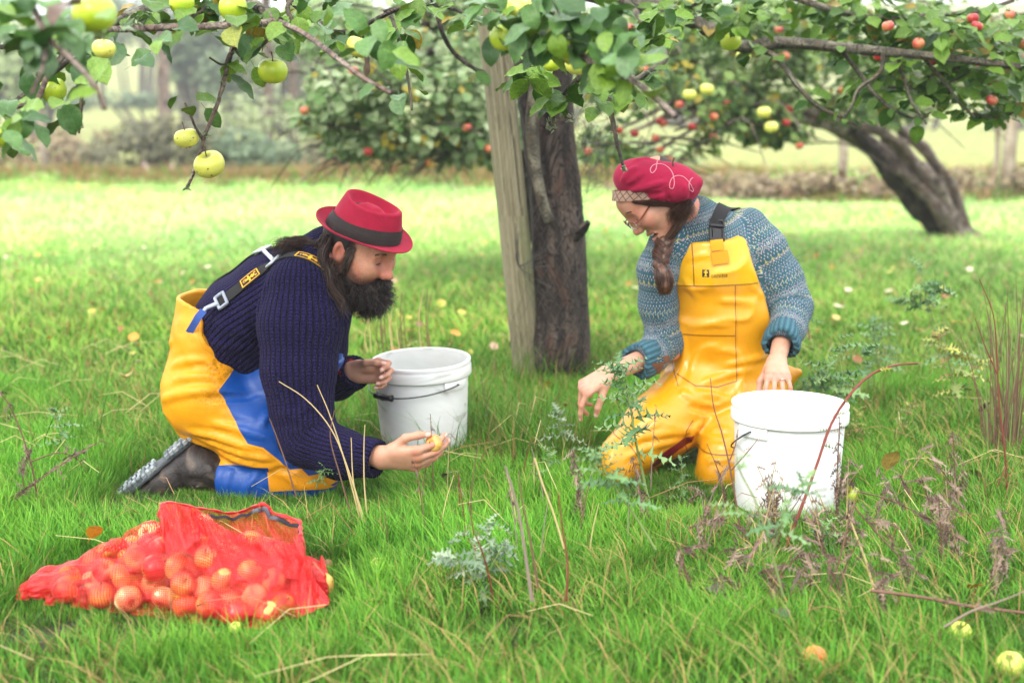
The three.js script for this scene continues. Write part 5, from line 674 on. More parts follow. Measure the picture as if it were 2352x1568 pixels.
    const prof = (u, v) => {
      const th = u * 2 * PI;
      if (v < 0.28) { const k = v / 0.28, c = crown(th, 0), w = 0.036 * (1 - k), lift = (1 - k) ** 1.6 * (0.004 + 0.016 * abs(sin(th)) ** 2 * 0.7 + (cos(th) < 0 ? 0.02 * cos(th) ** 2 : -0.007 * cos(th) ** 2)); const r = hypot(c[0], c[2]), s = (r + w) / r; return at(c[0] * s, lift, c[2] * s); }
      if (v < 0.7) { const k = (v - 0.28) / 0.42, c = crown(th, k); return at(c[0], k * topH(th), c[2]); }
      const k = (v - 0.7) / 0.3, c = crown(th, 1), r = 1 - k, round = 0.006 * sin(min(k / 0.14, 1) * PI * 0.5), dip = -0.026 * sstep(0.06, 0.34, k) + 0.023 * sstep(0.28, 0.85, k);
      return at(c[0] * r + 0.013 * (1 - r), topH(th) * r + topH(0) * (1 - r) + round * (1 - sstep(0.15, 0.4, k)) + dip, c[2] * r * (1 - 0.12 * sstep(0.2, 0.5, k)));
    };
    const outer = gridGeo(prof, 72, 90, { closeU: true }), under = gridGeo((u, v) => { const th = -u * 2 * PI, q = prof((1 - u) % 1, v * 0.27); const c = crown(th, 0), l = hypot(c[0], c[2]); return sub(q, inHead({ ...hh, o: [0, 0, 0] }, [0, 0.0035 * (v < 0.02 ? 0.4 : 1), 0])); }, 72, 10, { closeU: true });
    const rim = new Bag(); rim.tube([...Array(73)].map((_, i) => sub(prof((i % 72) / 72, 0.0), inHead({ ...hh, o: [0, 0, 0] }, [0, 0.0017, 0]))), 0.0021, 6, { closed: false });
    const rg = rim.build(); rg.deleteAttribute('color');
    const hat = part('hat', L(mergeGeometries([outer, under, rg])), felt, man, 'raspberry red felt trilby with a dark band');
    const bandM = std({ map: dataTex(128, 128, (u, v) => { const n = tileN(u, v, 40) * 8 + tileN(u, v, 5) * 9 + ((v * 64 | 0) % 2) * 5; return [38 + n, 32 + n, 32 + n]; }, { srgb: true }), roughness: 0.85 }); bandM.map.repeat.set(3, 1);
    const band = gridGeo((u, v) => { const th = u * 2 * PI, c = crown(th, lerp(0.02, 0.42, v)), r = hypot(c[0], c[2]), o = 0.0022 + 0.0012 * sin(v * PI), k = (r + o) / r; return at(c[0] * k, lerp(0.001, 0.043, v) + 0.0012 * sin(th * 3), c[2] * k); }, 72, 6, { closeU: true });
    part('hat_band', L(band), bandM, hat);
  }
  // sweater
  const sleeveR = [W(690, 660, 3.89), W(688, 745, 3.87), W(686, 850, 3.845), W(692, 935, 3.825), W(705, 1010, 3.805), W(780, 1042, 3.76), W(868, 1055, 3.70)];
  const sleeveRr = [0.098, 0.112, 0.1, 0.083, 0.075, 0.066, 0.05];
  const sleeveL = [W(752, 672, 4.22), W(735, 800, 4.32), W(725, 882, 4.36), W(770, 872, 4.26), W(815, 852, 4.17)], sleeveLr = [0.085, 0.08, 0.066, 0.06, 0.05];
  const torsoAxis = [W(470, 880, 4.08), W(500, 800, 4.08), W(560, 735, 4.08), W(640, 682, 4.06), W(722, 622, 4.03)], torsoR = [0.1, 0.118, 0.126, 0.128, 0.09];
  const cuffEnd = halfspace(W(866, 1055, 3.70), sub(wrR, elR)), cuffEndL = halfspace(W(816, 853, 4.168), sub(wrL, elL));
  const boreR = cone(add(wrR, mul(nrm(sub(elR, wrR)), 0.05)), add(wrR, mul(nrm(sub(wrR, elR)), 0.05)), 0.034, 0.034), boreL = cone(add(wrL, mul(nrm(sub(elL, wrL)), 0.05)), add(wrL, mul(nrm(sub(wrL, elL)), 0.05)), 0.032, 0.032);
  const fR0 = chain(sleeveR, sleeveRr, 0.03), fL0 = chain(sleeveL, sleeveLr, 0.03);
  const fR = (x, y, z) => smax(smax(fR0(x, y, z), cuffEnd(x, y, z), 0.006), -boreR(x, y, z), 0.004), fL = (x, y, z) => smax(smax(fL0(x, y, z), cuffEndL(x, y, z), 0.006), -boreL(x, y, z), 0.004);
  const fT = join([chain(torsoAxis, torsoR, 0.04, 1.35, Z), cone(W(700, 660, 3.96), W(760, 640, 4.2), 0.08, 0.075), ball(W(600, 790, 4.06), 0.12), cone(W(725, 606, 4.02), W(752, 574, 3.995), 0.077, 0.07)], 0.05);
  const sweaterB = (x, y, z) => smin(smin(fR(x, y, z), fT(x, y, z), 0.028), fL(x, y, z), 0.03);
  const mf = foldSum([   // pulls of the knit at the armpit, elbow and shoulder
    fold(W(600, 700, 3.93), W(600, 850, 3.9), 0.02, -0.012), fold(W(640, 940, 3.76), W(720, 985, 3.74), 0.018, 0.007), fold(W(650, 985, 3.75), W(740, 1010, 3.72), 0.014, 0.006), fold(W(735, 900, 3.8), W(680, 960, 3.74), 0.016, 0.006),
    fold(W(470, 780, 3.92), W(590, 830, 3.88), 0.018, 0.007), fold(W(480, 740, 3.92), W(590, 790, 3.88), 0.016, 0.005), fold(W(640, 640, 3.86), W(600, 740, 3.86), 0.016, 0.006), fold(W(790, 1015, 3.7), W(850, 1100, 3.68), 0.014, 0.004)], sweaterB);
  const sweaterF = (x, y, z) => sweaterB(x, y, z) - 1.3 * mf(x, y, z) - 0.004 * noise3(x * 9, y * 9, z * 9);
  const rib = (v) => { const t = (v * 3) % 1, a = abs(t - 0.5) * 2; return a; };
  const knitH = (u, v) => { const a = abs(u - 0.5) * 2, V1 = (v * 6 + (1 - a) * 0.5) % 1, up = sstep(1.0, 0.35, a); return up * (0.6 + 0.4 * sin(V1 * PI)) ; };
  const knitMap = dataTex(64, 256, (u, v) => { const h = knitH(u, v), n = tileN(u, v, 14) * 7; return [lerp(12, 27, h) + n * 0.6, lerp(9, 21, h) + n * 0.6, lerp(32, 70, h) + n]; }, { srgb: true });
  const knitBump = dataTex(64, 256, (u, v) => { const h = 255 * knitH(u, v); return [h, h, h]; });
  const knit = phys({ map: knitMap, bumpMap: knitBump, bumpScale: 0.007, roughness: 0.95, specularIntensity: 0.4, sheen: 0.08, sheenColor: new THREE.Color(0.25, 0.22, 0.5), sheenRoughness: 0.6 });
  {
    const [lo, hi] = around([...sleeveR, ...sleeveL, ...torsoAxis], 0.19);
    const g = fieldGeo(sweaterF, lo, hi, 0.0075);
    const uvg = chartUV(g, [{ axis: sleeveR, field: fR0, around: 40, along: 18, ref: [0, 0, -1] }, { axis: sleeveL, field: fL0, around: 36, along: 18, ref: [0, 0, -1] }, { axis: torsoAxis, field: fT, around: 72, along: 18, ref: [1, -1, 0] }]);
    const sweater = part('sweater', L(uvg), knit, man);
    // turned cuffs
    const cu = (c, ax, r, name) => { const t = nrm(ax), n = nrm(cross(t, [0, 1, 0])), b = cross(t, n); const gg = gridGeo((u, v) => { const a = u * 2 * PI, k = v * 4, rr = r + [0.0, 0.004, 0.005, 0.003, -0.006][min(4, floor(k))] + 0.0012 * cos(a * 26); return add(c, add(mul(t, [-0.055, -0.05, -0.02, -0.001, -0.003][min(4, floor(k))]), add(mul(n, cos(a) * rr), mul(b, sin(a) * rr)))); }, 104, 4, { closeU: true }); gg.attributes.uv.array.forEach((x, i, ar) => { ar[i] = i % 2 ? x * 0.6 : x * 30; }); part(name, L(gg), knit, sweater); };
    cu(W(868, 1055, 3.70), sub(wrR, elR), 0.0485, 'cuff'); cu(W(817, 853, 4.167), sub(wrL, elL), 0.0485, 'cuff');
    const wl = new Bag(); const t = nrm(sub(wrL, elL)), n = nrm(cross(t, [0, 1, 0])), b = cross(t, n), c = W(806, 852, 4.167); wl.tube([...Array(25)].map((_, i) => add(c, add(mul(n, 0.037 * cos(i / 24 * 2 * PI)), mul(b, 0.037 * sin(i / 24 * 2 * PI))))), 0.006, 6, { col: S(190, 22, 34) });
    part('undershirt_cuff', L(wl.build()), std({ vertexColors: true, roughness: 0.9 }), sweater, 'red cuff of a shirt under the navy sleeve');
  }

  // overalls
  const near = 3.92, XY = (px, py) => { const p = W(px, py, near); return [p[0], p[1]]; };
  const hips = join([cone(W(484, 800, 4.08), W(482, 905, 4.08), 0.112, 0.125, 1.4, Z), ball(W(468, 898, 3.985), 0.115), ball(W(468, 898, 4.175), 0.115)], 0.05);
  const legR = join([chain([W(490, 925, 3.985), W(600, 1002, 3.95), W(718, 1080, 3.93)], [0.117, 0.104, 0.079], 0.03), ], 0.02), legL = chain([W(490, 925, 4.175), W(768, 1080, 4.24)], [0.115, 0.08], 0.03);
  const shinR0 = chain([W(716, 1096, 3.93), W(600, 1105, 3.93), W(490, 1098, 3.935)], [0.068, 0.064, 0.06], 0.02), cutR = halfspace(W(503, 1100, 3.93), sub(anR, knR)), shinR = (x, y, z) => smax(shinR0(x, y, z), cutR(x, y, z), 0.008);
  const shinL0 = chain([W(768, 1094, 4.24), W(450, 1075, 4.2)], [0.066, 0.06], 0.02), cutL = halfspace(W(445, 1075, 4.2), sub(anL, knL)), shinL = (x, y, z) => smax(shinL0(x, y, z), cutL(x, y, z), 0.008);
  const topEdge = poly2([[330, 688], [405, 694], [440, 702], [463, 712], [466, 768], [478, 790], [500, 808], [545, 828], [600, 848], [640, 850], [840, 850], [840, 1250], [330, 1250]].map((p) => XY(...p)));
  const flap = chain([W(490, 860, 4.08), W(482, 770, 4.08), W(478, 680, 4.08)], [0.122, 0.098, 0.086], 0.03, 1.75, Z);
  const flapCore = chain([W(490, 880, 4.08), W(482, 770, 4.08), W(480, 640, 4.08)], [0.108, 0.086, 0.073], 0.03, 1.78, Z), coreTop = halfspace(W(470, 815, 4.08), [0.2, -1, 0]);
  const bib = chain([W(640, 880, 4.08), W(720, 800, 4.1), W(748, 720, 4.12)], [0.12, 0.085, 0.07], 0.04, 1.4, Z);
  const overB = (x, y, z) => {
    let shell = smax(flap(x, y, z), -smax(flapCore(x, y, z), coreTop(x, y, z), 0.01), 0.006);
    let d = smin(hips(x, y, z), shell, 0.012); d = smin(d, smin(legR(x, y, z), legL(x, y, z), 0.03), 0.04); d = smin(d, bib(x, y, z), 0.03);
    d = smax(d, topEdge(x, y), 0.006);
    d = smin(d, smin(shinR(x, y, z), shinL(x, y, z), 0.02), 0.012);
    return d;
  };
  const of = foldSum([
    fold(W(420, 985, 3.9), W(590, 1035, 3.84), 0.013, 0.011), fold(W(440, 1010, 3.9), W(640, 1062, 3.84), 0.011, 0.011), fold(W(470, 970, 3.86), W(640, 1015, 3.84), 0.013, 0.008), fold(W(480, 1035, 3.9), W(660, 1082, 3.85), 0.011, 0.008),
    fold(W(380, 920, 3.95), W(500, 895, 3.86), 0.014, 0.009), fold(W(470, 918, 3.86), W(590, 890, 3.86), 0.012, -0.013), fold(W(395, 850, 3.95), W(520, 838, 3.88), 0.013, 0.008), fold(W(400, 880, 3.92), W(530, 865, 3.86), 0.012, 0.008),
    fold(W(392, 800, 4.0), W(470, 778, 3.9), 0.012, 0.009), fold(W(415, 770, 3.95), W(462, 800, 3.9), 0.011, 0.009), fold(W(430, 830, 3.9), W(530, 832, 3.88), 0.01, -0.007), fold(W(620, 930, 3.85), W(600, 985, 3.84), 0.012, 0.008),
    fold(W(595, 955, 3.84), W(700, 935, 3.86), 0.012, 0.008), fold(W(640, 1000, 3.84), W(720, 1050, 3.86), 0.014, 0.008), fold(W(690, 1075, 3.85), W(620, 1072, 3.86), 0.01, -0.01), fold(W(530, 1070, 3.87), W(520, 1140, 3.88), 0.008, 0.004), fold(W(600, 1075, 3.87), W(560, 1145, 3.88), 0.012, 0.006), fold(W(650, 1080, 3.87), W(700, 1130, 3.87), 0.01, 0.006), fold(W(390, 1000, 3.96), W(480, 1050, 3.9), 0.012, 0.006)], overB);
  const overF = (x, y, z) => overB(x, y, z) - 1.9 * of(x, y, z) - 0.003 * fbm(x * 14, y * 14, z * 14, 2) - 0.0035 * crease(x * 1.0, y * 1.3, z, 9);
  {
    const x0 = W(340, 700, near)[0], x1 = W(880, 700, near)[0], y0 = W(500, 1220, near)[1], y1 = W(500, 660, near)[1];
    const toUV = (p) => [(p[0] - x0) / (x1 - x0), (p[1] - y0) / (y1 - y0)], T = 2048, CX = (px, py) => { const [a, b] = XY(px, py); return [(a - x0) / (x1 - x0) * T, (1 - (b - y0) / (y1 - y0)) * T]; };
    const path = (c, pts, close) => { c.beginPath(); pts.forEach((p, i) => { const q = CX(...p); i ? c.lineTo(...q) : c.moveTo(...q); }); if (close) c.closePath(); };
    const R = rng(12), speck = (c, px, py, rad, n, col, a) => { for (let i = 0; i < n; i++) { const an = R() * 6.283, r = rad * sqrt(R()) * (0.4 + 0.6 * R()), [x, y] = CX(px + cos(an) * r, py + sin(an) * r * 0.7); c.fillStyle = `rgba(${col},${a * (0.3 + 0.7 * R())})`; c.beginPath(); c.arc(x, y, 2 + 12 * R() * R(), 0, 7); c.fill(); } };
    const blue = [[548, 822], [604, 838], [900, 850], [900, 1130], [770, 1110], [742, 1092], [722, 1090], [680, 1072], [650, 1042], [615, 1012], [580, 1003], [546, 950], [526, 917], [509, 890], [528, 862]], knee = [[621, 1072], [700, 1062], [716, 1078], [790, 1068], [790, 1100], [720, 1112], [626, 1118]], cuff = [[430, 1064], [500, 1064], [560, 1060], [625, 1060], [626, 1118], [720, 1112], [790, 1112], [790, 1200], [430, 1200]];
    const paint = canvasTex(T, T, (c) => {
      c.fillStyle = 'rgb(222,150,6)'; c.fillRect(0, 0, T, T);
      for (let i = 0; i < 900; i++) { const v = R() < 0.5; c.fillStyle = `rgba(${v ? '232,160,24' : '186,110,2'},0.05)`; c.beginPath(); c.ellipse(R() * T, R() * T, 20 + 90 * R(), 10 + 40 * R(), R() * 3, 0, 7); c.fill(); }
      c.fillStyle = 'rgb(0,66,146)'; path(c, blue, true); c.fill(); path(c, cuff, true); c.fill(); path(c, [[400, 1040], [490, 1052], [500, 1130], [400, 1130]], true); c.fill();
      for (let i = 0; i < 260; i++) { c.fillStyle = `rgba(${R() < 0.5 ? '20,88,172' : '2,46,112'},0.06)`; const [x, y] = CX(500 + 300 * R(), 830 + 320 * R()); void x; c.beginPath(); c.ellipse(x, y, 10 + 40 * R(), 6 + 20 * R(), R() * 3, 0, 7); if (R() < 0.4) c.fill(); }
      c.fillStyle = 'rgb(218,144,8)'; path(c, knee, true); c.fill();
      c.lineWidth = 3; c.strokeStyle = 'rgba(120,84,20,0.7)'; c.setLineDash([7, 4]);
      path(c, [[544, 818], [524, 862], [503, 890], [520, 918], [540, 953], [575, 1007], [612, 1018], [646, 1047], [676, 1077]]); c.stroke();
      path(c, [[405, 704], [440, 712], [456, 720], [458, 768], [471, 796], [496, 816], [544, 838]]); c.stroke();
      c.strokeStyle = 'rgba(8,50,120,0.8)'; path(c, [[600, 895], [640, 950], [690, 1010], [740, 1070]]); c.stroke(); path(c, [[608, 893], [650, 950], [698, 1008], [748, 1066]]); c.stroke(); path(c, [[430, 1126], [506, 1128], [640, 1140]]); c.stroke(); c.setLineDash([]);
      c.strokeStyle = 'rgba(90,60,20,0.5)'; c.lineWidth = 4; path(c, [[405, 693], [440, 701], [464, 711], [467, 768], [480, 790], [501, 808], [546, 829]]); c.stroke();
      speck(c, 512, 850, 48, 150, '84,52,26', 0.22); speck(c, 500, 900, 46, 170, '90,56,26', 0.2); speck(c, 430, 1010, 45, 90, '120,76,22', 0.16); speck(c, 600, 1000, 60, 60, '120,80,22', 0.1); speck(c, 590, 1060, 70, 90, '130,84,24', 0.12); speck(c, 700, 1100, 50, 80, '96,66,30', 0.18);
      speck(c, 560, 1075, 50, 60, '190,170,130', 0.22);
    }, { repeat: false });
    const [lo, hi] = around([W(420, 690, 4.08), W(820, 1150, 3.9), W(768, 1094, 4.24), W(440, 1075, 4.2), W(370, 900, 4.0)], 0.16);
    const g = fieldGeo(overF, lo, hi, 0.0072, { uv: toUV });
    const pvc = phys({ map: paint, roughness: 0.5, clearcoat: 0.12, clearcoatRoughness: 0.35, specularIntensity: 0.7, bumpMap: dataTex(256, 256, (u, v) => { const n = 128 + 70 * tileN(u, v, 30) + 50 * tileN(u, v, 90, 3); return [n, n, n]; }), bumpScale: 0.0004 });
    pvc.bumpMap.repeat.set(5, 5);
    const overalls = part('overalls', L(g), pvc, man, 'yellow waterproof bib overalls with blue side panels and muddy marks');
    // braces: black elastic straps that cross at a clip between the shoulder blades
    const surf = (p, off) => { let q = p.slice(); for (let i = 0; i < 12; i++) { const d = min(sweaterF(...q)) - off, e = 0.004, n = nrm([sweaterF(q[0] + e, q[1], q[2]) - sweaterF(q[0] - e, q[1], q[2]), sweaterF(q[0], q[1] + e, q[2]) - sweaterF(q[0], q[1] - e, q[2]), sweaterF(q[0], q[1], q[2] + e) - sweaterF(q[0], q[1], q[2] - e)]); q = sub(q, mul(n, d * 0.8)); if (i === 11) return { q, n }; } };
    const strapM = std({ vertexColors: true, roughness: 0.85, bumpMap: dataTex(32, 32, (u, v) => { const n = 128 + 100 * sin(u * 50); return [n, n, n]; }), bumpScale: 0.0008 });
    const ribbon = (way, w, off, name, col, parent, mat) => {
      const pts = spline(way, 44).map((p) => surf(p, off)); for (let it = 0; it < 3; it++) for (let i = 1; i < pts.length - 1; i++) { pts[i].q = mix3(pts[i].q, mul(add(pts[i - 1].q, pts[i + 1].q), 0.5), 0.5); pts[i].n = nrm(add(add(pts[i - 1].n, pts[i].n), pts[i + 1].n)); }
      const b = new Bag(), rows = pts.map((p, i) => { const t = nrm(sub(pts[min(i + 1, pts.length - 1)].q, pts[max(i - 1, 0)].q)), s = nrm(cross(t, p.n)), q = p.q, n = p.n; return [[-1, 0], [-0.96, 1], [0.96, 1], [1, 0]].map(([a, k]) => b.v(add(q, add(mul(s, a * w / 2), mul(n, k * 0.0028))), a * 0.5 + 0.5, i / 10, col)); });
      for (let i = 0; i + 1 < rows.length; i++) for (let k = 0; k < 3; k++) b.q(rows[i][k], rows[i + 1][k], rows[i + 1][k + 1], rows[i][k + 1]);
      const m = part(name, L(b.build()), mat ?? strapM, parent); return { m, pts };
    };
    const blk = S(13, 13, 15), clip = W(624, 598, 3.98), clipU = W(621, 586, 4.02);
    const s1 = ribbon([W(487, 693, 3.915), W(505, 672, 3.91), W(560, 640, 3.91), W(612, 612, 3.93), W(650, 606, 3.89), W(700, 617, 3.87), W(745, 655, 3.88), W(772, 710, 3.94), W(782, 745, 3.97)], 0.036, 0.003, 'strap', blk, overalls);
    const s2 = ribbon([W(458, 692, 4.15), W(480, 668, 4.13), W(530, 630, 4.12), W(585, 598, 4.08), W(612, 583, 4.04), W(650, 571, 4.06), W(690, 556, 4.12), W(735, 560, 4.18)], 0.036, 0.003, 'strap', blk, overalls);
    // printed badges on the straps
    const badgeT = canvasTex(160, 96, (c, w, h) => { c.fillStyle = 'rgb(14,14,16)'; c.fillRect(0, 0, w, h); c.strokeStyle = c.fillStyle = 'rgb(246,178,20)'; c.lineWidth = 7; c.beginPath(); c.rect(8, 8, w - 16, h - 16); c.stroke(); c.fillRect(66, 18, 14, 60); c.fillRect(36, 40, 60, 14); c.fillRect(96, 30, 12, 34); c.fillRect(106, 38, 16, 18); c.fillRect(118, 26, 20, 10); c.fillRect(118, 58, 20, 10); c.beginPath(); c.lineWidth = 5; c.arc(40, 44, 15, 2.2, 6); c.stroke(); });
    const badgeM = std({ map: badgeT, roughness: 0.8 });
    const badge = (st, t, l) => { const i0 = Math.round(t * 44), span = 4, b = new Bag(), N = st.pts.length; const rows = []; for (let j = 0; j <= 6; j++) { const f = i0 + (j / 6 - 0.5) * span * l, i = clamp(floor(f), 0, N - 2), k = f - i, q = mix3(st.pts[i].q, st.pts[i + 1].q, k), n = nrm(mix3(st.pts[i].n, st.pts[i + 1].n, k)), tt = nrm(sub(st.pts[i + 1].q, st.pts[i].q)), s = nrm(cross(tt, n)); rows.push([-1, 1].map((a) => b.v(add(q, add(mul(s, a * 0.0165), mul(n, 0.0042))), j / 6, a < 0 ? 1 : 0))); } for (let j = 0; j < 6; j++) b.q(rows[j][0], rows[j + 1][0], rows[j + 1][1], rows[j][1]); part('badge', L(b.build()), badgeM, st.m, 'yellow printed badge on the black strap'); };
    badge(s1, 0.27, 1.25); badge(s1, 0.645, 1.25); badge(s2, 0.7, 1.2); badge(s2, 0.22, 1.3);
    // buckles
    const ring = (c, n, t, w, h, r, mat, name, parent) => { const s = nrm(cross(t, n)), b = new Bag(), cr = [[-1, -1], [1, -1], [1, 1], [-1, 1], [-1, -1]].map(([a, k]) => add(c, add(mul(s, a * w / 2), mul(t, k * h / 2)))), pts = []; for (let i = 0; i < 4; i++) for (let k = 0; k < 5; k++) pts.push(mix3(cr[i], cr[i + 1], k / 5)); pts.push(cr[4]); b.tube(pts, r, 6, {}); return part(name, L(b.build()), mat, parent); };
    const grey = std({ color: C(150, 158, 172), roughness: 0.45, metalness: 0.1 }), pale = std({ color: C(196, 202, 210), roughness: 0.4, metalness: 0.2 });
    const at = (st, t) => { const i = clamp(Math.round(t * 44), 1, 43), p = st.pts[i]; return { c: add(p.q, mul(p.n, 0.005)), n: p.n, t: nrm(sub(st.pts[i + 1].q, st.pts[i - 1].q)) }; };
    { const a = at(s1, 0.455), z = at(s2, 0.55); ring(a.c, a.n, a.t, 0.046, 0.03, 0.0034, pale, 'strap_clip', overalls); ring(z.c, z.n, z.t, 0.046, 0.03, 0.0034, pale, 'strap_clip', overalls); const b = new Bag(); b.tube([a.c, mix3(a.c, z.c, 0.5), z.c], [0.007, 0.006, 0.007], 6, {}); part('clip_bar', L(b.build()), pale, overalls); }
    { const a = at(s1, 0.06); ring(a.c, a.n, a.t, 0.046, 0.028, 0.005, grey, 'buckle', overalls); const b = new Bag(); b.tube([add(a.c, mul(a.t, -0.015)), W(472, 708, 3.905), W(462, 722, 3.9)], [0.012, 0.01, 0.008], 6, { flat: 0.5 }); part('buckle_tongue', L(b.build()), grey, overalls);
      const tb = new Bag(); const rows = [W(468, 712, 3.895), W(455, 728, 3.885), W(446, 744, 3.89), W(434, 764, 3.91)].map((p, i) => [-1, 1].flatMap((k) => [tb.v(add(p, [k * 0.0085, k * -0.0056, 0.006]), 0, 0, S(50, 84, 160))])); for (let i = 0; i < 3; i++) tb.q(rows[i][0], rows[i][1], rows[i + 1][1], rows[i + 1][0]); part('blue_tab', L(tb.build()), std({ vertexColors: true, roughness: 0.8 }), overalls); }
  }
  // near boot with its lugged sole, and the far one behind it
  const leather = std({ map: dataTex(256, 256, (u, v) => { const n = tileN(u, v, 12) * 26 + tileN(u, v, 50, 2) * 10, d = sstep(0.1, 0.6, tileN(u, v, 6, 9)); return [lerp(38, 72, d) + n * 0.7, lerp(32, 60, d) + n * 0.7, lerp(31, 50, d) + n * 0.7]; }, { srgb: true }), roughness: 0.55, bumpMap: dataTex(256, 256, (u, v) => { const n = 128 + 60 * tileN(u, v, 40) + 40 * tileN(u, v, 90); return [n, n, n]; }), bumpScale: 0.0015 });
  const rubber = std({ map: dataTex(128, 128, (u, v) => { const n = tileN(u, v, 20) * 22; return [70 + n, 76 + n, 80 + n]; }, { srgb: true }), roughness: 0.7 });
  const lugVar = [C(132, 142, 148), C(104, 114, 120), C(150, 158, 162), C(86, 95, 99)].map((c) => std({ color: c, roughness: 0.7 }));
  const boot = (dx, dy, dd, label) => {
    const q = (px, py, d) => W(px + dx, py + dy, d + dd), heel = q(432, 1018, 3.95), toe = q(285, 1136, 3.93), along = nrm(sub(toe, heel)), out = nrm(sub([-0.5, 0.68, 0.2], mul(along, dot(along, [-0.5, 0.68, 0.2])))), side = cross(along, out), Ls = len(sub(toe, heel));
    const SP2 = (s, o, z) => add(heel, add(mul(along, s), add(mul(out, o), mul(side, z))));
    const f = join([cone(q(545, 1102, 3.935), q(462, 1080, 3.935), 0.05, 0.056), cone(q(462, 1076, 3.935), SP2(0.03, -0.055, 0), 0.052, 0.046), cone(SP2(0.02, -0.036, 0), SP2(0.12, -0.046, 0.004), 0.044, 0.052), cone(SP2(0.12, -0.046, 0.004), SP2(Ls - 0.015, -0.032, 0.003), 0.052, 0.038, 1.12, side)], 0.03);
    const bf = foldSum([fold(q(400, 1090, 3.87), q(470, 1110, 3.87), 0.012, -0.008), fold(q(420, 1120, 3.87), q(480, 1130, 3.88), 0.01, 0.007), fold(q(470, 1040, 3.88), q(500, 1120, 3.88), 0.01, 0.006), fold(q(340, 1100, 3.88), q(420, 1040, 3.9), 0.006, 0.004)]);
    const flat = halfspace(SP2(0, -0.004, 0), out), F = (x, y, z) => smax(f(x, y, z), flat(x, y, z), 0.008) - bf(x, y, z) - 0.002 * fbm(x * 40, y * 40, z * 40, 2), [lo, hi] = around([heel, toe, q(545, 1102, 3.935)], 0.09);
    const g = fieldGeo(F, lo, hi, 0.006, { uv: (p) => [p[0] * 6, p[1] * 6 + p[2] * 4] }), bt = part('boot', L(g), leather, man, label);
    const wid = (s) => { const k = clamp(s / Ls, 0, 1); return 0.027 + 0.012 * sin(clamp((k - 0.25) / 0.75, 0, 1) * PI * 0.8) - 0.006 * (k > 0.2 && k < 0.45 ? 1 : 0); };
    const outl = (s, th) => wid(s) * th, sole = gridGeo((u, v) => { const s = lerp(-0.03, Ls + 0.025, v), e = sqrt(max(0.02, 1 - pow(abs(v - 0.5) * 2, 5))), a = u * 2 * PI, sq = (t) => Math.sign(t) * pow(abs(t), 0.5); return SP2(s, 0.004 + 0.008 * sq(sin(a)), wid(s) * e * sq(cos(a))); }, 24, 40, { closeU: true });
    part('sole', L(sole), rubber, bt);
    const lugs = [], Rl = rng(9);
    for (let i = 0; i < 17; i++) { const s = lerp(-0.018, Ls + 0.012, i / 16); if (i > 5 && i < 8) continue; for (let k = -2; k <= 2; k++) { const z = k * 0.0178 * wid(s) / 0.045, b = new THREE.BoxGeometry(0.0105, 0.01, 0.0135, 1, 1, 1), m = new THREE.Matrix4().makeBasis(V(...along), V(...out), V(...side)).setPosition(V(...SP2(s + (k % 2 ? 0.004 : 0) + 0.002 * (Rl() - 0.5), 0.015, z))); b.rotateY((k * 0.18) + 0.2 * (Rl() - 0.5)); b.applyMatrix4(m); lugs.push(b); } }
    for (const b of lugs) part('lug', L(b), lugVar[floor(Rl() * 4)], bt);
  };
  boot(0, 0, 0, 'muddy brown leather boot with toe in the grass and pale lugged sole turned up');
  boot(34, 6, 0.27, 'far leather boot behind the near one');
  // small apple in the near hand is a thing of its own
  handApple = W(997, 1018, 3.69);
}
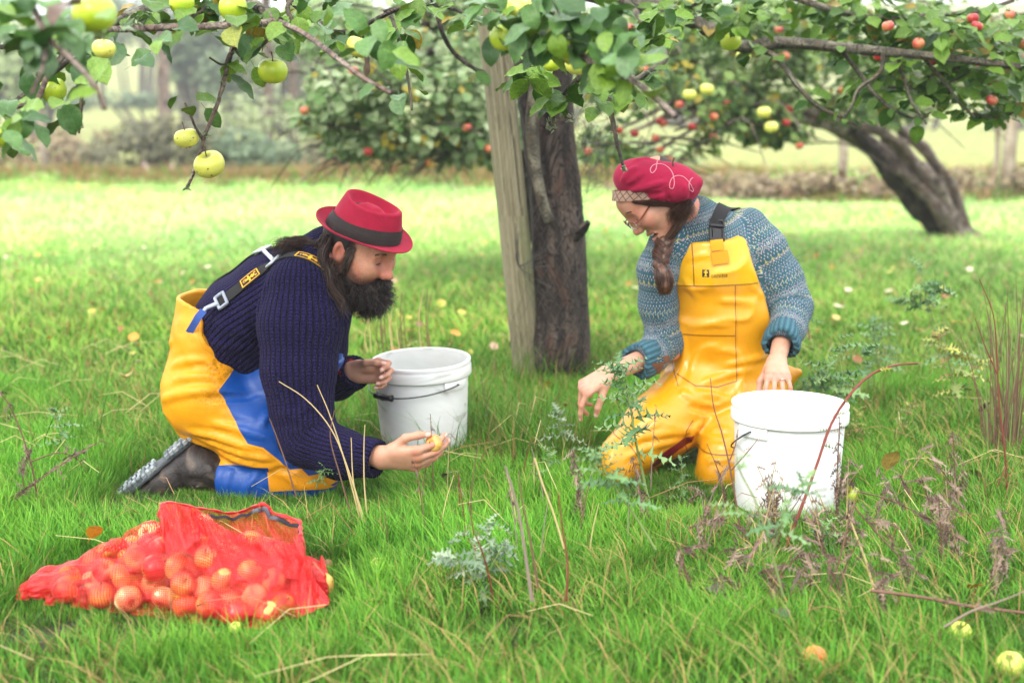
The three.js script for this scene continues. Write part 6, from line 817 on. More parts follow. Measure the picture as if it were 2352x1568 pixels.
// ---------------------------------------------------------------- the woman kneeling at the right
let bucketHandPoint;
{
  const pal = { skin: S(190, 136, 110), red: S(194, 100, 86), pale: S(206, 158, 134) };
  const baseP = G(1560, 1095), woman = thing('person', 'laughing person with braid, glasses and raspberry beret in teal patterned sweater and yellow bib overalls', 'person', baseP), L = (g) => shifted(g, baseP);
  const front = nrm([-0.33, 0.06, 0.94]), sideL = nrm(cross([0, 1, 0], front));   // chest direction; sideL: her left, to the right of the picture
  const pelvis = W(1655, 892, 4.33), waist = W(1655, 790, 4.31), chest = W(1632, 640, 4.27), nape = W(1612, 520, 4.25);
  const shL = W(1728, 548, 4.28), elL = W(1815, 705, 4.27), wrL = W(1786, 826, 4.05), shR = W(1520, 585, 4.19), elR = W(1535, 800, 4.22), wrR = W(1402, 856, 4.06);
  const hipR = W(1600, 905, 4.27), hipL = W(1722, 900, 4.33), knR = W(1452, 1040, 4.12), knL = W(1650, 1080, 4.06), anR = W(1530, 1080, 4.4), anL = W(1720, 1075, 4.42);
  const head = headFrame(W(1499, 447, 4.17), [-0.63, -0.76, 0.13], [-0.76, 0.63, 0.1], 0.98);
  const hf = headField({ nose: 0.88, brow: 0.75, smile: 1, cheek: 0.002, jaw: 0.97, lipOpen: 0.009, earless: true, grin: 0.006 }), headF = headIn(head, hf), neckF = cone(nape, inHead(head, [-0.035, -0.045, 0]), 0.05, 0.05);
  const tone = (p) => { const q = toHead(head, p); let c = mix3(pal.skin, pal.pale, 0.35 + 0.3 * fbm(p[0] * 60, p[1] * 60, p[2] * 60)); c = mix3(c, pal.red, clamp(0.18 + 0.7 * fbm(p[0] * 28 + 5, p[1] * 28, p[2] * 28), 0, 0.45)); c = mul(c, 1 + 0.1 * noise3(p[0] * 260, p[1] * 260, p[2] * 260)); return mix3(c, pal.red, 0.6 * exp(-((q[0] - 0.115) ** 2 + (q[1] + 0.037) ** 2 + q[2] ** 2) / 0.0003) + 0.4 * exp(-((q[0] - 0.072) ** 2 + (q[1] + 0.028) ** 2 + (abs(q[2]) - 0.04) ** 2) / 0.0006) + 0.8 * exp(-((q[0] - 0.096) ** 2 + (q[1] + 0.075) ** 2) / 0.00012)); };
  const bodyGeos = [], torsoF = join([cone(pelvis, waist, 0.1, 0.085, 1.25, sideL), cone(waist, chest, 0.085, 0.09, 1.3, sideL), cone(chest, nape, 0.085, 0.05), cone(shR, shL, 0.045, 0.045), cone(shL, elL, 0.04, 0.036), cone(elL, wrL, 0.036, 0.025), cone(shR, elR, 0.04, 0.036), cone(elR, wrR, 0.036, 0.025), cone(hipR, knR, 0.075, 0.05), cone(hipL, knL, 0.075, 0.05), cone(knR, anR, 0.045, 0.035), cone(knL, anL, 0.045, 0.035), cone(nape, inHead(head, [-0.035, -0.045, 0]), 0.045, 0.045), egg(inHead(head, [0, 0, 0]), [0.06, 0.07, 0.05])], 0.03);
  { const [lo, hi] = around([pelvis, chest, shL, elL, shR, elR, knR, knL, anR, anL, wrL, wrR, inHead(head, [0, 0, 0])], 0.15); bodyGeos.push(fieldGeo(torsoF, lo, hi, 0.014, { color: () => pal.skin })); }
  { const [lo, hi] = around([inHead(head, [0, 0, 0])], 0.17), top = halfspace(inHead(head, [0, 0.082, 0]), head.y), f = (x, y, z) => smin(smax(headF(x, y, z), top(x, y, z), 0.03), neckF(x, y, z), 0.025); bodyGeos.push(fieldGeo(f, lo, hi, 0.0032, { color: tone })); }
  const addHand = (fr, opt, arm) => {
    const h = handField(fr, opt), F = (x, y, z) => smin(h.field(x, y, z), arm(x, y, z), 0.02), [lo, hi] = around([fr.o, h.P(0.1, -0.02, 0), h.P(-0.11, 0, 0), ...h.tips], 0.05);
    bodyGeos.push(fieldGeo(F, lo, hi, 0.0027, { color: (p, n) => { let c = mix3(pal.skin, pal.pale, clamp(0.6 + 0.5 * fbm(p[0] * 70, p[1] * 70, p[2] * 70), 0, 1)), kd = 1e9; for (const k of h.knuckles) kd = min(kd, len(sub(p, k))); c = mix3(c, pal.red, 0.55 * exp(-kd * kd / 0.00014)); for (const t of h.tips) c = mix3(c, pal.red, 0.5 * exp(-(len(sub(p, t)) ** 2) / 0.0003)); for (const nl of h.nails) if (len(sub(p, nl.c)) < 0.0068 && dot(n, nl.n) > 0.45) c = S(222, 184, 172); return c; } }));
    return h;
  };
  // left hand: fingers over the far rim of the bucket
  const frL = handFrame(W(1783, 834, 4.035), nrm([-0.1, -0.32, 0.94]), nrm([0.0, 0.94, 0.32])), hL = addHand(frL, { s: 0.95, bend: [[44, 22, 8], [44, 24, 8], [42, 24, 8], [40, 26, 10]], spread: [9, 2, -6, -17], thumb: [[0.5, -0.75, 0.5], [0.6, -0.8, 0.1], [0.6, -0.8, -0.1], [0, 0.3, 1]], r: 0.0076 }, cone(elL, wrL, 0.036, 0.0245));
  bucketHandPoint = hL.P(0.1, -0.02, 0);
  // right hand: reaching down to the grass, a windfall between the fingers
  const frR = handFrame(W(1398, 858, 4.055), nrm([-0.84, -0.46, 0.2]), nrm([-0.45, 0.75, 0.5])), hR = addHand(frR, { s: 0.97, right: true, left: true, bend: [[38, 22, 14], [58, 32, 18], [66, 40, 24], [70, 42, 24]], spread: [10, 1, -5, -10], thumb: [[0.72, -0.62, 0.34], [0.66, -0.75, 0.02], [0.5, -0.86, -0.05], [0.6, 0.4, 0.7]], r: 0.0076 }, cone(elR, wrR, 0.036, 0.0245));
  part('body', L(mergeGeometries(bodyGeos)), std({ vertexColors: true, roughness: 0.5 }), woman);
  { const k = hL.knuckles[4], b = new Bag(), ax = nrm(sub(hL.knuckles[5], hL.knuckles[4])), c = mix3(hL.P(0.088, 0.003, -0.011), mul(add(hL.knuckles[4], hL.knuckles[5]), 0.5), 0.62), n = nrm(cross(ax, [0, 0, 1])), m = cross(ax, n); b.tube([...Array(17)].map((_, i) => add(c, add(mul(n, 0.0092 * cos(i / 16 * 2 * PI)), mul(m, 0.0092 * sin(i / 16 * 2 * PI))))), 0.0014, 5, {}); void k; part('ring', L(b.build()), std({ color: C(200, 196, 186), metalness: 1, roughness: 0.25 }), woman, 'silver ring on the hand on the bucket'); }
  // teeth, lashes
  { const b = new Bag(), pts = []; for (let i = 0; i <= 10; i++) { const a = lerp(-1, 1, i / 10); pts.push(inHead(head, [0.0945 - 0.009 * a * a, -0.0765 + 0.007 * a * a, 0.026 * a])); } b.tube(pts, 0.0036, 5, { flat: 0.6 }); part('teeth', L(b.build()), std({ color: C(238, 232, 222), roughness: 0.3 }), woman);
    for (const s of [1, -1]) { const lb = new Bag(), q = []; for (let i = 0; i <= 8; i++) { const a = lerp(-0.9, 0.95, i / 8); q.push(inHead(head, [0.077 + 0.0146 * cos(a) * 0.96, -0.004 - 0.003 * cos(a * 1.6), s * (0.0325 + 0.0146 * sin(a))])); } lb.tube(q, 0.0016, 4, {}); part('eyelashes', L(lb.build()), std({ color: C(48, 34, 28), roughness: 0.8 }), woman);
      const eb = new Bag(), R = rng(15); for (let i = 0; i < 140; i++) { const t = R(), z = lerp(0.014, 0.05, t), y = 0.026 + 0.005 * sin(t * 3) + (R() - 0.5) * 0.004, x = 0.0965 - (z - 0.014) ** 2 * 9; const p = inHead(head, [x, y, s * z]); strand(eb, [p, add(p, inHead({ ...head, o: [0, 0, 0] }, [0.002, 0.002, s * 0.006]))], 0.0011, 0.0005, S(62, 42, 33)); } part('eyebrow', L(eb.build()), std({ vertexColors: true, roughness: 0.8 }), woman); } }
  // glasses
  { const g = new THREE.Group(); g.name = 'glasses'; woman.add(g); g.position.set(...mul(baseP, -1));
    const brown = phys({ color: C(120, 44, 22), roughness: 0.25, clearcoat: 0.6 }), metal = std({ color: C(190, 190, 196), metalness: 0.9, roughness: 0.25 }), gl = phys({ color: 0xffffff, transmission: 1, thickness: 0, roughness: 0.02, ior: 1.5 });
    for (const s of [1, -1]) { const rim = [], N = 26; for (let i = 0; i <= N; i++) { const a = i / N * 2 * PI; rim.push(inHead(head, [0.112 - 0.006 * cos(a) * 0.8, -0.006 + 0.0155 * sin(a), s * (0.033 + 0.0225 * cos(a))])); } const b = new Bag(); b.tube(rim, 0.0014, 6, {}); part('rim', b.build(), metal, g); const up = new Bag(); up.tube(rim.slice(1, 13), 0.0022, 6, {}); part('upper_rim', up.build(), brown, g);
      const disc = new Bag(), c = disc.v(inHead(head, [0.112, -0.006, s * 0.033])), ring = rim.slice(0, N).map((p) => disc.v(p)); for (let i = 0; i < N; i++) disc.t(c, ring[i], ring[(i + 1) % N]); part('lens', disc.build(), gl, g);
      const arm = new Bag(); arm.tube(spline([inHead(head, [0.108, 0.0, s * 0.057]), inHead(head, [0.09, -0.003, s * 0.07]), inHead(head, [0.04, 0.002, s * 0.075]), inHead(head, [-0.005, 0.005, s * 0.079])], 10), 0.0021, 6, { flat: 1.3 }); part('temple', arm.build(), brown, g); }
    const br = new Bag(); br.tube(spline([inHead(head, [0.109, -0.002, 0.012]), inHead(head, [0.117, 0.003, 0]), inHead(head, [0.109, -0.002, -0.012])], 6), 0.0017, 6, {}); part('bridge', br.build(), metal, g); }
  // beret: soft felt falling to the back, tweed band, stalk and looped cord
  const felt = phys({ map: dataTex(256, 256, (u, v) => { const n = tileN(u, v, 60) * 8 + tileN(u, v, 9, 4) * 6; return [150 + n, 2 + n * 0.2, 54 + n * 0.4]; }, { srgb: true }), roughness: 0.95, sheen: 0.5, sheenColor: new THREE.Color(0.9, 0.2, 0.35), sheenRoughness: 0.6 });
  {
    const bh = headFrame(W(1505, 420, 4.17), [-1, -0.1, 0.05], [-0.1, 1, 0.1], 1), at = (x, y, z) => inHead(bh, [x, y, z]), e = (px, py, r, fx, fy) => { const f = nrm([fx, fy, 0]); return egg(W(px, py, 4.17), r, f, [-f[1], f[0], 0]); };
    const F0 = join([e(1482, 413, [0.094, 0.066, 0.104], 1, -0.12), e(1546, 424, [0.078, 0.062, 0.104], 1, -0.22), e(1508, 426, [0.07, 0.054, 0.1], 1, -0.12), cone(W(1560, 424, 4.16), W(1606, 417, 4.14), 0.042, 0.01, 1.8, [0, 0, 1])], 0.03);
    const bf = foldSum([fold(W(1420, 446, 4.08), W(1492, 396, 4.07), 0.009, -0.007), fold(W(1416, 425, 4.1), W(1470, 378, 4.09), 0.011, 0.006), fold(W(1432, 452, 4.08), W(1540, 415, 4.06), 0.01, 0.008), fold(W(1450, 462, 4.07), W(1550, 432, 4.06), 0.009, -0.007), fold(W(1537, 474, 4.08), W(1531, 425, 4.06), 0.008, -0.006), fold(W(1522, 470, 4.08), W(1518, 436, 4.06), 0.01, 0.005), fold(W(1578, 470, 4.08), W(1573, 420, 4.07), 0.007, 0.007), fold(W(1592, 462, 4.09), W(1590, 425, 4.08), 0.008, -0.006), fold(W(1450, 372, 4.12), W(1500, 366, 4.14), 0.01, 0.004)], F0);
    const F = (x, y, z) => F0(x, y, z) - 1.7 * bf(x, y, z) - 0.003 * noise3(x * 16, y * 16, z * 16), [lo, hi] = around([W(1481, 413, 4.17), W(1560, 424, 4.17)], 0.125);
    const g = fieldGeo(F, lo, hi, 0.0042, { uv: (p) => { const q = toHead(bh, p); return [q[0] * 5, (q[2] + q[1]) * 5]; } }), beret = part('beret', L(g), felt, woman, 'raspberry felt beret embroidered with pale looped cord');
    const proj = (p, off) => { let q = at(...p); for (let i = 0; i < 14; i++) { const e = 0.003, n = nrm([F(q[0] + e, q[1], q[2]) - F(q[0] - e, q[1], q[2]), F(q[0], q[1] + e, q[2]) - F(q[0], q[1] - e, q[2]), F(q[0], q[1], q[2] + e) - F(q[0], q[1], q[2] - e)]); q = sub(q, mul(n, 0.8 * (F(...q) - off))); } return q; };
    // loops given where the photograph shows them, laid on the felt
    const loopPx = [[1508, 361], [1509, 375], [1506, 390], [1498, 397], [1494, 391], [1499, 380], [1510, 376], [1523, 377], [1535, 384], [1544, 395], [1548, 408], [1549, 424], [1545, 433], [1539, 431], [1539, 420], [1546, 407], [1560, 403], [1572, 407], [1582, 417], [1589, 428], [1593, 437], [1591, 440], [1584, 433], [1583, 422], [1588, 411], [1592, 408]];
    const drop = (px, py) => { let q = W(px, py, 4.02); const ray = nrm(sub(q, [0, CAM_H, 0])); for (let i = 0; i < 40; i++) { const d = F(...q); if (d < 0.0008) break; q = add(q, mul(ray, min(d * 0.7, 0.03))); if (len(sub(q, at(0, 0, 0))) > 0.4) return null; } return q; };
    const lp = loopPx.map((p) => drop(...p)).filter(Boolean); if (lp.length > 4) { const c = new Bag(), pts = spline(lp, 110).map((p) => { const q = toHead(bh, p); return proj(q, 0.0006); }); c.tube(pts, 0.0011, 5, {}); part('looped_cord', L(c.build()), std({ color: C(214, 150, 164), roughness: 0.9 }), beret); }
    const st = new Bag(), b0 = drop(1546, 381) ?? at(-0.02, 0.06, 0.03); st.tube([b0, add(b0, mul(bh.y, 0.012)), add(b0, add(mul(bh.y, 0.024), [0.006, 0, 0]))], [0.0032, 0.0026, 0.003], 6, {}); part('stalk', L(st.build()), std({ color: C(104, 62, 58), roughness: 0.9 }), beret);
    const tw = std({ map: canvasTex(256, 64, (c, w, h) => { c.fillStyle = 'rgb(158,130,112)'; c.fillRect(0, 0, w, h); const R = rng(3); for (let i = 0; i < 900; i++) { c.fillStyle = R() < 0.5 ? 'rgba(196,170,150,0.5)' : 'rgba(116,88,76,0.5)'; c.fillRect(R() * w, R() * h, 3, 2); } c.strokeStyle = 'rgba(84,50,46,0.85)'; c.lineWidth = 4; for (let x = -64; x < w + 64; x += 32) { c.beginPath(); c.moveTo(x, 0); c.lineTo(x + 40, h); c.stroke(); c.beginPath(); c.moveTo(x + 40, 0); c.lineTo(x, h); c.stroke(); } }), roughness: 0.95 }); tw.map.repeat.set(3, 1);
    const band = gridGeo((u, v) => { const a = u * 2 * PI, w = lerp(-0.015, 0.016, v), ca = cos(a), p = [0.012 + 0.068 * ca + 0.83 * w, 0.016 + 0.076 * ca - 0.55 * w, 0.0865 * sin(a) * (1 - 0.05 * v)]; return inHead(head, p); }, 60, 3, { closeU: true }); part('tweed_band', L(band), tw, beret);
  }
  // hair and braid
  {
    const cols = [S(62, 40, 32), S(84, 56, 43), S(108, 74, 57), S(44, 30, 26)], bag = new Bag(), R = rng(91);
    const scalp = headIn(head, (x, y, z) => smax(smax(egg([-0.012, 0.02, 0], [0.1, 0.09, 0.081])(x, y, z), max(x - 0.02 - y * 0.75, y - 0.062), 0.01), -(y + 0.05 + x * 0.5), 0.01)), [lo, hi] = around([inHead(head, [0, 0, 0])], 0.15);
    const hair = part('hair', L(fieldGeo(scalp, lo, hi, 0.005, { color: () => S(46, 31, 26) })), std({ vertexColors: true, roughness: 0.6 }), woman);
    const gather = W(1530, 554, 4.135), st = (s) => s > 0;
    for (let i = 0; i < 2200; i++) { const s = R() < 0.85 ? -1 : 1, a = R(), p0 = inHead(head, [lerp(0.062, 0.0, a) + 0.006 * R(), lerp(0.04, -0.02, a) + 0.012 * R(), s * lerp(0.07, 0.081, sin(a * 2.2))]), p1 = inHead(head, [lerp(0.034, -0.035, a) - 0.008 + 0.012 * R(), lerp(0.004, -0.04, a) - 0.012 * R(), s * (0.082 + 0.006 * R())]), p2 = inHead(head, [lerp(0.0, -0.05, a), -0.045 - 0.03 * a - 0.012 * R(), s * (0.074 + 0.012 * R())]); void st;
      if (R() < 0.72) strand(bag, spline([p0, p1, p2, add(inHead(head, [-0.015, -0.098, -0.052]), [0.02 * (R() - 0.5), 0.02 * (R() - 0.5), 0.03 * R()]), add(gather, mul([R() - 0.5, R() - 0.5, R() - 0.5], 0.02))], 9), 0.0003, 0.0006, cols[floor(R() * 4)]);
      else { const fall = 0.02 + 0.04 * R(), w = R() * 6; const e = add(p2, [0.012 * sin(w), -fall * 0.5, 0.02 * R()]); strand(bag, spline([p0, p1, p2, e, add(e, [0.015 * cos(w), -fall * 0.5, 0.004])], 8).map((p, k) => [p[0] + 0.003 * sin(k + w), p[1], p[2] + 0.003 * cos(k * 1.4 + w)]), 0.0006, 0.0003, cols[floor(R() * 4)]); } }
    part('strands', L(bag.build()), std({ vertexColors: true, roughness: 0.45 }), hair).userData.kind = 'stuff';
    // braid: overlapping lobes, a tie, then a loose brush
    const path = spline([gather, W(1522, 578, 4.115), W(1518, 604, 4.095)], 12), br = part('braid', new THREE.BufferGeometry(), std({ vertexColors: true, roughness: 0.45 }), woman), bb = new Bag(), Q = rng(17);
    const lobes = []; for (let i = 0; i < 7; i++) { const c = path[min(12, i * 2)], s = i % 2 ? 1 : -1; lobes.push(egg(add(c, [s * 0.0105, 0, 0.003]), [0.0135, 0.017, 0.0125], nrm([1, s * 0.5, 0]), nrm([-s * 0.5, 1, 0]))); }
    const brush = chain([W(1518, 602, 4.1), W(1523, 626, 4.08), W(1527, 650, 4.08), W(1522, 670, 4.09)], [0.011, 0.021, 0.022, 0.01], 0.01), bf = join([...lobes, brush], 0.006), [l2, h2] = around([path[0], W(1524, 675, 4.09)], 0.05);
    const bg = fieldGeo((x, y, z) => bf(x, y, z) + 0.0012 * sin((x * 1.2 + y * 0.3) * 900 + 3 * sin(y * 60)), l2, h2, 0.003, { color: (p) => { let a = 1, b = 1; for (const l of lobes) { const d = l(...p); if (d < a) { b = a; a = d; } else if (d < b) b = d; } return mix3([0.012, 0.008, 0.006], mix3(cols[0], cols[2], clamp(0.5 + noise3(p[0] * 300, p[1] * 26, p[2] * 300), 0, 1)), sstep(0.0, 0.006, b - a)); } }); br.geometry = L(bg);  // near-black where lobes meet: crease shade painted into the vertex colour
    for (let i = 0; i < 500; i++) { const o = [0.03 * (Q() - 0.5), 0, 0.03 * (Q() - 0.5)], top = add(W(1518, 604, 4.1), mul(o, 0.7)); strand(bb, spline([top, add(W(1523, 626, 4.08), mul(o, 1.75)), add(W(1527, 650, 4.08), mul(o, 1.7)), add(W(1524 + 6 * Q(), 664 + 14 * Q(), 4.09), mul(o, 0.9))], 8), 0.0008, 0.0004, cols[floor(Q() * 4)]); }
    for (let i = 0; i < 500; i++) { const k = Q() * 11, c = mix3(path[floor(k)], path[floor(k) + 1], k % 1), s = Q() < 0.5 ? 1 : -1, a = Q(); strand(bb, spline([add(c, [s * 0.026, 0.012, 0.004]), add(c, [s * 0.014, 0.002, 0.017 + 0.003 * a]), add(c, [-s * 0.004, -0.012, 0.017])].map((p) => add(p, mul([Q() - 0.5, Q() - 0.5, Q() - 0.5], 0.006))), 5), 0.0008, 0.0005, cols[floor(Q() * 4)]); }
    part('strands', L(bb.build()), std({ vertexColors: true, roughness: 0.45 }), br).userData.kind = 'stuff';
    const tie = new Bag(); tie.tube([...Array(13)].map((_, i) => add(W(1518, 603, 4.1), [0.0135 * cos(i / 12 * 2 * PI), 0.003 * sin(i), 0.0135 * sin(i / 12 * 2 * PI)])), 0.004, 6, {}); part('hair_tie', L(tie.build()), std({ color: C(70, 40, 36), roughness: 0.9 }), br);
  }
  // sweater
  const slL = [W(1722, 520, 4.28), W(1752, 570, 4.27), W(1790, 640, 4.27), W(1818, 705, 4.25), W(1810, 752, 4.17), W(1798, 782, 4.11)], slLr = [0.055, 0.068, 0.067, 0.058, 0.05, 0.046];
  const slR = [W(1528, 562, 4.2), W(1512, 620, 4.19), W(1512, 700, 4.21), W(1528, 785, 4.23), W(1495, 818, 4.17), W(1470, 826, 4.13)], slRr = [0.05, 0.056, 0.055, 0.055, 0.05, 0.047];
  const tAxis = [W(1660, 900, 4.32), W(1655, 790, 4.31), W(1640, 680, 4.28), W(1628, 590, 4.27), W(1612, 515, 4.25)], tR = [0.1, 0.098, 0.102, 0.097, 0.06];
  const cutL = halfspace(W(1796, 786, 4.1), sub(wrL, elL)), cutR = halfspace(W(1466, 828, 4.125), sub(wrR, elR)), bore = (a, b) => { const d = nrm(sub(b, a)); return cone(add(b, mul(d, -0.1)), add(b, mul(d, 0.06)), 0.036, 0.036); }, bL = bore(elL, wrL), bR = bore(elR, wrR);
  const fL0 = chain(slL, slLr, 0.03), fR0 = chain(slR, slRr, 0.03), fL = (x, y, z) => smax(smax(fL0(x, y, z), cutL(x, y, z), 0.005), -bL(x, y, z), 0.004), fR = (x, y, z) => smax(smax(fR0(x, y, z), cutR(x, y, z), 0.005), -bR(x, y, z), 0.004);
  const fT = join([chain(tAxis, tR, 0.04, 1.42, sideL), cone(W(1545, 560, 4.21), W(1712, 530, 4.29), 0.06, 0.062), cone(W(1618, 520, 4.25), W(1596, 492, 4.235), 0.062, 0.056)], 0.045), collarCut = halfspace(inHead(head, [-0.048, -0.052, 0]), sub(inHead(head, [-0.03, 0, 0]), nape));
  const sweaterB = (x, y, z) => smin(smin(smax(fT(x, y, z), collarCut(x, y, z), 0.006), fL(x, y, z), 0.022), fR(x, y, z), 0.022);
  const sf = foldSum([fold(W(1780, 690, 4.2), W(1850, 680, 4.22), 0.009, 0.008), fold(W(1775, 712, 4.19), W(1852, 706, 4.2), 0.009, 0.009), fold(W(1772, 738, 4.14), W(1850, 730, 4.17), 0.009, 0.009), fold(W(1775, 760, 4.1), W(1840, 762, 4.13), 0.008, 0.007), fold(W(1720, 600, 4.2), W(1790, 680, 4.2), 0.012, 0.006), fold(W(1735, 570, 4.2), W(1735, 660, 4.2), 0.014, -0.008), fold(W(1480, 800, 4.13), W(1530, 760, 4.16), 0.01, 0.007), fold(W(1490, 720, 4.14), W(1540, 750, 4.16), 0.01, 0.006), fold(W(1490, 640, 4.13), W(1525, 690, 4.14), 0.012, 0.005)], sweaterB);
  const sweaterF = (x, y, z) => sweaterB(x, y, z) - 1.1 * sf(x, y, z) - 0.003 * noise3(x * 11, y * 11, z * 11);
  {
    const SW = 24, SH = 60, px = 8;   // one repeat: 24 stitches by 60 rows
    const bands = []; const B = (rows) => bands.push(...rows);
    const teal = 0, white = 1, yel = 2, pink = 3;
    const dots = (c, off) => (x) => (x + off) % 4 === 0 ? c : teal, none = () => teal;
    B([none, dots(white, 0), dots(white, 0), none, dots(pink, 2), dots(pink, 2), none]);
    B([(x) => [yel, 0, 0, 0, 0, 0][x % 6], (x) => [yel, 0, 0, 0, 0, 0][x % 6], (x) => [white, 0, white, 0, 0, 0][x % 6], (x) => [0, 0, 0, white, 0, 0][x % 6], (x) => [white, 0, 0, 0, white, 0][x % 6], (x) => [0, 0, 0, yel, 0, 0][x % 6], (x) => [0, 0, 0, yel, 0, 0][x % 6]]);
    B([none, dots(white, 1), none, dots(white, 3), none]);
    for (let r = 0; r < 11; r++) B([(x) => { const a = abs((x % 12) - 6), b = abs(r - 5); return (a + b === 5 && (a + r) % 3) || (a + b === 2 && a) ? white : a + b === 0 ? yel : a + b === 8 ? pink : teal; }]);
    B([none, dots(white, 0), dots(white, 0), none, dots(white, 2), dots(white, 2), none]);
    B([(x) => [0, 0, yel, 0, 0, 0, 0, 0][x % 8], (x) => [0, yel, yel, yel, 0, 0, 0, 0][x % 8], (x) => [yel, 0, yel, 0, yel, 0, pink, 0][x % 8], (x) => [0, 0, white, 0, 0, pink, pink, pink][x % 8], (x) => [0, white, white, white, 0, 0, pink, 0][x % 8], none]);
    B([dots(white, 0), none, dots(white, 2), none]);
    while (bands.length < SH) { const k = bands.length; B([(x) => (k % 3 === 0 && (x + k) % 4 === 0) || (k % 3 === 1 && (x + k) % 6 === 2) ? (k % 2 ? pink : white) : teal]); }
    const colr = [[50, 94, 110], [190, 186, 186], [188, 182, 112], [188, 158, 170]], map = dataTex(SW * px, SH * px, (u, v) => { const x = floor(u * SW), y = floor(v * SH), c = colr[bands[y](x)], fx = (u * SW) % 1, fy = (v * SH) % 1, n = 8 * tileN(u, v, 60) + 8 * tileN(u, v, 12, 5) - 12 * (abs(((fy + abs(fx - 0.5)) % 1) - 0.5) > 0.42 ? 1 : 0); return [c[0] + n, c[1] + n, c[2] + n]; }, { srgb: true });
    const bump = dataTex(SW * px, SH * px, (u, v) => { const fx = (u * SW) % 1, fy = (v * SH) % 1, h = 255 * (1 - pow(abs(fx - 0.5) * 2, 3)) * (0.6 + 0.4 * sin(((fy + abs(fx - 0.5)) % 1) * PI)); return [h, h, h]; });
    const knit = phys({ map, bumpMap: bump, bumpScale: 0.0016, roughness: 0.95, sheen: 0.3, sheenColor: new THREE.Color(0.5, 0.65, 0.7), sheenRoughness: 0.7 });
    const [lo, hi] = around([...slL, ...slR, ...tAxis], 0.16), g = fieldGeo(sweaterF, lo, hi, 0.0068), st = 1 / (0.0027 * SH);
    const uvg = chartUV(g, [{ axis: slL, field: fL0, around: 7, along: st, ref: [0, 0, -1] }, { axis: slR, field: fR0, around: 7, along: st, ref: [0, 0, -1] }, { axis: tAxis, field: fT, around: 14, along: -st, ref: [0, 0, -1] }]);
    const sweater = part('sweater', L(uvg), knit, woman, 'teal knitted sweater with white, pink and yellow patterned bands');
    const plain = std({ map: dataTex(32, 64, (u, v) => { const a = abs(u - 0.5) * 2, n = 10 * noise3(u * 9, v * 20, 1); return [lerp(66, 40, a) + n, lerp(108, 76, a) + n, lerp(122, 90, a) + n]; }, { srgb: true }), roughness: 0.95 });
    const cuff = (c, ax, r, ripple, name, seed) => { const t = nrm(ax), n = nrm(cross(t, [0, 1, 0])), b = cross(t, n), gg = gridGeo((u, v) => { const a = u * 2 * PI, k = min(5, floor(v * 5 + 1e-6)), rr = r + [0, 0.008, 0.011, 0.012, 0.009, -0.004][k] + ripple * cos(a * 22) + 0.004 * sin(a * 3 + seed), tt = [-0.052, -0.046, -0.022, 0.0, 0.016, 0.012][k] + 0.006 * sin(a * 2 + seed) + ripple * 1.5 * cos(a * 11); return add(c, add(mul(t, tt), add(mul(n, cos(a) * rr), mul(b, sin(a) * rr)))); }, 110, 5, { closeU: true }); gg.attributes.uv.array.forEach((x, i, ar) => { ar[i] = i % 2 ? x : x * 22; }); part(name, L(gg), plain, sweater, 'rolled plain teal cuff'); };
    cuff(W(1797, 784, 4.105), sub(wrL, elL), 0.044, 0.0012, 'cuff', 1); cuff(W(1470, 827, 4.132), sub(wrR, elR), 0.044, 0.0012, 'cuff', 2);
    const col = gridGeo((u, v) => { const a = u * 2 * PI, t = nrm(sub(inHead(head, [-0.03, 0, 0]), nape)), n = nrm(cross(t, [0, 0, 1])), b = cross(t, n), c = add(inHead(head, [-0.048, -0.055, 0]), mul(t, [-0.03, -0.01, 0.004, 0.0][min(3, floor(v * 3 + 1e-6))])), r = [0.062, 0.0605, 0.058, 0.053][min(3, floor(v * 3 + 1e-6))] + 0.0008 * cos(a * 40); return add(c, add(mul(n, cos(a) * r), mul(b, sin(a) * r))); }, 120, 3, { closeU: true }); col.attributes.uv.array.forEach((x, i, ar) => { ar[i] = i % 2 ? x : x * 40; }); part('collar', L(col), plain, sweater);
    const pb = std({ color: C(112, 74, 52), roughness: 0.9 }), patch = (px0, py0, w, h, d0, tilt) => { const b = new Bag(), rows = []; for (let j = 0; j <= 4; j++) { const r = []; for (let i = 0; i <= 4; i++) { let q = W(px0 + (i / 4 - 0.5) * w + tilt * (j / 4 - 0.5) * h, py0 + (j / 4 - 0.5) * h, d0); for (let k = 0; k < 8; k++) q = add(q, [0, 0, -clamp(sweaterF(...q) - 0.003, -0.02, 0.02)]); r.push(b.v(q)); } rows.push(r); } for (let j = 0; j < 4; j++) for (let i = 0; i < 4; i++) b.q(rows[j][i], rows[j + 1][i], rows[j + 1][i + 1], rows[j][i + 1]); part('patch', L(b.build()), pb, sweater, 'brown patch sewn near the cuff'); }; patch(1508, 848, 30, 32, 4.11, -0.3); patch(1532, 826, 16, 16, 4.12, 0.2);
  }
  // overalls
  const XY = (px, py, d = 4.2) => { const p = W(px, py, d); return [p[0], p[1]]; };
  const body = join([chain([W(1652, 905, 4.32), W(1652, 820, 4.3), W(1645, 720, 4.275), W(1630, 610, 4.25), W(1622, 560, 4.24)], [0.132, 0.116, 0.113, 0.107, 0.096], 0.04, 1.46, sideL), ball(W(1690, 905, 4.42), 0.12), ball(W(1655, 905, 4.26), 0.1)], 0.05);
  const legR = chain([W(1605, 918, 4.25), W(1510, 985, 4.16), W(1424, 1054, 4.09)], [0.122, 0.1, 0.062], 0.02), legL = chain([W(1715, 912, 4.3), W(1685, 1000, 4.16), W(1656, 1072, 4.05)], [0.122, 0.098, 0.072], 0.02);
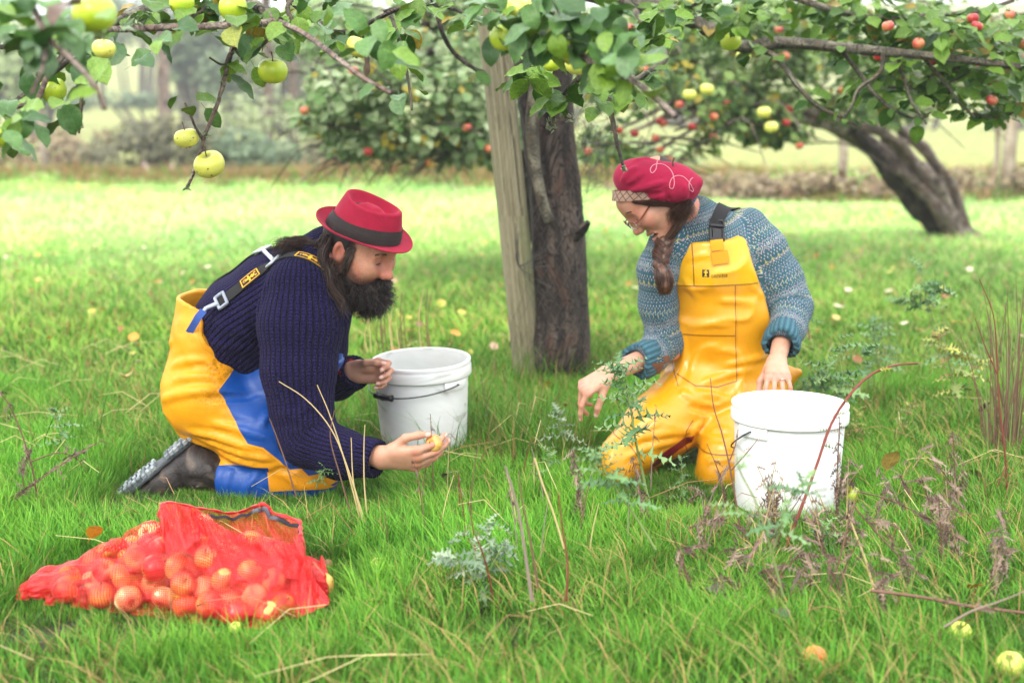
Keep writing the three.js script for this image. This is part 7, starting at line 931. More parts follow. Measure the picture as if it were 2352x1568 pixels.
  const shinR = chain([W(1420, 1072, 4.08), W(1560, 1085, 4.45)], [0.06, 0.055], 0.02), shinL = chain([W(1656, 1095, 4.06), W(1745, 1070, 4.5)], [0.07, 0.055], 0.02), seat = chain([W(1750, 880, 4.4), W(1832, 856, 4.36)], [0.11, 0.016], 0.02);
  // bib outline in the plane of the chest, from shoulder to hip
  const outline = poly2([[1530, 560], [1560, 556], [1690, 546], [1702, 548], [1722, 605], [1748, 672], [1765, 735], [1775, 790], [1900, 800], [1900, 1250], [1300, 1250], [1300, 880], [1530, 880], [1545, 780], [1556, 720], [1548, 660], [1534, 600]].map((p) => XY(...p)));
  const back = halfspace(W(1650, 800, 4.36), mul(front, -1)), lowBack = halfspace(W(1650, 845, 4.3), [0, 1, 0]);
  const overB = (x, y, z) => {
    let d = smax(body(x, y, z), outline(x, y), 0.006);
    d = smax(d, smin(back(x, y, z), lowBack(x, y, z), 0.02), 0.01);
    d = smin(d, smin(legR(x, y, z), legL(x, y, z), 0.02), 0.035); d = smin(d, seat(x, y, z), 0.03); return smin(d, smin(shinR(x, y, z), shinL(x, y, z), 0.01), 0.012);
  };
  const wf = foldSum([
    fold(W(1560, 880, 4.1), W(1600, 930, 4.12), 0.012, 0.01), fold(W(1575, 930, 4.1), W(1700, 955, 4.14), 0.012, -0.012), fold(W(1590, 900, 4.12), W(1690, 925, 4.14), 0.014, 0.009), fold(W(1600, 880, 4.14), W(1740, 850, 4.16), 0.012, 0.007), fold(W(1560, 830, 4.12), W(1660, 800, 4.15), 0.013, 0.006), fold(W(1660, 845, 4.15), W(1770, 820, 4.18), 0.012, 0.007), fold(W(1580, 760, 4.13), W(1690, 745, 4.15), 0.012, 0.005),
    fold(W(1600, 990, 4.1), W(1440, 1010, 4.03), 0.012, 0.009), fold(W(1560, 1000, 4.1), W(1420, 1060, 4.02), 0.011, 0.009), fold(W(1530, 960, 4.05), W(1430, 1020, 4.0), 0.014, 0.006), fold(W(1575, 990, 4.1), W(1590, 1060, 4.05), 0.011, -0.008), fold(W(1620, 965, 4.1), W(1590, 1020, 4.05), 0.012, 0.01), fold(W(1625, 985, 4.08), W(1680, 1000, 4.07), 0.011, 0.008), fold(W(1610, 1030, 4.05), W(1690, 1040, 4.02), 0.011, 0.007), fold(W(1610, 1060, 4.0), W(1700, 1065, 3.99), 0.01, 0.007),
    fold(W(1745, 690, 4.18), W(1700, 640, 4.17), 0.01, 0.005), fold(W(1535, 750, 4.14), W(1545, 870, 4.14), 0.012, 0.008), fold(W(1710, 880, 4.17), W(1690, 960, 4.12), 0.012, 0.007), fold(W(1545, 640, 4.13), W(1600, 700, 4.14), 0.012, 0.005), fold(W(1560, 600, 4.13), W(1640, 585, 4.14), 0.012, 0.004), fold(W(1640, 690, 4.15), W(1740, 700, 4.16), 0.012, 0.005)], overB);
  const overF = (x, y, z) => overB(x, y, z) - 2.0 * wf(x, y, z) - 0.003 * fbm(x * 15, y * 15, z * 15, 2) - 0.008 * crease(x, y, z, 8);
  {
    const x0 = XY(1330, 800)[0], x1 = XY(1880, 800)[0], y0 = XY(1600, 1180)[1], y1 = XY(1600, 520)[1], T = 2048, toUV = (p) => [(p[0] - x0) / (x1 - x0), (p[1] - y0) / (y1 - y0)], CX = (px, py) => { const [a, b] = XY(px, py, 4.13); return [(a - x0) / (x1 - x0) * T, (1 - (b - y0) / (y1 - y0)) * T]; }, path = (c, pts, close) => { c.beginPath(); pts.forEach((p, i) => { const q = CX(...p); i ? c.lineTo(...q) : c.moveTo(...q); }); if (close) c.closePath(); }, R = rng(8);
    const paint = canvasTex(T, T, (c) => {
      c.fillStyle = 'rgb(222,154,8)'; c.fillRect(0, 0, T, T); c.fillStyle = 'rgb(228,172,16)'; path(c, [[1520, 540], [1760, 530], [1745, 655], [1550, 662]], true); c.fill();
      for (let i = 0; i < 800; i++) { c.fillStyle = `rgba(${R() < 0.5 ? '232,162,28' : '186,112,4'},0.05)`; c.beginPath(); c.ellipse(R() * T, R() * T, 20 + 80 * R(), 10 + 40 * R(), R() * 3, 0, 7); c.fill(); }
      c.fillStyle = 'rgb(112,10,36)'; path(c, [[1492, 1056], [1520, 1026], [1562, 1000], [1592, 994], [1588, 1012], [1556, 1024], [1530, 1046], [1500, 1064]], true); c.fill();
      c.strokeStyle = 'rgba(126,78,12,0.9)'; c.lineWidth = 9; const seam = (pts, dash) => { c.setLineDash(dash ?? []); path(c, pts); c.stroke(); };
      seam([[1548, 661], [1620, 658], [1745, 652]]); seam([[1592, 560], [1597, 660]]); seam([[1690, 655], [1693, 770], [1697, 880]]); seam([[1574, 776], [1692, 774]]); seam([[1545, 770], [1552, 830], [1556, 870], [1560, 890]]); seam([[1697, 880], [1650, 892], [1600, 888], [1560, 866]]); seam([[1590, 960], [1572, 980], [1570, 1010], [1580, 1040]]); seam([[1400, 985], [1440, 1005], [1475, 1050]]); seam([[1600, 1020], [1700, 1020]]); seam([[1765, 770], [1790, 850], [1798, 900]]);
      c.lineWidth = 3; c.strokeStyle = 'rgba(120,80,20,0.6)'; seam([[1548, 664], [1620, 661], [1745, 655]], [7, 5]); seam([[1694, 655], [1697, 770], [1701, 880]], [7, 5]); seam([[1574, 779], [1692, 777]], [7, 5]);
      c.setLineDash([]); for (let i = 0; i < 26; i++) { c.strokeStyle = `rgba(120,80,20,${0.1 + 0.2 * R()})`; c.lineWidth = 1.5; const [x, y] = CX(1560 + 200 * R(), 600 + 330 * R()); c.beginPath(); c.moveTo(x, y); c.quadraticCurveTo(x + 40 * (R() - 0.5), y + 30 * (R() - 0.5), x + 60 * (R() - 0.5), y + 50 * (R() - 0.5)); c.stroke(); }
      for (let i = 0; i < 140; i++) { c.fillStyle = `rgba(150,100,26,${0.05 + 0.1 * R()})`; const [x, y] = CX(1380 + 300 * R(), 1020 + 90 * R()); c.beginPath(); c.arc(x, y, 3 + 16 * R() * R(), 0, 7); c.fill(); }
      // printed mark and lettering on the bib
      const [lx, ly] = CX(1614.5, 619), [rx, ry] = CX(1629.5, 637), w = rx - lx, h = ry - ly; c.fillStyle = 'rgb(28,26,24)'; c.fillRect(lx, ly, w, h); c.fillStyle = 'rgb(240,190,30)'; c.fillRect(lx + w * 0.2, ly + h * 0.3, w * 0.6, h * 0.16); c.fillRect(lx + w * 0.4, ly + h * 0.16, w * 0.2, h * 0.7); c.beginPath(); c.arc(lx + w * 0.5, ly + h * 0.18, w * 0.12, 0, 7); c.fill(); c.fillRect(lx + w * 0.28, ly + h * 0.78, w * 0.44, h * 0.14); for (const k of [0.08, 0.3, 0.56, 0.78]) c.fillRect(lx + w * k, ly + h * 0.02, w * 0.1, h * 0.08);
      const [tx, ty] = CX(1634, 638), [ex] = CX(1671, 636); c.fillStyle = 'rgb(62,46,22)'; c.font = 'bold 60px sans-serif'; const mw = c.measureText('DREMBIB').width, sc = (ex - tx) / mw; c.save(); c.translate(tx, ty); c.rotate(-0.04); c.scale(sc, sc * 1.05); c.fillText('DREMBIB', 0, 0); c.restore();
    }, { repeat: false });
    const [lo, hi] = around([W(1400, 1060, 4.05), W(1570, 1085, 4.45), W(1740, 1075, 4.5), W(1700, 905, 4.45), W(1622, 560, 4.24), W(1830, 860, 4.36)], 0.13);
    const g = fieldGeo(overF, lo, hi, 0.0068, { uv: toUV });
    const pvc = phys({ map: paint, roughness: 0.36, clearcoat: 0.35, clearcoatRoughness: 0.24, bumpMap: dataTex(256, 256, (u, v) => { const n = 128 + 60 * tileN(u, v, 24) + 40 * tileN(u, v, 80, 3); return [n, n, n]; }), bumpScale: 0.0005 }); pvc.bumpMap.repeat.set(5, 5);
    const overalls = part('overalls', L(g), pvc, woman, 'shiny yellow waterproof bib overalls with stitched chest pocket');
    // brace with its side-release buckle
    const surfF = (x, y, z) => min(sweaterF(x, y, z), overF(x, y, z)), surf = (p, off) => { let q = p.slice(), n = [0, 0, 1]; for (let i = 0; i < 12; i++) { const e = 0.005; n = nrm([surfF(q[0] + e, q[1], q[2]) - surfF(q[0] - e, q[1], q[2]), surfF(q[0], q[1] + e, q[2]) - surfF(q[0], q[1] - e, q[2]), surfF(q[0], q[1], q[2] + e) - surfF(q[0], q[1], q[2] - e)]); q = sub(q, mul(n, 0.8 * (surfF(...q) - off))); } return { q, n }; };
    const ribbon = (way, w, off, th, col, name, parent, N = 24) => { const pts = spline(way, N).map((p) => surf(p, off)); for (let it = 0; it < 3; it++) for (let i = 1; i < N; i++) { pts[i].q = mix3(pts[i].q, mul(add(pts[i - 1].q, pts[i + 1].q), 0.5), 0.5); pts[i].n = nrm(add(add(pts[i - 1].n, pts[i].n), pts[i + 1].n)); } const b = new Bag(), rows = pts.map((p, i) => { const t = nrm(sub(pts[min(i + 1, N)].q, pts[max(i - 1, 0)].q)), s = nrm(cross(t, p.n)); return [[-1, 0], [-0.95, 1], [0.95, 1], [1, 0]].map(([a, k]) => b.v(add(p.q, add(mul(s, a * w / 2), mul(p.n, k * th))), a, i / 6, col)); }); for (let i = 0; i < N; i++) for (let k = 0; k < 3; k++) b.q(rows[i][k], rows[i + 1][k], rows[i + 1][k + 1], rows[i][k + 1]); return { m: part(name, L(b.build()), std({ vertexColors: true, roughness: 0.8 }), parent), pts }; };
    const s1 = ribbon([W(1648, 552, 4.14), W(1651, 515, 4.15), W(1660, 480, 4.2), W(1676, 463, 4.3), W(1690, 470, 4.4)], 0.042, 0.004, 0.003, S(15, 14, 17), 'strap', overalls);
    ribbon([W(1646, 548, 4.13), W(1648, 575, 4.13)], 0.038, 0.004, 0.005, S(222, 150, 8), 'strap_tab', overalls, 8); ribbon([W(1652, 577, 4.13), W(1656, 606, 4.13)], 0.05, 0.003, 0.004, S(218, 142, 6), 'stitched_tab', overalls, 8);
    const plastic = std({ color: C(18, 18, 22), roughness: 0.4 }), bp = s1.pts[3], n = bp.n, t = nrm(sub(s1.pts[7].q, s1.pts[0].q)), s = nrm(cross(t, n)), Bx = (x, y, z, w, h, d) => { const b = new THREE.BoxGeometry(w, h, d).applyMatrix4(new THREE.Matrix4().makeBasis(V(...s), V(...t), V(...n)).setPosition(V(...add(bp.q, add(add(mul(s, x), mul(t, y)), mul(n, z)))))); b.deleteAttribute('uv'); return b; };
    part('buckle', L(mergeGeometries([Bx(0, 0, 0.008, 0.026, 0.03, 0.009), Bx(-0.019, -0.002, 0.008, 0.006, 0.036, 0.008), Bx(0.019, -0.002, 0.008, 0.006, 0.036, 0.008), Bx(0, -0.02, 0.009, 0.044, 0.008, 0.01), Bx(0, 0.026, 0.009, 0.044, 0.007, 0.008), Bx(0, 0.044, 0.009, 0.044, 0.006, 0.008), Bx(0.0205, 0.035, 0.009, 0.005, 0.022, 0.008), Bx(-0.0205, 0.035, 0.009, 0.005, 0.022, 0.008)])), plastic, overalls);
  }
}
// ---------------------------------------------------------------- white buckets
function makeBucket(name, label, at, { R = 0.155, Rb = 0.132, H = 0.33, yaw = 0, tilt = [0, 0], handle }) {
  const b = thing(name, label, 'bucket', at, 'white plastic buckets');
  b.rotation.set(tilt[0], 0, tilt[1]);
  const plastic = phys({ map: dataTex(256, 256, (u, v) => { const n = tileN(u, v, 8) * 5 + tileN(u, v, 40, 3) * 4, d = sstep(0.45, 0.85, tileN(u, v, 22, 7)) * 34 + (noise3(u * 160, v * 160, 2) > 0.7 ? 46 : 0) * sstep(0.2, 0.5, tileN(u, v, 5, 3)) + 24 * sstep(0.36, 0.14, v + 0.08 * tileN(u, v, 20, 5)); return [243 + n - d, 244 + n - d, 246 + n - d * 1.2]; }, { srgb: true }), roughness: 0.42, transmission: 0 });
  const lathe = (pts, n = 72) => new THREE.LatheGeometry(pts.map((p) => new THREE.Vector2(...p)), n);
  const t = 0.003, r = (y) => lerp(Rb, R - 0.006, y / H);
  part('shell', lathe([[0, 0.004], [Rb - 0.01, 0.004], [Rb, 0.012], [r(H * 0.4), H * 0.4], [r(H - 0.052), H - 0.052], [r(H - 0.05), H - 0.05]]), plastic, b);
  part('inside', lathe([[R - 0.0075, H - 0.0015], [r(H * 0.5) - t, H * 0.5], [Rb - t, 0.014], [0, 0.008]]), plastic, b);
  part('rim', lathe([[r(H - 0.05) - 0.001, H - 0.051], [R + 0.0005, H - 0.05], [R + 0.002, H - 0.046], [R + 0.002, H - 0.022], [R - 0.001, H - 0.018], [R - 0.001, H - 0.012], [R + 0.001, H - 0.009], [R + 0.0005, H - 0.002], [R - 0.003, H], [R - 0.0075, H - 0.0015]]), plastic, b);
  for (const k of [0, PI]) {   // curved lugs that carry the wire
    const a0 = yaw + k, lug = gridGeo((u, v) => { const a = a0 + (u - 0.5) * 0.62, e = [0, 1, 1, 0][min(3, floor(v * 3 + 1e-6))], y = [H - 0.05, H - 0.05, H - 0.078, H - 0.08][min(3, floor(v * 3 + 1e-6))], rr = r(H - 0.06) + e * 0.0085; return [rr * cos(a), y, rr * sin(a)]; }, 14, 3);
    const ends = [-0.31, 0.31].map((o) => { const a = a0 + o, q = new Bag(), A = [[0, -0.05], [0.0085, -0.05], [0.0085, -0.078], [0, -0.08]].map(([e, y]) => q.v([(r(H - 0.06) + e) * cos(a), H + y, (r(H - 0.06) + e) * sin(a)])); q.q(A[0], A[1], A[2], A[3]); const g = q.build(); g.deleteAttribute('color'); return g; });
    part('handle_lug', mergeGeometries([lug, ...ends]), plastic, b);
  }
  const wire = std({ color: C(58, 66, 70), metalness: 0.7, roughness: 0.4 }), e0 = [cos(yaw) * (R + 0.006), H - 0.062, sin(yaw) * (R + 0.006)], e1 = [-e0[0], e0[1], -e0[2]];
  const out = nrm([-sin(yaw) * handle.dir, handle.up, cos(yaw) * handle.dir]), arc = []; for (let i = 0; i <= 28; i++) { const a = i / 28 * PI, k = cos(a), q = add([e0[0] * k, e0[1], e0[2] * k], mul(out, sin(a) * (R + 0.016))); arc.push(i === 0 || i === 28 ? mul(q, 1) : q); }
  const wb = new Bag(); wb.tube([mul([e0[0] * 0.96, e0[1], e0[2] * 0.96], 1), ...arc, [e1[0] * 0.96, e1[1], e1[2] * 0.96]], 0.0022, 6, {}); part('wire_handle', wb.build(), wire, b);
  const gb = new Bag(), mid = arc.slice(12, 17); gb.tube(spline(mid, 10), [0.0105, 0.0092, 0.0085, 0.0085, 0.009, 0.0104, 0.009, 0.0085, 0.0085, 0.0092, 0.0105], 12, {}); part('grip', gb.build(), std({ color: C(18, 22, 24), roughness: 0.4 }), b);
  return b;
}
const bucketA = makeBucket('bucket', 'white bucket behind the bearded person, wire handle with black grip hanging across its front', G(976, 1040), { H: 0.308, yaw: 0.72, tilt: [0.055, 0.03], handle: { dir: 1, up: -0.16 } });
const bucketB = makeBucket('bucket', 'white bucket standing in front of the person in the beret, hand on its rim', G(1805, 1166), { yaw: 2.45, tilt: [0.0, -0.01], R: 0.156, Rb: 0.137, H: 0.297, handle: { dir: 1, up: -0.62 } });
// ---------------------------------------------------------------- net sack of apples
{
  const front = [[38, 1388], [86, 1395], [152, 1402], [267, 1418], [343, 1426], [438, 1444], [533, 1452], [602, 1455], [650, 1441], [717, 1406], [752, 1382]].map((p) => G(...p)), Hs = [0.02, 0.055, 0.085, 0.14, 0.162, 0.165, 0.135, 0.12, 0.105, 0.075, 0.02], Ws = [0.03, 0.09, 0.14, 0.185, 0.2, 0.2, 0.2, 0.19, 0.17, 0.12, 0.03];
  const N = front.length - 1, sec = (s) => { const k = clamp(s, 0, 1) * N, i = min(N - 1, floor(k)), t = k - i; return { f: mix3(front[i], front[i + 1], t), H: lerp(Hs[i], Hs[i + 1], t), w: lerp(Ws[i], Ws[i + 1], t) }; };
  const base = G(400, 1420), sack = thing('net_sack', 'red net sack bulging with apples, lying open in the grass', 'sack', base), L = (g) => shifted(g, base);
  // the apples in it, packed from the bottom up
  const R = rng(1234), apples = [];
  for (let lay = 0; lay < 5200; lay++) { const s = R(), q = sec(s), r = 0.0262 + 0.005 * R(), level = lay / 5200, y = r + max(0, q.H - 2 * r) * level, room = sqrt(max(0, 1 - ((y - r * 0.4) / max(q.H, 0.01)) ** 2)), zz = (R() * 2 - 1) * max(0, q.w * room - r * 0.9), p = [q.f[0], y, q.f[2] - q.w + zz]; if (q.H < r * 1.7) continue; if (y + r > q.H + 0.012) continue; if (apples.every((a) => hypot(a.p[0] - p[0], a.p[1] - p[1], a.p[2] - p[2]) > (a.r + r) * 0.93)) apples.push({ p, r }); }
  apples.forEach((a, i) => { const k = R(); makeApple('apple', 'ripe apple seen through red net of the sack', a.p, a.r * 2, k < 0.26 ? 'pale' : k < 0.5 ? 'orange' : k < 0.95 ? 'red' : 'green', i, { group: 'apples inside the red net sack', rot: [R() * 6, R() * 6, R() * 6] }); });
  const skin = (x, y, z) => { let d = 1; for (const a of apples) { const q = hypot(x - a.p[0], y - a.p[1], z - a.p[2]) - a.r; if (q < 0.12) d = smin(d, q, 0.03); } return d; };
  const net = new Bag(), W1 = 0.00072;
  const weave = (pts, nu, nv, w = W1) => {   // threads both ways over a grid of points
    const nrmAt = (i, j) => { const a = pts[j][min(nu, i + 1)], b = pts[j][max(0, i - 1)], c = pts[min(nv, j + 1)][i], d = pts[max(0, j - 1)][i]; return nrm(cross(sub(a, b), sub(c, d))); };
    const run = (list) => { let prev; for (let i = 0; i < list.length; i++) { const { p, n } = list[i], q = list[min(i + 1, list.length - 1)].p, o = list[max(i - 1, 0)].p, s = nrm(cross(sub(q, o), n)), a = net.v(add(p, mul(s, w))), b = net.v(sub(p, mul(s, w))); if (prev) net.q(prev[0], prev[1], b, a); prev = [a, b]; } };
    const Nn = pts.map((row, j) => row.map((_, i) => nrmAt(i, j))); for (let j = 0; j <= nv; j++) run(pts[j].map((p, i) => ({ p, n: Nn[j][i] }))); for (let i = 0; i <= nu; i++) run(pts.map((row, j) => ({ p: row[i], n: Nn[j][i] })));
  };
  const nu = 184, nv = 120, rows = [];
  for (let j = 0; j <= nv; j++) { const row = []; for (let i = 0; i <= nu; i++) { const s = i / nu, q = sec(s), a = lerp(-0.12, PI + 0.1, j / nv), c = [q.f[0], 0.012, q.f[2] - q.w], dir = [0, sin(a) * q.H * 1.12, cos(a) * q.w * 1.06], end = add(c, dir); let lo = 1.12, hit = null; for (let k = 0; k < 26; k++) { const t = lerp(1.12, 0.55, k / 25), p = add(c, mul(dir, t)); if (skin(...p) < 0.0035) { hit = p; break; } } void lo; let p = hit ?? add(c, mul(dir, 0.86)); void end; p = add(p, [0.003 * noise3(s * 30, j * 0.16, 1), 0.004 * noise3(s * 24, j * 0.25, 2), 0.003 * noise3(s * 26, j * 0.2, 3)]); if (p[1] < 0.004) p[1] = 0.004; row.push(p); } rows.push(row); }
  for (let it = 0; it < 2; it++) for (let j = 1; j < nv; j++) for (let i = 1; i < nu; i++) rows[j][i] = mix3(rows[j][i], mul(add(add(rows[j - 1][i], rows[j + 1][i]), add(rows[j][i - 1], rows[j][i + 1])), 0.25), 0.5);
  weave(rows, nu, nv);
  // the slack mouth standing up over the fruit
  const sheet = (top, bot, nU, nV, wav, seed) => { const T = spline(top.map((p) => W(...p)), nU), B0 = spline(bot.map((p) => W(...p)), nU), out = []; for (let j = 0; j <= nV; j++) { const v = j / nV, row = []; for (let i = 0; i <= nU; i++) { const u = i / nU, p = mix3(B0[i], T[i], v), f = wav * (noise3(u * 9, v * 1.5, seed) + 0.6 * noise3(u * 22 + v * 3, v * 3, seed + 4)) * (0.3 + v); row.push(add(p, [0.4 * f, 0.3 * f * v, f])); } out.push(row); } weave(out, nU, nV, W1 * 1.1); return out; };
  sheet([[366, 1186, 3.06], [372, 1160, 3.06], [394, 1154, 3.05], [420, 1166, 3.04], [446, 1164, 3.05], [478, 1196, 3.04], [540, 1226, 3.02], [610, 1236, 3.02], [664, 1250, 3.03], [692, 1222, 3.06]], [[372, 1262, 3.0], [390, 1272, 2.97], [430, 1268, 2.95], [470, 1290, 2.94], [520, 1318, 2.93], [590, 1330, 2.93], [660, 1330, 2.95], [700, 1340, 2.98]], 90, 30, 0.03, 3);
  const backS = sheet([[366, 1186, 3.07], [372, 1158, 3.1], [392, 1154, 3.14], [444, 1165, 3.2], [480, 1170, 3.24], [520, 1178, 3.26], [556, 1174, 3.26], [584, 1162, 3.26], [606, 1158, 3.26], [630, 1178, 3.24], [682, 1194, 3.2], [694, 1212, 3.14], [692, 1230, 3.08]], [[376, 1250, 3.06], [420, 1250, 3.2], [500, 1262, 3.24], [580, 1272, 3.24], [660, 1280, 3.2], [704, 1290, 3.06]], 100, 24, 0.022, 5);
  sheet([[368, 1168, 3.03], [384, 1158, 3.01], [410, 1160, 3.0], [440, 1170, 2.99], [452, 1180, 2.99]], [[380, 1222, 2.99], [396, 1256, 2.95], [424, 1262, 2.93], [452, 1240, 2.94], [470, 1230, 2.95]], 34, 26, 0.018, 9); sheet([[446, 1168, 3.0], [500, 1206, 2.99], [560, 1238, 2.97], [640, 1246, 2.98], [684, 1250, 3.0]], [[452, 1300, 2.92], [500, 1330, 2.9], [560, 1336, 2.9], [640, 1326, 2.92], [700, 1330, 2.95]], 60, 26, 0.02, 13);
  sheet([[660, 1290, 2.98], [690, 1276, 2.98], [708, 1280, 2.97], [722, 1330, 2.95], [754, 1376, 2.93]], [[650, 1420, 2.9], [680, 1420, 2.89], [704, 1410, 2.89], [724, 1400, 2.9], [752, 1386, 2.91]], 30, 28, 0.012, 17);
  const red = phys({ color: C(222, 22, 26), roughness: 0.55, transmission: 0.25, thickness: 0, side: THREE.DoubleSide, sheen: 0.3, sheenColor: new THREE.Color(1, 0.5, 0.45) }), m = part('net', L(net.build()), red, sack); m.userData.kind = 'stuff';
  const hem = new Bag(), rim = backS[backS.length - 1]; hem.tube(rim, rim.map((_, i) => 0.0045 + 0.0015 * sin(i * 0.9)), 5, { flat: 0.6, closed: false }); part('hem', L(hem.build()), red, sack);
  const cord = new Bag(); cord.tube(rim.slice(34).map((p, i) => add(p, [0, -0.011 - 0.003 * sin(i * 0.7), 0.006])), 0.0055, 6, { flat: 0.5 }); part('drawcord', L(cord.build()), std({ map: dataTex(16, 64, (u, v) => { const k = floor(v * 8) % 3; return k === 1 ? [90, 92, 104] : [26, 28, 40]; }, { srgb: true }), roughness: 0.8 }), sack, 'flat black cord threaded through the mouth of the net');
}
// the apple lying in the palm, and the one picked up by the other hand
makeApple('apple', 'small speckled orange apple lying in the open hand of the bearded person', handApple, 0.047, 'spotty', 0, { rot: [0.5, 1, 0.9] });
// ---------------------------------------------------------------- thistles, dead stalks, windfalls, fallen leaves
function thistleLeaf(seed, lobes = 7) {   // unit length along +z
  const R = rng(seed), b = new Bag(), n = lobes * 4, mid = [], l = [], r = [];
  for (let i = 0; i <= n; i++) { const t = i / n, env = 0.21 * pow(sin(PI * pow(t * 0.94 + 0.04, 0.75)), 0.8), ph = (i % 4) / 4, k = [0.28, 0.75, 1.15, 0.5][i % 4], y = -0.3 * t * t + 0.02 * sin(i); void ph; const lift = [0.0, 0.4, 0.75, 0.1][i % 4] * (floor(i / 4) % 2 ? -0.55 : 1); const c = mix3([1.12, 1.12, 1.12], [0.92, 0.95, 0.92], R()); mid.push(b.v([0, y, t], 0, 0, [1.2, 1.2, 1.16])); const wl = env * k * (0.8 + 0.4 * R()), wr = env * k * (0.8 + 0.4 * R()); l.push(b.v([-wl, y + wl * lift, t + (i % 4 === 2 ? 0.035 : 0)], 0, 0, c)); r.push(b.v([wr, y + wr * lift, t + (i % 4 === 2 ? 0.035 : 0)], 0, 0, c)); }
  for (let i = 0; i < n; i++) { b.q(l[i], l[i + 1], mid[i + 1], mid[i]); b.q(mid[i], mid[i + 1], r[i + 1], r[i]); } return b.build();
}
const thLeaves = [1, 2, 3, 4].map((s) => thistleLeaf(s * 7, 7 + s % 3)), thMat = (c) => phys({ color: C(...c), vertexColors: true, roughness: 0.6, transmission: 0.22, thickness: 0, side: THREE.DoubleSide });
const TH = { green: [thMat([98, 138, 80]), thMat([80, 120, 70]), thMat([120, 154, 94])], silver: [thMat([124, 146, 116]), thMat([102, 126, 98]), thMat([148, 164, 138])], yellow: [thMat([170, 170, 76]), thMat([122, 140, 72]), thMat([140, 118, 66])], brown: [thMat([126, 100, 88]), thMat([98, 76, 66]), thMat([158, 136, 120])] };
const stemMats = { green: std({ color: C(126, 146, 84), roughness: 0.8 }), brown: std({ color: C(112, 82, 66), roughness: 0.9 }), red: std({ color: C(116, 52, 40), roughness: 0.75 }), straw: std({ color: C(196, 174, 124), roughness: 0.9 }), grey: std({ color: C(140, 122, 112), roughness: 0.95 }) };
function plant(name, label, cat, way, { r0 = 0.004, r1 = 0.0015, stem = 'green', tone = 'green', leaves = 12, len: ll = 0.1, from = 0.15, droop = 0.1, seed = 1, side = [], shrivel = 0, whirl = 1 } = {}) {
  const pts = way.map((p) => W(...p)), o = pts[0].slice(); const t = thing(name, label, cat, o), R = rng(seed), runs = [spline(pts, 20), ...side.map((s) => spline(s.map((p) => W(...p)), 12))];
  runs.forEach((sp, k) => { const b = new Bag(), q = k ? 0.7 : 1; b.tube(sp, sp.map((_, i) => lerp(r0, r1, i / (sp.length - 1)) * q * 0.72), 6, { vary: 0.25, seed: seed + k }); part('stem', L0(b, t), stemMats[stem], t); });
  for (let i = 0; i < leaves; i++) {
    const sp = runs[floor(R() * runs.length)], k = lerp(from, 1, pow((i + R()) / leaves, 0.85)) * (sp.length - 1.01), p = mix3(sp[floor(k)], sp[floor(k) + 1], k % 1), tan = nrm(sub(sp[min(floor(k) + 1, sp.length - 1)], sp[floor(k)])), a = i * 2.4 * whirl + R(), out = nrm([cos(a), 0.1, sin(a)]), top = k / sp.length, dir = nrm(add(mul(out, 1), mul(tan, lerp(-droop, 0.9, top * top))));
    const m = part('leaf', thLeaves[floor(R() * 4)], TH[tone][floor(R() * 3)], t), z = V(...dir), y0 = V(...tan).addScaledVector(z, -V(...tan).dot(z)).normalize(), x = V(0, 0, 0).crossVectors(y0, z); m.quaternion.setFromRotationMatrix(new THREE.Matrix4().makeBasis(x, y0, z)); m.position.set(...sub(p, o)); const s = ll * (0.6 + 0.6 * R()) * lerp(1.05, 0.6, top); m.scale.set(s * (1 - 0.5 * shrivel * R()), s * (1 + shrivel * 2.5 * R()), s * (1 - 0.35 * shrivel));
  }
  return t;
}
const thistle = (label, way, o) => plant('thistle', label, 'thistle', way, o), stalk = (label, way, o) => plant('dead_stalk', label, 'dry stalk', way, { stem: 'brown', tone: 'brown', leaves: 0, ...o });
thistle('tall green thistle in front of the yellow leg, its top against the reaching hand', [[1490, 1150, 3.62], [1476, 1085, 3.62], [1458, 1000, 3.61], [1448, 930, 3.6], [1430, 870, 3.6], [1420, 846, 3.6]], { leaves: 24, len: 0.125, seed: 3, r0: 0.0062, r1: 0.003, from: 0.3 });
thistle('blurred blue green thistle low in front of the tall green one', [[1506, 1262, 2.98], [1462, 1190, 2.97], [1420, 1130, 2.96], [1384, 1072, 2.95], [1366, 1040, 2.95]], { leaves: 20, len: 0.09, seed: 5, r0: 0.0045, from: 0.35 });
thistle('silvery thistle bush standing alone in the foreground grass', [[1112, 1388, 3.04], [1100, 1330, 3.03], [1090, 1270, 3.02], [1070, 1215, 3.01]], { leaves: 46, len: 0.072, tone: 'silver', seed: 7, side: [[[1106, 1360, 3.04], [1060, 1300, 2.98], [1030, 1240, 2.96]], [[1106, 1350, 3.04], [1140, 1280, 3.02], [1180, 1222, 3.02]], [[1104, 1330, 3.04], [1124, 1260, 3.05], [1118, 1200, 3.06]], [[1110, 1370, 3.04], [1070, 1320, 3.02], [1024, 1278, 3.0]]] });
thistle('small blue green thistle left of the yellow knee', [[1296, 1024, 4.15], [1290, 985, 4.15], [1284, 946, 4.15]], { leaves: 13, len: 0.075, tone: 'silver', seed: 9 });
thistle('out of focus thistle with brown leaves in front of the nearer white bucket', [[1800, 1370, 2.72], [1770, 1260, 2.7], [1740, 1160, 2.7], [1700, 1080, 2.7], [1690, 1040, 2.7]], { leaves: 16, len: 0.075, tone: 'green', seed: 11, r0: 0.004, side: [[[1775, 1270, 2.7], [1800, 1190, 2.68], [1826, 1130, 2.66], [1856, 1096, 2.66]], [[1760, 1220, 2.7], [1706, 1180, 2.72], [1684, 1160, 2.72]]] });
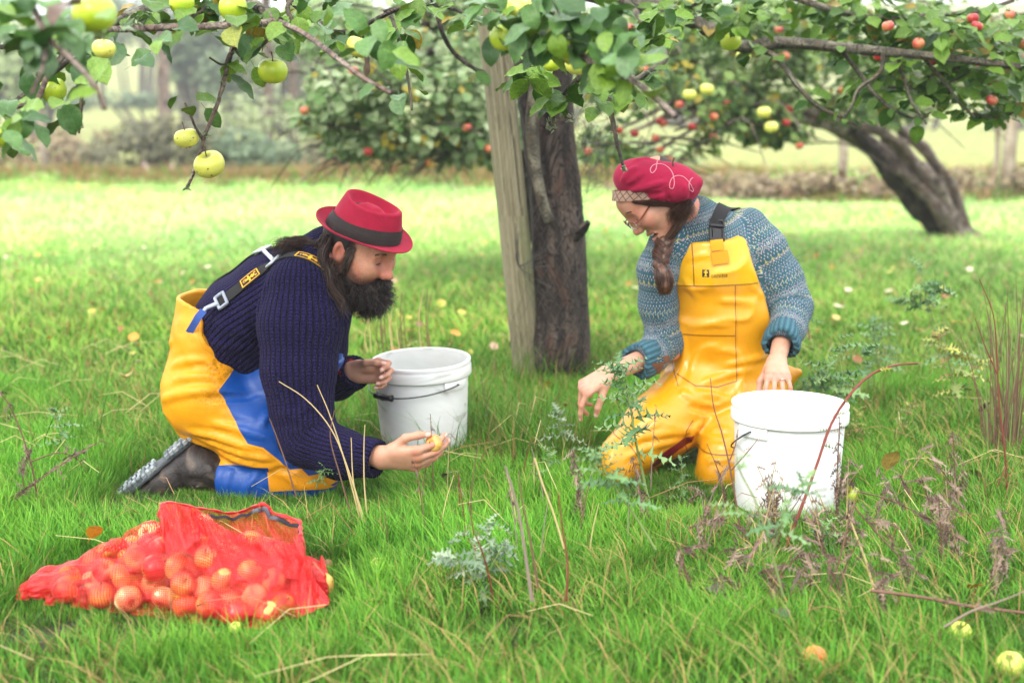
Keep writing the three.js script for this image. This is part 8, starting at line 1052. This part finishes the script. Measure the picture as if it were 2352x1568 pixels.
thistle('bushy thistle right behind the nearer white bucket', [[1950, 980, 4.35], [1942, 900, 4.35], [1930, 830, 4.35], [1926, 760, 4.35]], { leaves: 40, len: 0.11, seed: 13, tone: 'green', side: [[[1945, 930, 4.35], [1975, 860, 4.35], [1990, 800, 4.35]], [[1945, 940, 4.35], [1908, 880, 4.3], [1896, 830, 4.3]]] });
thistle('tall thistle going to seed in the meadow at right', [[2195, 900, 4.9], [2175, 800, 4.9], [2140, 720, 4.9], [2120, 650, 4.9], [2118, 615, 4.9]], { leaves: 34, len: 0.12, seed: 15, tone: 'green', side: [[[2130, 690, 4.9], [2150, 660, 4.9], [2168, 665, 4.9]], [[2140, 720, 4.9], [2100, 700, 4.9], [2075, 690, 4.9]]] });
thistle('yellowing thistle beside the tall seeding one', [[2210, 960, 4.6], [2190, 870, 4.6], [2170, 800, 4.6], [2150, 770, 4.6]], { leaves: 30, len: 0.11, seed: 17, tone: 'yellow', side: [[[2195, 880, 4.6], [2230, 820, 4.6], [2262, 850, 4.6]]] });
thistle('dark young thistle in the meadow between the beret and the tall thistle', [[2022, 860, 5.4], [2012, 800, 5.4], [2005, 740, 5.4]], { leaves: 22, len: 0.12, seed: 19, tone: 'green' });
thistle('dark shoots close behind the patterned sleeve', [[1860, 780, 5.0], [1850, 700, 5.0], [1834, 620, 5.0], [1828, 590, 5.0]], { leaves: 14, len: 0.06, seed: 21, tone: 'green', stem: 'brown' });
thistle('dark green thistle in the grass at far left', [[150, 1040, 4.2], [140, 990, 4.2], [124, 945, 4.2]], { leaves: 12, len: 0.085, seed: 23, tone: 'green' });
thistle('green leafy sprig at the knee of the bearded person', [[726, 1120, 3.72], [735, 1092, 3.71], [748, 1074, 3.7]], { leaves: 10, len: 0.05, seed: 25, tone: 'green' });
// dead stalks with shrivelled leaves
const dry = { leaves: 12, len: 0.05, shrivel: 1, droop: 0.9 };
stalk('dark brown dead stalk with curled leaves at far left', [[86, 1160, 3.7], [74, 1080, 3.7], [50, 1000, 3.7], [20, 930, 3.7], [-10, 890, 3.7]], { ...dry, leaves: 18, seed: 31, side: [[[70, 1060, 3.7], [130, 1040, 3.72], [170, 1050, 3.75], [200, 1080, 3.75]], [[66, 1040, 3.7], [50, 1080, 3.68], [56, 1130, 3.68]]] });
stalk('low brown dead stalk left of the boot', [[10, 1150, 3.65], [80, 1108, 3.68], [150, 1060, 3.72], [232, 1012, 3.8]], { ...dry, leaves: 14, seed: 33, r0: 0.003 });
stalk('long arching dark red bramble stem across the nearer bucket', [[1788, 1300, 3.3], [1832, 1190, 3.34], [1876, 1070, 3.38], [1905, 985, 3.42], [1935, 930, 3.46], [1990, 868, 3.52], [2050, 840, 3.6], [2120, 834, 3.7]], { stem: 'red', r0: 0.0062, r1: 0.0035, leaves: 9, tone: 'yellow', len: 0.05, seed: 35, from: 0.3 });
stalk('upright brown stalk with hanging dead leaves at right edge of the bucket', [[1922, 1230, 3.5], [1922, 1150, 3.5], [1925, 1060, 3.5], [1930, 960, 3.5]], { ...dry, leaves: 26, seed: 37, len: 0.04 });
stalk('slender twiggy brown stem in front of the yellow overalls', [[1700, 1210, 3.4], [1682, 1100, 3.4], [1660, 1000, 3.4], [1640, 935, 3.4], [1632, 868, 3.4]], { r0: 0.004, leaves: 4, shrivel: 1, len: 0.03, seed: 39, side: [[[1676, 1060, 3.4], [1690, 1020, 3.4], [1696, 985, 3.4]], [[1680, 1080, 3.4], [1720, 1035, 3.4], [1740, 1010, 3.4]]] });
stalk('brown dead thistle between silvery thistle and yellow knee', [[1335, 1200, 3.5], [1330, 1140, 3.5], [1322, 1080, 3.5], [1316, 1036, 3.5]], { ...dry, leaves: 24, len: 0.05, seed: 41 });
stalk('drooping brown dead leaves under the tall green thistle', [[1486, 1270, 3.45], [1480, 1190, 3.5], [1466, 1110, 3.55], [1452, 1050, 3.58]], { ...dry, leaves: 22, len: 0.05, seed: 43 });
stalk('dark withered stalk standing in the grass at right', [[2200, 1180, 3.75], [2196, 1110, 3.75], [2192, 1040, 3.75], [2188, 990, 3.75]], { ...dry, leaves: 24, seed: 45, len: 0.05, side: [[[2200, 1160, 3.75], [2215, 1100, 3.75], [2214, 1070, 3.75]]] });
stalk('collapsed grey dead stalk in the right foreground', [[1890, 1400, 2.95], [1925, 1300, 2.98], [1950, 1200, 3.0], [1972, 1128, 3.02]], { ...dry, leaves: 20, seed: 47, stem: 'brown', side: [[[1972, 1128, 3.02], [2050, 1150, 3.1], [2130, 1190, 3.1], [2210, 1240, 3.1]], [[1960, 1160, 3.02], [2030, 1240, 3.0], [2090, 1300, 3.0], [2150, 1340, 3.0]], [[2000, 1200, 3.0], [2060, 1210, 3.0], [2110, 1280, 3.0]]] });
stalk('pale bent stalk lying across the grass at right', [[2010, 1360, 2.95], [1990, 1290, 2.95], [1960, 1210, 2.96], [1950, 1180, 2.97]], { stem: 'straw', r0: 0.0045, leaves: 5, shrivel: 1, len: 0.05, seed: 49 });
stalk('long brown stick lying low at right edge', [[2000, 1356, 2.82], [2110, 1370, 2.8], [2230, 1392, 2.78], [2380, 1410, 2.76]], { r0: 0.005, r1: 0.004, leaves: 12, shrivel: 1, len: 0.04, seed: 51, from: 0.4 });
stalk('bare twig slanting out of the grass in lower right corner', [[2170, 1440, 2.7], [2230, 1405, 2.68], [2300, 1380, 2.66], [2370, 1352, 2.64]], { r0: 0.004, stem: 'grey', seed: 53 });
stalk('tall thin reddish stem in front of the rushes at right', [[2316, 1160, 3.75], [2310, 1050, 3.75], [2296, 920, 3.75], [2290, 800, 3.75], [2282, 720, 3.75], [2250, 640, 3.75]], { stem: 'red', r0: 0.0042, seed: 55, side: [[[2292, 860, 3.75], [2262, 790, 3.75], [2240, 730, 3.75]], [[2312, 1070, 3.75], [2290, 1120, 3.72], [2250, 1170, 3.7], [2220, 1215, 3.68]]] });
stalk('blurred greyish stalk left of the pair in the central foreground', [[1222, 1380, 2.72], [1206, 1270, 2.72], [1190, 1170, 2.72], [1160, 1070, 2.72]], { stem: 'grey', r0: 0.0052, r1: 0.003, seed: 57 }); stalk('reddish stalk curving up in the central foreground', [[1300, 1380, 2.75], [1304, 1300, 2.75], [1290, 1200, 2.75], [1282, 1128, 2.75]], { stem: 'red', r0: 0.0045, seed: 59 }); stalk('straight brown stalk beside the blurred greyish one', [[1236, 1350, 2.74], [1218, 1240, 2.74], [1196, 1130, 2.74], [1192, 1080, 2.74]], { r0: 0.0042, seed: 61 }); stalk('pale green stalk with bud tip behind the reddish one', [[1296, 1260, 3.1], [1272, 1180, 3.1], [1246, 1110, 3.1], [1228, 1052, 3.1]], { stem: 'straw', r0: 0.0035, r1: 0.003, seed: 63 }); stalk('short red brown stem leaning over the silvery thistle', [[1136, 1392, 2.96], [1122, 1320, 2.94], [1106, 1262, 2.92], [1092, 1230, 2.92]], { stem: 'red', r0: 0.004, seed: 65 });
stalk('thin dark twig standing against the farther white bucket', [[1022, 1016, 4.3], [1012, 960, 4.3], [996, 906, 4.3], [984, 868, 4.3]], { r0: 0.0034, seed: 67 }); stalk('brown seed stalk right of the farther white bucket', [[1130, 1010, 4.5], [1118, 940, 4.5], [1104, 860, 4.5]], { r0: 0.003, leaves: 8, shrivel: 1, len: 0.03, seed: 69 });
[['longest of the dry straw stems rising before the dark sleeve, arching left', [[838, 1200, 3.5], [800, 1080, 3.5], [760, 985, 3.5], [700, 915, 3.5], [640, 876, 3.5]]], ['dry straw stem with pale tip before the dark sleeve', [[826, 1190, 3.52], [792, 1060, 3.52], [756, 950, 3.52], [728, 884, 3.52]]], ['reddish dry stem with a fork before the dark sleeve', [[812, 1200, 3.5], [780, 1090, 3.5], [758, 1000, 3.5], [768, 942, 3.5]]], ['upright dry stem close to the knitted cuff', [[842, 1180, 3.52], [836, 1100, 3.52], [836, 1010, 3.52], [838, 975, 3.52]]], ['short dry stem in the middle of the straw stems', [[832, 1195, 3.5], [812, 1110, 3.5], [806, 1005, 3.5]]], ['thin dark stem left of the straw stems before the yellow knee', [[680, 1140, 3.6], [655, 1060, 3.6], [628, 985, 3.6], [618, 960, 3.6]]]].forEach(([l, w], i) => stalk(l, w, { stem: i === 5 ? 'brown' : i % 3 === 2 ? 'brown' : 'straw', r0: 0.0032, r1: 0.0014, seed: 71 + i }));
{ const R = rng(6); for (let i = 0; i < 16; i++) { const x = 840 + 150 * R(), h = 60 + 80 * R(); stalk('thin dry stem in the grass beyond the farther bucket and the bearded face', [[x, 800 + 20 * R(), 5.1], [x - 6, 800 - h * 0.5, 5.1], [x - 14 + 20 * R(), 800 - h, 5.1]], { r0: 0.003, r1: 0.0016, stem: i % 3 ? 'brown' : 'straw', seed: 81 + i }).userData.group = 'dry stems beyond the farther bucket'; } }
// rushes at the right edge
{ const o = G(2312, 1060), t = thing('rush_clump', 'clump of thin brown and green rushes at right edge', 'rushes', o), R = rng(19); for (let k = 0; k < 3; k++) { const b = new Bag(); for (let i = 0; i < 24; i++) { const a = R() * 6.28, r = 0.07 * R(), s = [o[0] + r * cos(a), -0.02, o[2] + r * sin(a)], h = 0.25 + 0.35 * R(), l = 0.12 * (R() - 0.5); b.tube(spline([s, add(s, [l * 0.3 + r * cos(a) * 0.4, h * 0.6, 0.02 * sin(a)]), add(s, [l + r * cos(a), h, 0.05 * sin(a)])], 6), [0.002, 0.002, 0.0018, 0.0016, 0.0013, 0.001, 0.0006], 4, { closed: false }); } part('stems', L0(b, t), [stemMats.brown, stemMats.green, stemMats.brown][k], t).userData.kind = 'stuff'; } }
// loose straw in the sward
{ const R = rng(27), b = new Bag(); for (let i = 0; i < 150; i++) { const z = -lerp(2.4, 6.2, pow(R(), 0.8)), x = (R() * 2 - 1) * (-z * 0.37), a = R() * 6.28, l = 0.08 + 0.22 * R(), up = 0.03 + 0.12 * R() * R(), s = [x, 0.03 + 0.03 * R(), z], c = R() < 0.6 ? S(208, 190, 138) : S(160, 120, 84); b.tube([s, add(s, [cos(a) * l * 0.5, up, sin(a) * l * 0.5]), add(s, [cos(a) * l, up * 0.7 + 0.03 * (R() - 0.5), sin(a) * l])], [0.0011, 0.001, 0.0007], 4, { closed: false, col: c }); } solo('straw', b.build(), std({ vertexColors: true, roughness: 0.9 }), 'loose pale straws and dead grass stems lying in the sward', 'straw', null, 'stuff'); }
// windfalls
const wind = (px, py, dia, kind, k, label, rot) => { const p = G(px, py, dia * 0.45); makeApple('apple', label, p, dia, kind, k, { rot: rot ?? [k * 1.1 + 0.6, k, 0.8] }); };
wind(1348, 1243, 0.038, 'green', 2, 'pale windfall apple lying in the grass right of the silvery thistle'); wind(866, 1294, 0.032, 'green', 2, 'small yellow windfall in the grass right of the sack, upper of two'); wind(892, 1312, 0.034, 'green', 0, 'small green windfall in the grass right of the sack, lower of two'); wind(1006, 1328, 0.034, 'green', 2, 'yellow windfall beside the silvery thistle'); wind(540, 1440, 0.026, 'green', 2, 'bitten pale apple piece touching the front of the sack'); wind(2206, 1452, 0.05, 'green', 2, 'yellow windfall in the right foreground'); wind(2322, 1526, 0.056, 'green', 2, 'pale windfall in the lower right corner'); wind(1872, 1510, 0.05, 'orange', 1, 'yellowish windfall low in the foreground below the dead stalks'); wind(1956, 1136, 0.05, 'green', 0, 'green windfall beside foot of the nearer bucket'); wind(2028, 1128, 0.036, 'green', 1, 'smaller green windfall right of the one by the bucket'); wind(2096, 1204, 0.03, 'green', 2, 'yellow windfall left of the dark withered stalk'); wind(2240, 1272, 0.034, 'green', 1, 'green windfall half sunk in grass below the dark withered stalk'); wind(752, 1298, 0.028, 'rotten', 0, 'rotten brown windfall at right end of the sack');
// single fallen leaves
const litter = (px, py, size, col, label, e = [-0.5, 0.4, 0.2], up = 0.045) => { const p = G(px, py, up), m = solo('fallen_leaf', leafShapes[px % 6], leafMat(...col), label, 'leaf'); m.position.set(...p); m.rotation.set(...e); m.scale.setScalar(size); };
litter(206, 1236, 0.055, [232, 178, 40], 'yellow leaf standing on edge against the back of the sack', [-1.3, 0.5, 0.3], 0.1); litter(286, 866, 0.06, [238, 176, 40], 'orange yellow leaf in the grass left of the yellow hips'); litter(1252, 892, 0.05, [232, 190, 40], 'yellow leaf at foot of the trunk', [-1.0, 0.6, 0.2]); litter(2036, 1080, 0.075, [214, 172, 96], 'tan leaf standing in the grass right of the nearer bucket', [-1.35, 0.2, 0.1], 0.1); litter(2200, 1092, 0.08, [150, 100, 66], 'brown leaf behind the dark withered stalk', [-0.7, 1.4, 0.3]); litter(2252, 948, 0.06, [74, 60, 70], 'dark purple leaf caught in stems at right', [-1.2, 0.2, 0.5], 0.12); litter(1612, 1352, 0.065, [104, 80, 84], 'dull purple leaf in central foreground', [-0.3, 0.7, 0.2]); litter(1016, 1096, 0.05, [112, 84, 66], 'curled brown leaf under the open hand', [-0.9, 0.4, 0.4]); litter(838, 1382, 0.05, [176, 140, 40], 'yellow and black leaf right of the sack', [-0.5, 2.0, 0.2]); litter(2226, 1356, 0.045, [236, 130, 40], 'bright orange leaf in right foreground', [-0.9, 0.5, 0.2]); litter(1782, 1402, 0.05, [92, 88, 90], 'grey dead leaf left of the collapsed stalk', [-0.3, 0.3, 0.1]); litter(1296, 936, 0.035, [226, 104, 30], 'small orange leaf between trunk and reaching hand', [-0.9, 0.5, 0.2]); litter(30, 856, 0.05, [236, 150, 60], 'orange leaf in the meadow at far left', [-0.6, 0.5, 0.2]);
// tangle of dead weeds and low leafy ones over the right foreground
{ const R = rng(733); for (let i = 0; i < 42; i++) { const px = 1540 + 800 * R(), py = 1120 + 330 * pow(R(), 0.9), g = G(px, py), d = -g[2], h = 70 + 130 * R(), lx = 160 * (R() - 0.5); plant('dead_stalk', 'shrivelled brown weed in the tangle across the right foreground', 'dry stalk', [[px, py, d], [px + lx * 0.3, py - h * 0.5, d], [px + lx, py - h, d - 0.05]], { stem: ['brown', 'grey', 'straw'][i % 3], tone: 'brown', leaves: 7 + floor(9 * R()), len: 0.042 + 0.026 * R(), shrivel: 1, droop: 0.9, r0: 0.0032, r1: 0.0014, seed: 800 + i, side: R() < 0.6 ? [[[px + lx * 0.15, py - h * 0.25, d], [px + lx * 0.15 + 60 * (R() - 0.5), py - h * 0.6, d], [px + 120 * (R() - 0.5), py - h * 0.7, d + 0.04]]] : [] }).userData.group = 'shrivelled weeds across the right foreground'; }
  for (let i = 0; i < 9; i++) { const px = [1990, 2070, 2040, 2260, 1960, 1560, 1900, 2330, 1250][i], py = [930, 1010, 880, 900, 1040, 1160, 1290, 1010, 1130][i], d = -G(px, py)[2]; plant('weed', 'low leafy green weed among the dead stalks and grass', 'weed', [[px, py, d], [px + 8, py - 40, d], [px - 10 + 30 * R(), py - 80 - 40 * R(), d]], { leaves: 14, len: 0.06, tone: i % 3 === 1 ? 'yellow' : 'green', seed: 860 + i, r0: 0.003 }).userData.group = 'leafy weeds among the stalks'; } }
{ const R = rng(911); for (let i = 0; i < 22; i++) { const px = 880 + 620 * R(), py = 1130 + 220 * R(), d = -G(px, py)[2], h = 90 + 120 * R(), lx = 70 * (R() - 0.5); stalk('thin dry stem standing in the grass of the central foreground', [[px, py, d], [px + lx * 0.4, py - h * 0.55, d], [px + lx, py - h, d]], { r0: 0.0028, r1: 0.0012, stem: ['brown', 'straw', 'red', 'grey'][i % 4], seed: 930 + i, leaves: i % 3 ? 0 : 5, shrivel: 1, len: 0.03, from: 0.5 }).userData.group = 'dry stems of the central foreground'; } }
renderer.render(scene, camera);
